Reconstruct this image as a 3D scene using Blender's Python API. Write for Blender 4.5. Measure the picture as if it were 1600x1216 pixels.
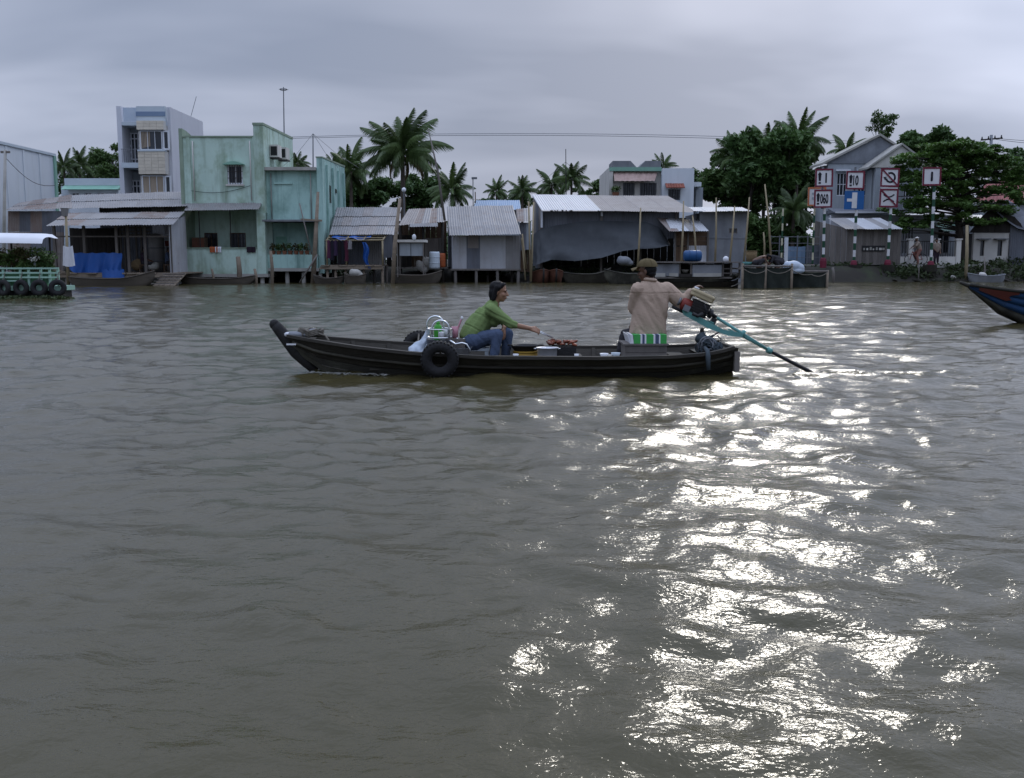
import bpy, math, random
import numpy as np
from mathutils import Vector, Matrix, noise as mnoise

for _o in list(bpy.data.objects):
    bpy.data.objects.remove(_o)
SC = bpy.context.scene
COL = SC.collection
random.seed(11)
RNG = np.random.default_rng(11)

# ------------------------------------------------------------------ camera
CAM_H = 1.31
PITCH = math.radians(7.4)
F = 1556.0
cam = bpy.data.cameras.new('camera')
cam.sensor_width = 36.0
cam.lens = F * 36.0 / 1600.0
cam.clip_start = 0.1
cam.clip_end = 3000
cam_o = bpy.data.objects.new('camera', cam)
cam_o.location = (0, 0, CAM_H)
cam_o.rotation_euler = (math.radians(90) - PITCH, 0, 0)
COL.objects.link(cam_o)
SC.camera = cam_o
SC.render.resolution_x, SC.render.resolution_y = 1024, 778

# ------------------------------------------------------------------ sky and sun
SUN_AZ = math.radians(14.5)      # to the right of straight ahead (+Y)
SUN_EL = math.radians(28)
world = bpy.data.worlds.new('World')
SC.world = world
world.use_nodes = True
wn = world.node_tree.nodes
wl = world.node_tree.links
wn.clear()


def wnode(t, **kw):
    n = wn.new(t)
    for k, v in kw.items():
        setattr(n, k, v)
    return n


w_out = wnode('ShaderNodeOutputWorld')
w_bg = wnode('ShaderNodeBackground')
w_bg.inputs['Strength'].default_value = 0.1
sky = wnode('ShaderNodeTexSky', sky_type='NISHITA', sun_disc=False)
sky.sun_elevation = SUN_EL
sky.sun_rotation = SUN_AZ
sky.air_density = 1.2
sky.dust_density = 3.0
tc = wnode('ShaderNodeTexCoord')
sep = wnode('ShaderNodeSeparateXYZ')
wl.new(tc.outputs['Generated'], sep.inputs[0])


def wmath(op, a, b=None, clamp=False):
    n = wnode('ShaderNodeMath', operation=op, use_clamp=clamp)
    for i, v in enumerate((a, b)):
        if v is None:
            continue
        if isinstance(v, (int, float)):
            n.inputs[i].default_value = v
        else:
            wl.new(v, n.inputs[i])
    return n.outputs[0]


zc = wmath('MAXIMUM', sep.outputs['Z'], 0.0)
den = wmath('ADD', zc, 0.32)
cx = wmath('DIVIDE', sep.outputs['X'], den)
cy = wmath('DIVIDE', sep.outputs['Y'], den)
comb = wnode('ShaderNodeCombineXYZ')
wl.new(cx, comb.inputs[0])
wl.new(cy, comb.inputs[1])
n1 = wnode('ShaderNodeTexNoise')
n1.inputs['Scale'].default_value = 1.05
n1.inputs['Detail'].default_value = 4.0
n1.inputs['Roughness'].default_value = 0.5
n1.inputs['Distortion'].default_value = 0.35
mp = wnode('ShaderNodeMapping')
mp.inputs['Location'].default_value = (-11.336, -3.115, -18.838)
mp.inputs['Scale'].default_value = (0.75, 1.35, 1.0)
wl.new(comb.outputs[0], mp.inputs[0])
wl.new(mp.outputs[0], n1.inputs['Vector'])
ramp = wnode('ShaderNodeValToRGB')
ramp.color_ramp.elements[0].position = 0.38
ramp.color_ramp.elements[0].color = (2.80, 3.38, 4.75, 1)
ramp.color_ramp.elements[1].position = 0.60
ramp.color_ramp.elements[1].color = (5.15, 5.75, 7.4, 1)
wl.new(n1.outputs['Fac'], ramp.inputs[0])
# an overcast dome, growing brighter towards the zenith
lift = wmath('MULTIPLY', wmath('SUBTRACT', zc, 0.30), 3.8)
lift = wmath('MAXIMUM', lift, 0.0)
# the cloud thins out towards the right, on the sun's side
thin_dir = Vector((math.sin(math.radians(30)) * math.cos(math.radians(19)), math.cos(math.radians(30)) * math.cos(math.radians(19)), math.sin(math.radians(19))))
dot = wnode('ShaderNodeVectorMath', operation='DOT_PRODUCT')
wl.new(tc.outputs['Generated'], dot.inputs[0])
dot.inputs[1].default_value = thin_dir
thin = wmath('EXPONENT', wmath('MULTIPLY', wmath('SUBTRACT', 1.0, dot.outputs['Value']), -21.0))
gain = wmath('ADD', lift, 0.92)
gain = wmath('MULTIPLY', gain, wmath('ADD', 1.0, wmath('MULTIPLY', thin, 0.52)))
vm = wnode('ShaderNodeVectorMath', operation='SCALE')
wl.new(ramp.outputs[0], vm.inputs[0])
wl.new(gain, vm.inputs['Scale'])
mix = wnode('ShaderNodeMix', data_type='RGBA')
mix.inputs['Factor'].default_value = 0.96
wl.new(sky.outputs[0], mix.inputs[6])
wl.new(vm.outputs[0], mix.inputs[7])
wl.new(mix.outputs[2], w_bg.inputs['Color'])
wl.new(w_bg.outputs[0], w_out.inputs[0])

sun = bpy.data.lights.new('sun', 'SUN')
sun.energy = 0.5
sun.angle = math.radians(7)
sun.color = (1.0, 0.95, 0.86)
sun_o = bpy.data.objects.new('sun', sun)
sd = Vector((math.sin(SUN_AZ) * math.cos(SUN_EL), math.cos(SUN_AZ) * math.cos(SUN_EL), math.sin(SUN_EL)))
sun_o.rotation_euler = sd.to_track_quat('Z', 'Y').to_euler()
sun_o.location = (0, 0, 60)
COL.objects.link(sun_o)

SC.view_settings.view_transform = 'Standard'
SC.view_settings.look = 'None'
SC.view_settings.exposure = 0.0
SC.view_settings.gamma = 1.0
SC.view_settings.use_curve_mapping = False
SC.cycles.use_denoising = True
SC.cycles.max_bounces = 6
SC.cycles.caustics_reflective = False
SC.cycles.caustics_refractive = False
SC.cycles.sample_clamp_indirect = 4.0

# ------------------------------------------------------------------ survey: where a sight line meets a plane of known distance
SP, CP = math.sin(PITCH), math.cos(PITCH)


def W(px, py, D):
    k = F * CP + (608 - py) * SP
    return Vector((D * (px - 800) / k, D, CAM_H + D * (-F * SP + (608 - py) * CP) / k))


def X(px, D, py=400):
    return W(px, py, D).x


def Z(py, D):
    return W(800, py, D).z


def V(*a):
    return Vector(a)


# ------------------------------------------------------------------ materials
MATS = {}


def mat(name, c1, c2=None, scale=2.0, rough=0.8, metal=0.0, streak=None, samt=0.5, stretch=(1, 1, 1), bump=0.15,
        spec=0.3, bscale=None, vary=0.12, grime=None, gamt=0.4, contrast=0.25, trans=0.0):
    if name in MATS:
        return MATS[name]
    m = bpy.data.materials.new(name)
    m.use_nodes = True
    nt = m.node_tree
    N, L = nt.nodes, nt.links
    b = N['Principled BSDF']
    b.inputs['Roughness'].default_value = rough
    b.inputs['Metallic'].default_value = metal
    b.inputs['Specular IOR Level'].default_value = spec
    c1 = (*c1, 1)
    c2 = (*c2, 1) if c2 else tuple(x * 0.72 for x in c1[:3]) + (1,)
    t = N.new('ShaderNodeTexCoord')
    oi = N.new('ShaderNodeObjectInfo')
    off = N.new('ShaderNodeVectorMath')
    off.operation = 'MULTIPLY_ADD'
    cmb = N.new('ShaderNodeCombineXYZ')
    for i in range(3):
        L.new(oi.outputs['Random'], cmb.inputs[i])
    L.new(cmb.outputs[0], off.inputs[0])
    off.inputs[1].default_value = (37.0, 53.0, 71.0)
    L.new(t.outputs['Object'], off.inputs[2])
    mpn = N.new('ShaderNodeMapping')
    mpn.inputs['Scale'].default_value = stretch
    L.new(off.outputs[0], mpn.inputs[0])
    nz = N.new('ShaderNodeTexNoise')
    nz.inputs['Scale'].default_value = scale
    nz.inputs['Detail'].default_value = 7
    nz.inputs['Roughness'].default_value = 0.6
    L.new(mpn.outputs[0], nz.inputs['Vector'])
    mr = N.new('ShaderNodeMapRange')
    mr.inputs['From Min'].default_value = 0.5 - contrast
    mr.inputs['From Max'].default_value = 0.5 + contrast
    L.new(nz.outputs['Fac'], mr.inputs['Value'])
    mx = N.new('ShaderNodeMix')
    mx.data_type = 'RGBA'
    mx.inputs[6].default_value = c1
    mx.inputs[7].default_value = c2
    L.new(mr.outputs[0], mx.inputs[0])
    col = mx.outputs[2]

    def layer(col, color, amt, sc, st, lo, hi):
        mp2 = N.new('ShaderNodeMapping')
        mp2.inputs['Scale'].default_value = st
        mp2.inputs['Location'].default_value = (5.2, 1.3, 9.1)
        L.new(off.outputs[0], mp2.inputs[0])
        n2 = N.new('ShaderNodeTexNoise')
        n2.inputs['Scale'].default_value = sc
        n2.inputs['Detail'].default_value = 6
        n2.inputs['Roughness'].default_value = 0.65
        L.new(mp2.outputs[0], n2.inputs['Vector'])
        r2 = N.new('ShaderNodeMapRange')
        r2.inputs['From Min'].default_value = lo
        r2.inputs['From Max'].default_value = hi
        r2.inputs['To Max'].default_value = amt
        L.new(n2.outputs['Fac'], r2.inputs['Value'])
        m2 = N.new('ShaderNodeMix')
        m2.data_type = 'RGBA'
        L.new(r2.outputs[0], m2.inputs[0])
        L.new(col, m2.inputs[6])
        m2.inputs[7].default_value = (*color, 1)
        return m2.outputs[2]

    if streak:
        col = layer(col, streak, samt, 1.0, (2.1, 2.1, 0.22), 0.50, 0.78)
    if grime:
        col = layer(col, grime, gamt, 0.75, (1, 1, 0.8), 0.48, 0.74)
    hs = N.new('ShaderNodeHueSaturation')
    mv = N.new('ShaderNodeMapRange')
    mv.inputs['To Min'].default_value = 1 - vary
    mv.inputs['To Max'].default_value = 1 + vary
    L.new(oi.outputs['Random'], mv.inputs['Value'])
    L.new(mv.outputs[0], hs.inputs['Value'])
    L.new(col, hs.inputs['Color'])
    L.new(hs.outputs[0], b.inputs['Base Color'])
    if bump:
        bp = N.new('ShaderNodeBump')
        bp.inputs['Strength'].default_value = bump
        bp.inputs['Distance'].default_value = 0.02
        nb = N.new('ShaderNodeTexNoise')
        nb.inputs['Scale'].default_value = bscale or scale * 6
        nb.inputs['Detail'].default_value = 4
        L.new(mpn.outputs[0], nb.inputs['Vector'])
        L.new(nb.outputs['Fac'], bp.inputs['Height'])
        L.new(bp.outputs[0], b.inputs['Normal'])
    if trans:
        tr = N.new('ShaderNodeBsdfTranslucent')
        L.new(hs.outputs[0], tr.inputs['Color'])
        ms = N.new('ShaderNodeMixShader')
        ms.inputs[0].default_value = trans
        L.new(b.outputs[0], ms.inputs[1])
        L.new(tr.outputs[0], ms.inputs[2])
        L.new(ms.outputs[0], N['Material Output'].inputs['Surface'])
    MATS[name] = m
    return m


# walls
M_MINT = mat('mint_plaster', (0.53, 0.68, 0.60), (0.43, 0.57, 0.50), 0.8, 0.9, streak=(0.15, 0.20, 0.13), samt=0.8, grime=(0.17, 0.24, 0.12), gamt=0.85, vary=0.03)
M_TEAL = mat('teal_plaster', (0.42, 0.62, 0.57), (0.33, 0.51, 0.47), 0.6, 0.9, streak=(0.06, 0.12, 0.11), samt=0.8, grime=(0.11, 0.21, 0.17), gamt=0.7, vary=0.03)
M_MINTD = mat('mouldy_plaster', (0.30, 0.38, 0.30), (0.20, 0.26, 0.19), 0.9, 0.9, streak=(0.08, 0.10, 0.06), samt=0.8, vary=0.03)
M_WHITE = mat('white_plaster', (0.66, 0.70, 0.74), (0.60, 0.64, 0.69), 0.5, 0.9, streak=(0.42, 0.45, 0.46), samt=0.4, vary=0.02)
M_LILAC = mat('lilac_plaster', (0.61, 0.62, 0.67), (0.55, 0.56, 0.61), 0.5, 0.9, streak=(0.38, 0.38, 0.45), samt=0.4, vary=0.02)
M_PALEB = mat('pale_blue_paint', (0.52, 0.58, 0.63), (0.45, 0.51, 0.56), 0.7, 0.85, vary=0.03)
M_BLUEB = mat('slate_blue_paint', (0.20, 0.27, 0.38), (0.16, 0.22, 0.33), 0.7, 0.85, vary=0.03)
M_BEIGET = mat('beige_tile', (0.66, 0.60, 0.50), (0.56, 0.50, 0.41), 5.0, 0.6, vary=0.08)
M_CREAM = mat('cream_plaster', (0.62, 0.60, 0.56), (0.50, 0.48, 0.45), 0.7, 0.9, streak=(0.25, 0.25, 0.22), samt=0.6, vary=0.03)
M_CONC = mat('grey_concrete', (0.22, 0.23, 0.25), (0.15, 0.16, 0.18), 0.9, 0.92, streak=(0.09, 0.095, 0.10), samt=0.6, grime=(0.33, 0.34, 0.35), gamt=0.5, vary=0.05)
M_CONCL = mat('light_concrete', (0.40, 0.39, 0.36), (0.28, 0.27, 0.25), 1.5, 0.92, grime=(0.12, 0.12, 0.09), gamt=0.6, vary=0.08)
M_GABLE = mat('weathered_render', (0.24, 0.26, 0.29), (0.14, 0.15, 0.17), 1.6, 0.92, streak=(0.10, 0.11, 0.12), samt=0.5, vary=0.04)
M_GREYB = mat('grey_blue_paint', (0.36, 0.39, 0.42), (0.28, 0.31, 0.34), 0.8, 0.88, streak=(0.17, 0.19, 0.22), samt=0.5, vary=0.04)
M_GREENT = mat('green_trim', (0.25, 0.46, 0.36), (0.18, 0.34, 0.27), 1.5, 0.7)
M_PINKA = mat('faded_pink_awning', (0.46, 0.34, 0.30), (0.36, 0.25, 0.22), 3, 0.85, streak=(0.22, 0.16, 0.13))
M_REDT = mat('red_tile', (0.30, 0.10, 0.07), (0.20, 0.07, 0.05), 3, 0.85)
M_REDM = mat('red_metal_roof', (0.26, 0.075, 0.07), (0.18, 0.055, 0.055), 1.2, 0.75, grime=(0.10, 0.05, 0.045))
# tin
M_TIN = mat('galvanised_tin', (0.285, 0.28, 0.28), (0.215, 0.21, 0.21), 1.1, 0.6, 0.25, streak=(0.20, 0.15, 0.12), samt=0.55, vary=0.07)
M_TINN = mat('new_tin', (0.47, 0.48, 0.50), (0.40, 0.41, 0.43), 1.0, 0.5, 0.2, vary=0.03)
M_TINR = mat('rusty_tin', (0.26, 0.24, 0.23), (0.19, 0.15, 0.13), 1.2, 0.75, 0.15, streak=(0.17, 0.075, 0.04), samt=0.75, grime=(0.15, 0.08, 0.05), gamt=0.6, vary=0.08)
M_TINB = mat('brown_tin', (0.30, 0.28, 0.27), (0.23, 0.205, 0.19), 1.4, 0.65, 0.2, streak=(0.14, 0.12, 0.11), vary=0.04)
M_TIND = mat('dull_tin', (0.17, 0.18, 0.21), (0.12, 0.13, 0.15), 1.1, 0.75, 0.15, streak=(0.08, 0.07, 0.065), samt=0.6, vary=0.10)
M_TINW = mat('pale_tin_wall', (0.52, 0.53, 0.56), (0.40, 0.41, 0.44), 0.9, 0.7, 0.1, streak=(0.28, 0.26, 0.24), samt=0.5, grime=(0.26, 0.19, 0.14), gamt=0.4, vary=0.12)
M_BLUER = mat('blue_tin', (0.20, 0.30, 0.42), (0.16, 0.24, 0.36), 1.2, 0.6, 0.1)
# wood
M_WOODG = mat('grey_weathered_wood', (0.19, 0.17, 0.155), (0.11, 0.10, 0.092), 2.2, 0.9, stretch=(3, 3, 0.5), vary=0.22, bump=0.3)
M_WOODH = mat('weathered_beam', (0.26, 0.21, 0.16), (0.15, 0.12, 0.09), 2.2, 0.9, stretch=(0.5, 3, 3), vary=0.2, bump=0.3)
M_WOODB = mat('brown_wood', (0.15, 0.095, 0.06), (0.085, 0.055, 0.037), 2.2, 0.85, stretch=(3, 3, 0.6), vary=0.2, bump=0.3)
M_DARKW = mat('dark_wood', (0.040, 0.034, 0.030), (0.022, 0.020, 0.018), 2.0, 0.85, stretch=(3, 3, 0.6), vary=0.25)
M_BAMBOO = mat('bamboo', (0.33, 0.27, 0.17), (0.22, 0.18, 0.11), 3, 0.7, stretch=(3, 3, 1), vary=0.15)
M_HULL = mat('tarred_hull', (0.028, 0.024, 0.017), (0.016, 0.014, 0.010), 2.5, 0.7, stretch=(0.5, 3, 3), grime=(0.085, 0.080, 0.058), gamt=0.6, vary=0.25, bump=0.5, bscale=18)
M_HULLL = mat('worn_hull', (0.040, 0.038, 0.030), (0.022, 0.021, 0.017), 2.5, 0.75, stretch=(0.4, 3, 3), grime=(0.15, 0.145, 0.11), gamt=0.85, vary=0.15, bump=0.5, bscale=18)
M_HULLIN = mat('hull_inside', (0.060, 0.054, 0.044), (0.035, 0.031, 0.026), 2.5, 0.8, stretch=(0.4, 3, 3), vary=0.12, bump=0.4)
M_SAMPAN = mat('sampan_wood', (0.10, 0.085, 0.068), (0.055, 0.047, 0.038), 2.0, 0.85, stretch=(0.4, 3, 3), vary=0.25)
M_SAMPANR = mat('red_brown_hull', (0.15, 0.060, 0.035), (0.08, 0.035, 0.022), 2.0, 0.8, stretch=(0.4, 3, 1), vary=0.1)
# vegetation
M_LEAF = mat('leaf_green', (0.100, 0.165, 0.046), (0.044, 0.085, 0.025), 0.9, 0.6, vary=0.22, bump=0, trans=0.25, spec=0.35)
M_LEAFD = mat('leaf_dark', (0.084, 0.150, 0.042), (0.036, 0.076, 0.022), 0.8, 0.6, vary=0.2, bump=0, trans=0.22, spec=0.35)
M_LEAFA = mat('almond_leaf', (0.125, 0.220, 0.050), (0.052, 0.108, 0.026), 0.7, 0.55, vary=0.1, bump=0, trans=0.28, spec=0.35)
M_PALM = mat('palm_frond', (0.110, 0.165, 0.050), (0.046, 0.082, 0.027), 0.8, 0.5, vary=0.28, bump=0, trans=0.22, spec=0.4)
M_PALMY = mat('dry_frond', (0.17, 0.13, 0.055), (0.09, 0.07, 0.03), 0.8, 0.65, vary=0.25, bump=0, trans=0.15)
M_BARK = mat('bark', (0.13, 0.105, 0.085), (0.07, 0.058, 0.048), 3, 0.95, vary=0.12, bump=0.5)
M_BARKD = mat('dark_bark', (0.05, 0.042, 0.035), (0.03, 0.025, 0.022), 3, 0.95, vary=0.12, bump=0.5)
M_DRYPL = mat('mixed_plant', (0.075, 0.085, 0.030), (0.075, 0.045, 0.022), 2.2, 0.7, vary=0.2, bump=0, trans=0.2)
M_HYAC = mat('water_plant', (0.06, 0.085, 0.028), (0.03, 0.045, 0.018), 1.8, 0.7, vary=0.2, bump=0, trans=0.2)
M_MUD = mat('river_mud', (0.030, 0.026, 0.020), (0.016, 0.014, 0.011), 0.7, 0.85, grime=(0.035, 0.05, 0.02), gamt=0.7, bump=0.8, bscale=3, vary=0)
# things
M_BLUETARP = mat('blue_tarp', (0.010, 0.090, 0.36), (0.008, 0.065, 0.27), 1.8, 0.5, vary=0.08, spec=0.4, bump=0.3)
M_GREYTARP = mat('grey_tarp', (0.055, 0.061, 0.068), (0.042, 0.047, 0.053), 1.0, 0.75, streak=(0.085, 0.095, 0.105), samt=0.35, vary=0.02, bump=0.3)
M_BLACK = mat('black_paint', (0.018, 0.018, 0.02), (0.012, 0.012, 0.013), 3, 0.5, vary=0.1)
M_RUBBER = mat('black_rubber', (0.020, 0.020, 0.022), (0.012, 0.012, 0.013), 4, 0.8, grime=(0.045, 0.043, 0.038), gamt=0.6, vary=0.2, bump=0.5, bscale=30)
M_STEEL = mat('chrome_tube', (0.72, 0.74, 0.76), (0.6, 0.62, 0.64), 3, 0.22, 0.9, vary=0.02, bump=0)
M_ALU = mat('aluminium', (0.62, 0.63, 0.66), (0.5, 0.51, 0.54), 6, 0.38, 0.6, vary=0.02, bump=0.1)
M_IRON = mat('dark_iron', (0.045, 0.044, 0.045), (0.028, 0.027, 0.027), 8, 0.6, 0.5, grime=(0.07, 0.045, 0.03), gamt=0.5, vary=0.1, bump=0.3)
M_GREYM = mat('grey_metal', (0.20, 0.21, 0.23), (0.15, 0.155, 0.17), 3, 0.6, 0.4, vary=0.1)
M_GLASS = mat('dark_window_glass', (0.030, 0.035, 0.045), (0.022, 0.026, 0.034), 0.8, 0.12, spec=0.5, vary=0.2, bump=0)
M_WFRAME = mat('white_frame', (0.66, 0.68, 0.72), (0.58, 0.60, 0.65), 2, 0.6, vary=0.03, bump=0)
M_CURTAIN = mat('beige_curtain', (0.36, 0.29, 0.22), (0.26, 0.21, 0.16), 3, 0.9, stretch=(6, 1, 0.3), vary=0.08)
M_ROPE = mat('rope', (0.20, 0.18, 0.15), (0.11, 0.10, 0.085), 12, 0.95, vary=0.15)
M_ROPEB = mat('blue_grey_rope', (0.065, 0.085, 0.10), (0.035, 0.045, 0.055), 9, 0.9, vary=0.15)
M_WHITEP = mat('white_plastic', (0.72, 0.73, 0.76), (0.64, 0.65, 0.69), 3, 0.45, vary=0.04, bump=0)
M_NET = mat('dark_green_netting', (0.028, 0.034, 0.028), (0.016, 0.020, 0.018), 6, 0.9, streak=(0.05, 0.055, 0.045), vary=0.1, bump=0.6)
M_BASKET = mat('woven_basket', (0.24, 0.17, 0.09), (0.14, 0.10, 0.055), 14, 0.9, vary=0.1, bump=0.6)
M_SIGNW = mat('sign_white', (0.66, 0.66, 0.68), (0.60, 0.60, 0.62), 1.5, 0.6, grime=(0.40, 0.38, 0.35), gamt=0.6, vary=0.04, bump=0)
M_SIGNR = mat('sign_crimson', (0.17, 0.018, 0.040), (0.12, 0.015, 0.032), 2, 0.6, vary=0.05, bump=0)
M_SIGNK = mat('sign_black', (0.012, 0.012, 0.022), (0.010, 0.010, 0.016), 2, 0.6, vary=0, bump=0)
M_SIGNB = mat('sign_blue', (0.018, 0.115, 0.34), (0.015, 0.09, 0.27), 1.5, 0.6, vary=0, bump=0)
M_SIGNO = mat('sign_orange', (0.50, 0.16, 0.06), (0.38, 0.13, 0.06), 1.5, 0.6, vary=0, bump=0)
M_POSTG = mat('post_green', (0.018, 0.075, 0.038), (0.014, 0.055, 0.03), 3, 0.6, vary=0.06, bump=0)
M_POSTY = mat('post_cream', (0.55, 0.52, 0.38), (0.45, 0.42, 0.3), 3, 0.6, vary=0.06, bump=0)
# people
M_SKIN = mat('tanned_skin', (0.30, 0.165, 0.105), (0.25, 0.13, 0.08), 8, 0.55, vary=0.06, bump=0.05, spec=0.4)
M_SKIND = mat('dark_tanned_skin', (0.135, 0.068, 0.042), (0.105, 0.053, 0.033), 8, 0.55, vary=0.06, bump=0.05, spec=0.4)
M_HAIR = mat('black_hair', (0.012, 0.011, 0.012), (0.007, 0.007, 0.008), 20, 0.6, stretch=(6, 6, 1), vary=0.05, bump=0.4, spec=0.15)
M_SHIRTG = mat('moss_green_knit', (0.185, 0.255, 0.100), (0.155, 0.220, 0.085), 5, 0.95, vary=0, bump=0.35, bscale=60, spec=0.1)
M_JEAN = mat('blue_denim', (0.085, 0.115, 0.185), (0.060, 0.082, 0.135), 9, 0.95, vary=0, bump=0.4, bscale=60, spec=0.1)
M_SHIRTB = mat('tan_cotton', (0.46, 0.345, 0.270), (0.40, 0.30, 0.23), 4, 0.95, vary=0, bump=0.35, bscale=50, spec=0.1)
M_TROUS = mat('dark_grey_trousers', (0.045, 0.043, 0.048), (0.03, 0.029, 0.033), 6, 0.95, vary=0.05, bump=0.3, spec=0.1)
M_CAP = mat('khaki_cap', (0.145, 0.115, 0.062), (0.115, 0.09, 0.05), 8, 0.95, vary=0, bump=0.3, bscale=60, spec=0.1)
M_EYE = mat('eye_dark', (0.012, 0.010, 0.010), (0.01, 0.01, 0.01), 3, 0.2, vary=0, bump=0)
M_LIP = mat('lip', (0.22, 0.075, 0.06), (0.18, 0.06, 0.05), 3, 0.5, vary=0, bump=0)
M_CLOTHD = mat('dark_cloth', (0.040, 0.025, 0.040), (0.022, 0.015, 0.024), 3, 0.95, vary=0.5)
M_TEALP = mat('turquoise_paint', (0.13, 0.33, 0.31), (0.10, 0.26, 0.25), 5, 0.65, grime=(0.08, 0.17, 0.16), gamt=0.6, vary=0.03)
M_TANK = mat('cream_tank', (0.44, 0.37, 0.23), (0.36, 0.30, 0.19), 6, 0.5, grime=(0.20, 0.16, 0.10), gamt=0.5, vary=0.03)
M_REDP = mat('red_paint', (0.22, 0.035, 0.025), (0.15, 0.025, 0.02), 5, 0.55, vary=0.05)
M_PURPLE = mat('orange_plastic', (0.40, 0.10, 0.03), (0.3, 0.08, 0.03), 3, 0.6)
M_GREENPL = mat('green_plastic', (0.07, 0.40, 0.045), (0.055, 0.33, 0.04), 3, 0.4, vary=0, bump=0)
M_PINK = mat('pink_plastic', (0.52, 0.25, 0.30), (0.45, 0.21, 0.26), 3, 0.45, vary=0, bump=0)
M_BAG = mat('plastic_bag', (0.60, 0.66, 0.74), (0.50, 0.58, 0.68), 3, 0.4, vary=0, bump=0.3, trans=0.25)
M_YELLOWP = mat('yellow_paint', (0.40, 0.25, 0.035), (0.32, 0.19, 0.03), 6, 0.6, grime=(0.16, 0.10, 0.03), gamt=0.5, vary=0, bump=0.1)
M_FOOD = mat('grilled_meat', (0.24, 0.060, 0.026), (0.11, 0.030, 0.016), 14, 0.45, vary=0.4, bump=0.5)
M_MATG = mat('mat_green', (0.06, 0.36, 0.085), (0.05, 0.31, 0.075), 6, 0.8, vary=0, bump=0.2)
M_BLUEP = mat('blue_hull_paint', (0.016, 0.066, 0.17), (0.012, 0.042, 0.11), 1.6, 0.7, stretch=(0.5, 2, 2), grime=(0.045, 0.06, 0.075), gamt=0.8, vary=0.12, bump=0.3)
M_REDH = mat('red_hull_paint', (0.11, 0.024, 0.016), (0.07, 0.018, 0.013), 2.5, 0.6, grime=(0.07, 0.03, 0.02), gamt=0.6, vary=0.1, bump=0.3)
M_PGREEN = mat('pale_green_rail', (0.36, 0.56, 0.46), (0.29, 0.47, 0.38), 2.5, 0.6, grime=(0.20, 0.30, 0.22), gamt=0.5, vary=0.06)
M_DGREEN = mat('green_panel', (0.08, 0.19, 0.10), (0.055, 0.14, 0.075), 1.5, 0.7, vary=0.1)
M_BARREL = mat('blue_barrel', (0.015, 0.075, 0.20), (0.012, 0.055, 0.15), 2, 0.4, vary=0.06, bump=0)
M_POTR = mat('terracotta', (0.22, 0.10, 0.06), (0.16, 0.07, 0.045), 4, 0.9, vary=0.2)


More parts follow.
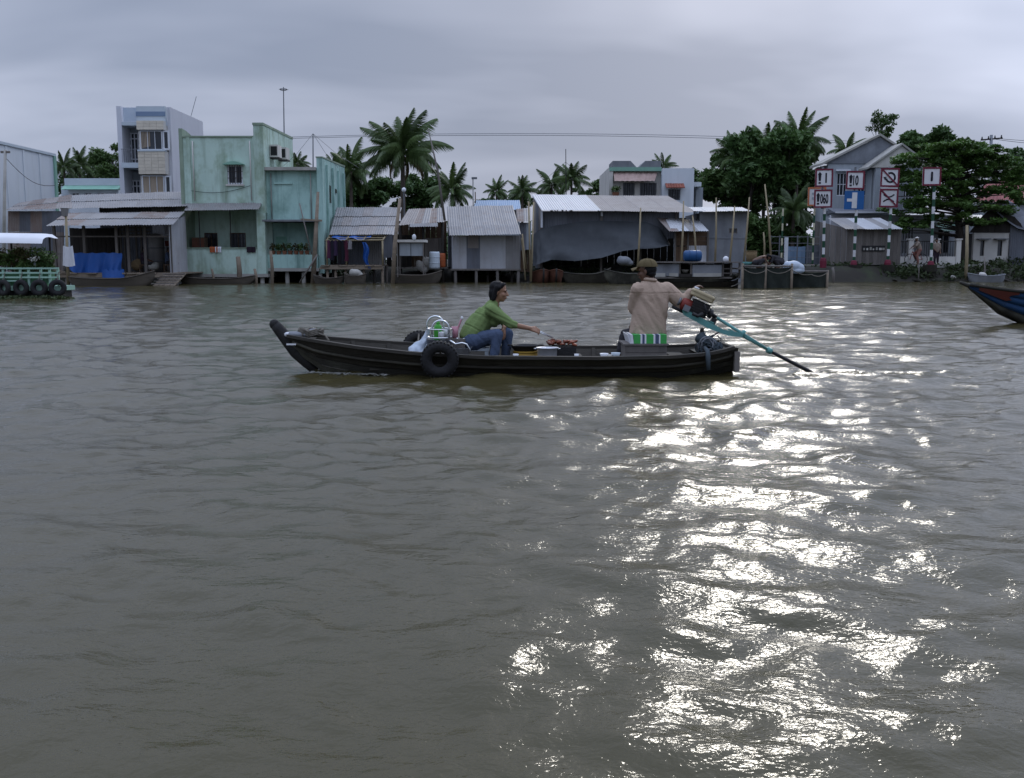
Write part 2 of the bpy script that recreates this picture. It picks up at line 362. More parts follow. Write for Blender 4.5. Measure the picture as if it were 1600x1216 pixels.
# ------------------------------------------------------------------ mesh building
class G:
    def __init__(s):
        s.v = []
        s.f = []

    def add(s, verts, faces):
        o = len(s.v)
        s.v.extend(Vector(p) for p in verts)
        s.f.extend(tuple(i + o for i in f) for f in faces)
        return s

    def box(s, x0, x1, y0, y1, z0, z1):
        p = [(x0, y0, z0), (x1, y0, z0), (x1, y1, z0), (x0, y1, z0), (x0, y0, z1), (x1, y0, z1), (x1, y1, z1), (x0, y1, z1)]
        return s.add(p, [(0, 3, 2, 1), (4, 5, 6, 7), (0, 1, 5, 4), (1, 2, 6, 5), (2, 3, 7, 6), (3, 0, 4, 7)])

    def obox(s, c, size, rot=None):
        m = rot or Matrix.Identity(3)
        a, b, d = size[0] / 2, size[1] / 2, size[2] / 2
        p = [Vector(c) + m @ Vector((x, y, z)) for z in (-d, d) for x, y in ((-a, -b), (a, -b), (a, b), (-a, b))]
        return s.add(p, [(0, 3, 2, 1), (4, 5, 6, 7), (0, 1, 5, 4), (1, 2, 6, 5), (2, 3, 7, 6), (3, 0, 4, 7)])

    def beam(s, p, q, w, h):
        p, q = Vector(p), Vector(q)
        d = q - p
        return s.obox((p + q) / 2, (w, h, d.length), d.to_track_quat('Z', 'Y').to_matrix())

    def tube(s, pts, r, n=6, cap=True):
        pts = [Vector(p) for p in pts]
        if not isinstance(r, (list, tuple)):
            r = [r] * len(pts)
        vs, fs = [], []
        up = None
        for i, p in enumerate(pts):
            t = (pts[min(i + 1, len(pts) - 1)] - pts[max(i - 1, 0)])
            if t.length < 1e-9:
                t = Vector((0, 0, 1))
            t.normalize()
            if up is None:
                a = Vector((0, 0, 1)) if abs(t.z) < 0.9 else Vector((1, 0, 0))
                up = t.cross(a).normalized()
            else:
                up = (up - t * up.dot(t))
                up = up.normalized() if up.length > 1e-6 else t.orthogonal().normalized()
            w = t.cross(up)
            for k in range(n):
                a = 2 * math.pi * k / n
                vs.append(p + (up * math.cos(a) + w * math.sin(a)) * r[i])
        for i in range(len(pts) - 1):
            for k in range(n):
                fs.append((i * n + k, i * n + (k + 1) % n, (i + 1) * n + (k + 1) % n, (i + 1) * n + k))
        if cap:
            fs.append(tuple(range(n - 1, -1, -1)))
            e = (len(pts) - 1) * n
            fs.append(tuple(e + k for k in range(n)))
        return s.add(vs, fs)

    def capsule(s, p, q, r0, r1, n=10):
        p, q = Vector(p), Vector(q)
        d = (q - p)
        L = d.length
        d = d / L if L > 1e-6 else Vector((0, 0, 1))
        pts, rr = [], []
        for a in (-85, -60, -30, 0):
            pts.append(p + d * r0 * math.sin(math.radians(a)))
            rr.append(r0 * math.cos(math.radians(a)))
        for a in (0, 30, 60, 85):
            pts.append(q + d * r1 * math.sin(math.radians(a)))
            rr.append(r1 * math.cos(math.radians(a)))
        if L <= 1e-6:
            pts.pop(4); rr.pop(4)
        return s.tube(pts, rr, n)

    def chain(s, pts, rs, n=10):
        for i in range(len(pts) - 1):
            s.capsule(pts[i], pts[i + 1], rs[i], rs[i + 1], n)
        return s

    def ell(s, c, r, rot=None, nu=12, nv=8):
        m = rot or Matrix.Identity(3)
        c = Vector(c)
        vs = [c + m @ Vector((0, 0, -r[2]))]
        fs = []
        for j in range(1, nv):
            a = -math.pi / 2 + math.pi * j / nv
            for i in range(nu):
                b = 2 * math.pi * i / nu
                vs.append(c + m @ Vector((r[0] * math.cos(a) * math.cos(b), r[1] * math.cos(a) * math.sin(b), r[2] * math.sin(a))))
        vs.append(c + m @ Vector((0, 0, r[2])))
        for i in range(nu):
            fs.append((0, 1 + (i + 1) % nu, 1 + i))
        for j in range(nv - 2):
            for i in range(nu):
                a = 1 + j * nu
                fs.append((a + i, a + (i + 1) % nu, a + nu + (i + 1) % nu, a + nu + i))
        e = len(vs) - 1
        a = 1 + (nv - 2) * nu
        for i in range(nu):
            fs.append((a + i, a + (i + 1) % nu, e))
        return s.add(vs, fs)

    def lathe(s, prof, c=(0, 0, 0), n=16, rot=None):
        m = rot or Matrix.Identity(3)
        c = Vector(c)
        vs, fs = [], []
        for r, z in prof:
            for k in range(n):
                a = 2 * math.pi * k / n
                vs.append(c + m @ Vector((r * math.cos(a), r * math.sin(a), z)))
        for i in range(len(prof) - 1):
            for k in range(n):
                fs.append((i * n + k, i * n + (k + 1) % n, (i + 1) * n + (k + 1) % n, (i + 1) * n + k))
        return s.add(vs, fs)

    def torus(s, c, R, r, rot=None, nu=24, nv=10, squash=1.0):
        m = rot or Matrix.Identity(3)
        c = Vector(c)
        vs, fs = [], []
        for i in range(nu):
            a = 2 * math.pi * i / nu
            for j in range(nv):
                b = 2 * math.pi * j / nv
                q = R + r * math.cos(b)
                vs.append(c + m @ Vector((q * math.cos(a), q * math.sin(a), r * squash * math.sin(b))))
        for i in range(nu):
            for j in range(nv):
                fs.append((i * nv + j, ((i + 1) % nu) * nv + j, ((i + 1) % nu) * nv + (j + 1) % nv, i * nv + (j + 1) % nv))
        return s.add(vs, fs)

    def prism(s, pts, d):
        pts = [Vector(p) for p in pts]
        d = Vector(d)
        n = len(pts)
        fs = [tuple(range(n)), tuple(range(2 * n - 1, n - 1, -1))]
        for i in range(n):
            fs.append((i, i + n, (i + 1) % n + n, (i + 1) % n))
        return s.add(pts + [p + d for p in pts], fs)

    def grid(s, fn, nu, nv, thick=0.0):
        vs = [Vector(fn(i / nu, j / nv)) for j in range(nv + 1) for i in range(nu + 1)]
        fs = [(j * (nu + 1) + i, j * (nu + 1) + i + 1, (j + 1) * (nu + 1) + i + 1, (j + 1) * (nu + 1) + i) for j in range(nv) for i in range(nu)]
        return s.add(vs, fs)

    def build(s, name, m, parent=None, smooth=False, kind=None):
        me = bpy.data.meshes.new(name)
        off = parent_world(parent)
        me.from_pydata([tuple(p - off) for p in s.v], [], s.f)
        me.materials.append(m)
        if smooth:
            me.polygons.foreach_set('use_smooth', [True] * len(me.polygons))
        me.update()
        o = bpy.data.objects.new(name, me)
        COL.objects.link(o)
        if parent:
            o.parent = parent
        if kind:
            o['kind'] = kind
        return o


def parent_world(p):
    off = Vector((0, 0, 0))
    while p is not None:
        off += p.location
        p = p.parent
    return off


def thing(name, label, cat, loc=(0, 0, 0), group=None):
    o = bpy.data.objects.new(name, None)
    o.empty_display_size = 0.2
    COL.objects.link(o)
    o.location = loc
    o['label'] = label
    o['category'] = cat
    if group:
        o['group'] = group
    return o


def tag(o, label, cat, group=None):
    o['label'] = label
    o['category'] = cat
    if group:
        o['group'] = group
    return o


def copy_tree(o, parent=None):
    c = o.copy()
    COL.objects.link(c)
    c.parent = parent
    for ch in list(o.children):
        copy_tree(ch, c)
    return c


def inst(src, name, loc, parent, rot=(0, 0, 0), scale=(1, 1, 1)):
    o = bpy.data.objects.new(name, src)
    COL.objects.link(o)
    o.parent = parent
    o.location = loc
    o.rotation_euler = rot
    o.scale = scale
    return o


def lerp(a, b, t):
    return a + (b - a) * t


def corrugated(root, name, A, B, C, D, m, pitch=0.13, amp=0.018):
    """one corrugated sheet: A top-left, B top-right, C bottom-right, D bottom-left"""
    A, B, C, D = map(Vector, (A, B, C, D))
    nrm = (B - A).cross(D - A).normalized()
    w = max((B - A).length, (C - D).length)
    ribs = max(2, int(w / pitch))
    n = ribs * 4
    g = G()

    def fn(u, v):
        p = lerp(lerp(A, B, u), lerp(D, C, u), v)
        return p + nrm * (amp * math.cos(2 * math.pi * ribs * u)) + nrm * 0.02 * mnoise.noise(p * 0.9)
    g.grid(fn, n, 2)
    return g.build(name, m, root, smooth=True)


def tin(root, A, B, C, D, n, mats, name='roof_sheet', rows=1, pitch=0.13, lap=0.03, jitter=0.06):
    """a roof or wall of n corrugated sheets (in `rows` lapped courses), each its own part"""
    A, B, C, D = map(Vector, (A, B, C, D))
    nrm = (B - A).cross(D - A).normalized()
    if nrm.z < -0.2:
        nrm = -nrm
    slope = (D - A).normalized()
    for r in range(rows):
        v0, v1 = r / rows, (r + 1) / rows
        for i in range(n):
            u0, u1 = i / n, (i + 1) / n + (lap / max(0.3, (B - A).length / n) / n if i < n - 1 else 0)
            P = lambda u, v: lerp(lerp(A, B, u), lerp(D, C, u), v)
            lift = nrm * (0.010 * (i % 2) + 0.035 * (rows - 1 - r))
            ext = slope * (random.uniform(0, jitter) + (0.12 if r < rows - 1 else 0))
            m = random.choice(mats) if isinstance(mats, (list, tuple)) else mats
            corrugated(root, name, P(u0, v0) + lift, P(u1, v0) + lift, P(u1, v1) + lift + ext, P(u0, v1) + lift + ext, m, pitch)


def planks(root, x0, x1, z0, z1, y, n, m, vertical=True, name='plank', th=0.03, jit=0.03, gap=0.012):
    """a boarded wall facing -Y; every board its own part, sharing one mesh"""
    if n < 1:
        return
    if vertical:
        w = (x1 - x0) / n
        me = G().box(-w / 2 + gap / 2, w / 2 - gap / 2, 0, th, 0, z1 - z0).build(name, m, root)
    else:
        w = (z1 - z0) / n
        me = G().box(0, x1 - x0, 0, th, -w / 2 + gap / 2, w / 2 - gap / 2).build(name, m, root)
    data = me.data
    off = parent_world(root)
    data.transform(Matrix.Translation(off))
    ms = m
    for i in range(n):
        o = me if i == 0 else inst(data, name, (0, 0, 0), root)
        if vertical:
            o.location = Vector((x0 + w * (i + 0.5), y + random.uniform(0, 0.012), z0 - random.uniform(0, jit))) - off
        else:
            o.location = Vector((x0 - random.uniform(0, jit), y + random.uniform(0, 0.012), z0 + w * (i + 0.5))) - off


def wall_open(g, x0, x1, z0, z1, y0, y1, ops):
    xs = sorted({x0, x1, *[min(max(o[k], x0), x1) for o in ops for k in (0, 1)]})
    zs = sorted({z0, z1, *[min(max(o[k], z0), z1) for o in ops for k in (2, 3)]})
    for i in range(len(xs) - 1):
        for j in range(len(zs) - 1):
            cx_, cz_ = (xs[i] + xs[i + 1]) / 2, (zs[j] + zs[j + 1]) / 2
            if any(o[0] < cx_ < o[1] and o[2] < cz_ < o[3] for o in ops):
                continue
            g.box(xs[i], xs[i + 1], y0, y1, zs[j], zs[j + 1])
    return g


def window(root, x0, x1, z0, z1, y, fm=None, pm=None, nx=2, ny=1, bars=0, name='window', fw=0.06, curtain=None):
    fm = fm or M_WFRAME
    pm = pm or M_GLASS
    g = G()
    g.box(x0, x0 + fw, y - 0.04, y + 0.05, z0, z1).box(x1 - fw, x1, y - 0.04, y + 0.05, z0, z1)
    g.box(x0 + fw, x1 - fw, y - 0.04, y + 0.05, z0, z0 + fw).box(x0 + fw, x1 - fw, y - 0.04, y + 0.05, z1 - fw, z1)
    for i in range(1, nx):
        xm = lerp(x0, x1, i / nx)
        g.box(xm - fw / 3, xm + fw / 3, y - 0.03, y + 0.04, z0 + fw, z1 - fw)
    for j in range(1, ny):
        zm = lerp(z0, z1, j / ny)
        g.box(x0 + fw, x1 - fw, y - 0.026, y + 0.036, zm - fw / 3, zm + fw / 3)
    o = g.build(name, fm, root)
    for i in range(nx):
        for j in range(ny):
            a, b = lerp(x0, x1, i / nx) + fw / 2, lerp(x0, x1, (i + 1) / nx) - fw / 2
            c, d = lerp(z0, z1, j / ny) + fw / 2, lerp(z0, z1, (j + 1) / ny) - fw / 2
            G().box(a, b, y + 0.005, y + 0.02, c, d).build('pane', pm, o)
    if bars:
        gb = G()
        for i in range(1, bars + 1):
            xm = lerp(x0, x1, i / (bars + 1))
            gb.box(xm - 0.012, xm + 0.012, y - 0.09, y - 0.066, z0, z1)
        for zz in (lerp(z0, z1, 0.33), lerp(z0, z1, 0.66)):
            gb.box(x0, x1, y - 0.064, y - 0.045, zz - 0.012, zz + 0.012)
        gb.build('bars', M_IRON, o)
    return o


TMP = bpy.data.scenes.new('workbench')
JUNK = []


def baked(o):
    """the evaluated mesh of an object, worked out in a scene of its own so that it is quick"""
    TMP.collection.objects.link(o)
    vl = TMP.view_layers[0]
    with bpy.context.temp_override(scene=TMP, view_layer=vl):
        dg = bpy.context.evaluated_depsgraph_get()
        dg.update()
        me = bpy.data.meshes.new_from_object(o.evaluated_get(dg))
    return me


def remesh(g, name, m, parent, voxel=0.01, smooth=4, post=None):
    """union of overlapping solids as one continuous skin"""
    off = parent_world(parent)
    me = bpy.data.meshes.new('tmp')
    me.from_pydata([tuple(p - off) for p in g.v], [], g.f)
    o = bpy.data.objects.new('tmp', me)
    r = o.modifiers.new('r', 'REMESH')
    r.mode = 'VOXEL'
    r.voxel_size = voxel
    if smooth:
        s = o.modifiers.new('s', 'SMOOTH')
        s.factor = 0.5
        s.iterations = smooth
    nm = baked(o)
    JUNK.append(o)
    nm.name = name
    nm.materials.clear()
    nm.materials.append(m)
    if post:
        n_ = len(nm.vertices)
        co, no = np.empty(n_ * 3, np.float32), np.empty(n_ * 3, np.float32)
        nm.vertices.foreach_get('co', co)
        nm.vertices.foreach_get('normal', no)
        co, no = co.reshape(-1, 3), no.reshape(-1, 3)
        d_ = np.array([post(Vector(c) + off) for c in co.tolist()], np.float32)
        nm.vertices.foreach_set('co', (co + no * d_[:, None]).ravel())
    nm.polygons.foreach_set('use_smooth', [True] * len(nm.polygons))
    nm.update()
    ob = bpy.data.objects.new(name, nm)
    COL.objects.link(ob)
    ob.parent = parent
    return ob


def mesh_np(name, verts, faces4, m, parent=None, smooth=False):
    """quads from numpy arrays, coordinates local to the parent"""
    me = bpy.data.meshes.new(name)
    nv, nf = len(verts), len(faces4)
    me.vertices.add(nv)
    me.vertices.foreach_set('co', np.asarray(verts, dtype=np.float32).ravel())
    me.loops.add(nf * 4)
    me.loops.foreach_set('vertex_index', np.asarray(faces4, dtype=np.int32).ravel())
    me.polygons.add(nf)
    me.polygons.foreach_set('loop_start', np.arange(nf, dtype=np.int32) * 4)
    me.polygons.foreach_set('loop_total', np.full(nf, 4, dtype=np.int32))
    if smooth:
        me.polygons.foreach_set('use_smooth', np.ones(nf, dtype=bool))
    me.materials.append(m)
    me.update(calc_edges=True)
    me.validate()
    o = bpy.data.objects.new(name, me)
    COL.objects.link(o)
    if parent:
        o.parent = parent
    return o
# ================================================================== the river
def build_water():
    m = bpy.data.materials.new('muddy_river_water')
    m.use_nodes = True
    N, L = m.node_tree.nodes, m.node_tree.links
    b = N['Principled BSDF']
    b.inputs['Roughness'].default_value = 0.05
    b.inputs['IOR'].default_value = 1.333
    tc_ = N.new('ShaderNodeTexCoord')
    nz = N.new('ShaderNodeTexNoise')
    nz.inputs['Scale'].default_value = 0.25
    nz.inputs['Detail'].default_value = 3
    L.new(tc_.outputs['Object'], nz.inputs['Vector'])
    mx = N.new('ShaderNodeMix')
    mx.data_type = 'RGBA'
    mx.inputs[6].default_value = (0.048, 0.040, 0.015, 1)
    mx.inputs[7].default_value = (0.062, 0.053, 0.023, 1)
    L.new(nz.outputs['Fac'], mx.inputs[0])
    L.new(mx.outputs[2], b.inputs['Base Color'])
    prev = None
    for sc, st, dist, strg in ((1.6, (0.45, 1.0, 1), 0.020, 0.5), (6.5, (0.6, 1.0, 1), 0.016, 0.6), (21.0, (0.75, 1.0, 1), 0.0072, 0.6), (60.0, (0.8, 1.0, 1), 0.0032, 0.6)):
        mp_ = N.new('ShaderNodeMapping')
        mp_.inputs['Scale'].default_value = st
        mp_.inputs['Rotation'].default_value = (0, 0, random.uniform(-0.25, 0.25))
        L.new(tc_.outputs['Object'], mp_.inputs[0])
        n_ = N.new('ShaderNodeTexNoise')
        n_.inputs['Scale'].default_value = sc
        n_.inputs['Detail'].default_value = 2.5
        n_.inputs['Distortion'].default_value = 0.6
        L.new(mp_.outputs[0], n_.inputs['Vector'])
        bp = N.new('ShaderNodeBump')
        bp.inputs['Strength'].default_value = strg
        bp.inputs['Distance'].default_value = dist
        L.new(n_.outputs['Fac'], bp.inputs['Height'])
        if prev:
            L.new(prev.outputs[0], bp.inputs['Normal'])
        prev = bp
    L.new(prev.outputs[0], b.inputs['Normal'])
    # unresolved capillary ripples: a share of the surface mirrors less sharply
    b2 = N.new('ShaderNodeBsdfPrincipled')
    b2.inputs['Roughness'].default_value = 0.26
    b2.inputs['IOR'].default_value = 1.333
    L.new(mx.outputs[2], b2.inputs['Base Color'])
    L.new(prev.outputs[0], b2.inputs['Normal'])
    ms = N.new('ShaderNodeMixShader')
    ms.inputs[0].default_value = 0.20
    L.new(b.outputs[0], ms.inputs[1])
    L.new(b2.outputs[0], ms.inputs[2])
    L.new(ms.outputs[0], N['Material Output'].inputs['Surface'])

    nd, nt = 620, 560
    d = 2.2 * (80.0 / 2.2) ** (np.arange(nd) / (nd - 1))
    t = np.linspace(-1, 1, nt)
    Dg, Tg = np.meshgrid(d, t, indexing='ij')
    Xg = Tg * (0.66 * Dg + 2.5)
    Yg = Dg.copy()
    H = np.zeros_like(Xg)
    rowsp = Dg * math.log(80.0 / 2.2) / (nd - 1)
    r = np.random.default_rng(5)
    for k in range(110):
        lam = 0.20 * (1.9 / 0.20) ** (r.random() ** 1.2)
        ang = r.normal(math.pi / 2 * 1.04, 0.82)        # crests run mostly across the view
        kx, ky = 2 * math.pi / lam * math.cos(ang), 2 * math.pi / lam * math.sin(ang)
        a = 0.0037 * lam
        ph = r.random() * 6.28
        patch = np.clip(0.55 + 0.75 * np.sin(Xg * r.normal(0, 0.5) + Yg * r.normal(0, 0.5) + r.random() * 6), 0, 1.2) * (0.70 + 0.30 * np.clip((Yg - 4.0) / 4.0, 0, 1))
        keep = np.clip((lam / rowsp - 2.5) / 2.5, 0, 1)
        arg = kx * Xg + ky * Yg + ph + 0.35 * np.sin(0.5 * kx * Yg - 0.4 * ky * Xg + ph * 2)
        H += a * keep * patch * (np.sin(arg) - 0.30 * np.cos(2 * arg) + 0.10 * np.sin(3 * arg))
    # wake: ripples trailing off the bow and the propeller wash behind the stern
    for bx, by, sgn, amp in ((-2.25, 11.7, -1, 0.018), (-2.25, 11.7, 1, 0.016)):
        u = (Xg - bx)
        v = (Yg - by) * sgn - 0.30 * np.clip(u, 0, None)
        H += np.where(u > -0.1, amp * np.exp(-np.abs(v) / 0.25) * np.cos(v * 14) * np.exp(-np.clip(u, 0, None) / 3.0), 0)
    u = Xg - 3.3
    v = Yg - 11.55 + 0.05 * u
    H += np.where(u > 0, 0.03 * np.exp(-(v / (0.3 + 0.14 * np.clip(u, 0, None))) ** 2) * np.sin(u * 9 + 3 * np.sin(v * 5)) * np.exp(-np.clip(u, 0, None) / 4), 0)
    edge = np.clip((1 - np.abs(Tg)) / 0.04, 0, 1) * np.clip((78 - Dg) / 6, 0, 1) * np.clip((Dg - 2.2) / 0.3, 0, 1)
    H *= edge
    verts = np.stack([Xg, Yg, H], -1).reshape(-1, 3)
    i, j = np.meshgrid(np.arange(nd - 1), np.arange(nt - 1), indexing='ij')
    a = (i * nt + j).ravel()
    faces = np.stack([a, a + 1, a + nt + 1, a + nt], -1)
    # calm skirt to every side of the modelled patch
    S = np.array([(-400, -150, -0.05), (400, -150, -0.05), (400, 90, -0.05), (-400, 90, -0.05)])
    nb = len(verts)
    verts = np.concatenate([verts, S])
    faces = np.concatenate([faces, [[nb, nb + 1, nb + 2, nb + 3]]])
    o = mesh_np('river_water', verts, faces, m, smooth=True)
    o['kind'] = 'structure'


build_water()


# ================================================================== the land
def build_land():
    def shore(x):
        return 60.5 + 1.2 * math.sin(x * 0.21) + 0.7 * math.sin(x * 0.53 + 1) + max(0, -x - 12) * 0.02
    nx_, ny_ = 220, 46
    vs = []
    for j in range(ny_):
        for i in range(nx_):
            x = -150 + 300 * i / (nx_ - 1)
            t = j / (ny_ - 1)
            dy = -1.5 + 7 * (t * 2.2) if t < 0.45 else 5.4 + 760 * ((t - 0.45) / 0.55) ** 2
            y = shore(x) + dy
            h = -0.6 + 1.55 / (1 + math.exp(-(dy - 0.5) * 1.9))
            h += 0.16 * mnoise.noise(Vector((x * 0.7, y * 0.7, 3))) * min(1, max(0, dy + 1.2))
            vs.append((x, y, h))
    i, j = np.meshgrid(np.arange(ny_ - 1), np.arange(nx_ - 1), indexing='ij')
    a = (i * nx_ + j).ravel()
    f = np.stack([a, a + 1, a + nx_ + 1, a + nx_], -1)
    o = mesh_np('river_bank', np.array(vs), f, M_MUD, smooth=True)
    o['kind'] = 'structure'


build_land()
GROUND = 0.95


# ================================================================== trees
def leaf_cloud(clumps, size, seed, up=0.35, flat=1.0):
    """clumps: (centre, (rx, ry, rz), count) -> many small leaf faces"""
    r = np.random.default_rng(seed)
    V4 = []
    for c, rad, n in clumps:
        p = r.normal(size=(n, 3))
        p /= np.linalg.norm(p, axis=1)[:, None]
        rr = r.random(n) ** 0.45
        p = p * rr[:, None] * np.array(rad) + np.array(c)
        nrm = r.normal(size=(n, 3))
        nrm[:, 2] = np.abs(nrm[:, 2]) * flat + up
        nrm /= np.linalg.norm(nrm, axis=1)[:, None]
        ax = np.cross(nrm, r.normal(size=(n, 3)))
        ax /= np.linalg.norm(ax, axis=1)[:, None]
        bx = np.cross(nrm, ax)
        s = (size * (0.6 + 0.8 * r.random(n)))[:, None]
        V4.append(np.stack([p - ax * s, p - bx * s * 0.45, p + ax * s, p + bx * s * 0.45], 1))
    v = np.concatenate(V4).reshape(-1, 3)
    f = np.arange(len(v)).reshape(-1, 4)
    return v, f


def tree(name, label, px, py, rx, rz, D, leaves=7000, size=0.2, m=None, seed=1, group='broadleaf trees behind the houses', clumps=26, base=GROUND, trunk_r=0.16, sparse=False, cat='tree'):
    c = W(px, py, D)
    sx, sz = rx * D / F, rz * D / F
    root = thing(name, label, cat, (c.x, D, base), group)
    r = random.Random(seed)
    cl = []
    H = c.z - base
    limbs = G()
    top = V(c.x, D, base)
    pts = [V(c.x + 0.15, D, base - 0.3), V(c.x - 0.1, D + 0.1, base + H * 0.4), V(c.x, D, c.z)]
    limbs.tube(pts, [trunk_r, trunk_r * 0.75, trunk_r * 0.4], 7)
    for k in range(clumps):
        while True:
            q = Vector((r.uniform(-1, 1), r.uniform(-1, 1), r.uniform(-1, 1)))
            if q.length < 1:
                break
        p = V(q.x * sx * 0.86, q.y * sx * 0.75, q.z * sz * 0.86)
        rad = r.uniform(0.22, 0.40) * min(sx, sz) * (0.85 if sparse else 1.0)
        cl.append(((p.x, p.y, c.z - base + p.z), (rad * 1.25, rad * 1.25, rad * 0.85), int(leaves / clumps * r.uniform(0.6, 1.4))))
        if k % 2 == 0 or sparse:
            e = V(c.x + p.x, D + p.y, c.z + p.z)
            s0 = lerp(pts[1], pts[2], r.uniform(0.1, 0.9))
            limbs.tube([s0, lerp(s0, e, 0.5) + V(0, 0, 0.15 * sz), e], [trunk_r * 0.35, trunk_r * 0.22, 0.02], 5)
    v, f = leaf_cloud(cl, size, seed)
    mesh_np('crown', v, f, m or M_LEAFD, root)
    limbs.build('trunk', M_BARKD, root, smooth=True)
    return root


def make_frond(L, droop, seed, width=1.0, name='frond'):
    r = random.Random(seed)
    g = G()
    pts, n = [], 14
    for i in range(n + 1):
        t = i / n
        if i:
            an_ = 0.25 - droop * 1.5 * ((i - 0.5) / n) ** 1.25
            pts.append(pts[-1] + V(math.cos(an_), 0, math.sin(an_)) * (L / n))
        else:
            pts.append(V(0, 0, 0))
    g.tube(pts, [0.045 * (1 - 0.85 * i / n) for i in range(n + 1)], 4)
    npair = 64
    for k in range(npair):
        t = 0.14 + 0.86 * k / (npair - 1)
        q = t * n
        i = min(int(q), n - 1)
        p = lerp(pts[i], pts[i + 1], q - i)
        tan = (pts[i + 1] - pts[i]).normalized()
        ll = width * math.sin(math.pi * min(1, 0.18 + 0.80 * t)) ** 0.7 * (L / 4)
        for sgn in (-1, 1):
            hang = 0.55 + 0.55 * droop + r.uniform(-0.25, 0.35)
            d = (tan * r.uniform(0.5, 0.7) + V(0, sgn * 0.95, 0) + V(0, 0, -hang)).normalized()
            a = tan * 0.042 * (L / 4)
            e = p + d * ll * r.uniform(0.85, 1.1)
            md = lerp(p, e, 0.55) + V(0, 0, 0.06 * ll)
            e = e - V(0, 0, 0.32 * ll)
            g.add([p - a, p + a, md + a, md - a, e], [(0, 1, 2, 3), (3, 2, 4)])
    o = g.build(name, M_PALM, None)
    me = o.data
    bpy.data.objects.remove(o)
    return me


FRONDS = [make_frond(4.0, 0.55, 1), make_frond(4.0, 0.9, 2), make_frond(4.0, 1.15, 3), make_frond(4.0, 1.35, 4)]
FROND_DRY = make_frond(3.6, 1.6, 5, width=0.6)
FROND_DRY.materials[0] = M_PALMY


def palm(label, px, py, rpx, D, seed, n=20, lean=(0, 0), group='coconut palms', base=GROUND, dry=1, trunk_r=0.14, droopy=0.0):
    c = W(px, py, D)
    L = rpx * D / F * 1.1
    root = thing('coconut_palm', label, 'palm tree', (c.x + lean[0], D + lean[1], base), group)
    r = random.Random(seed)
    b = V(c.x + lean[0], D + lean[1], base - 0.3)
    pts = [b, lerp(b, c, 0.35) + V(-lean[0] * 0.12, 0, 0), lerp(b, c, 0.7) + V(-lean[0] * 0.1, 0, 0), c]
    rings = []
    for i in range(25):
        t = i / 24 * 3
        k = min(int(t), 2)
        rings.append(lerp(pts[k], pts[k + 1], t - k))
    G().tube(rings, [trunk_r * (1.25 - 0.5 * i / 24) * (1 + 0.07 * (i % 2)) for i in range(25)], 8).build('trunk', M_BARK, root, smooth=True)
    off = c - root.location
    s = L / 4.0
    n = int(n * 1.45)
    for k in range(n):
        az = k * 2.399 + r.uniform(-0.25, 0.25)
        t = k / (n - 1)
        el = math.radians(lerp(80, -22, t ** 0.8) + r.uniform(-8, 8) - droopy * 15)
        me = FRONDS[0 if t < 0.3 else (1 if t < 0.62 else r.choice((1, 2, 2, 3)))]
        if t > 0.93 and dry:
            me = FROND_DRY
        o = inst(me, 'frond', off, root, (r.uniform(-0.65, 0.65), -el, az), (s * r.uniform(0.8, 1.15), s * r.uniform(0.7, 1.1), s * r.uniform(0.8, 1.3)))
    if dry:
        gn = G()
        for k in range(7):
            a = k * 0.9
            gn.ell(c + V(0.2 * math.cos(a) * s, 0.2 * math.sin(a) * s, -0.3 * s - 0.1 * (k % 3) * s), (0.14 * s, 0.14 * s, 0.16 * s), None, 8, 6)
        gn.build('coconuts', M_PALMY, root, smooth=True)
    return root


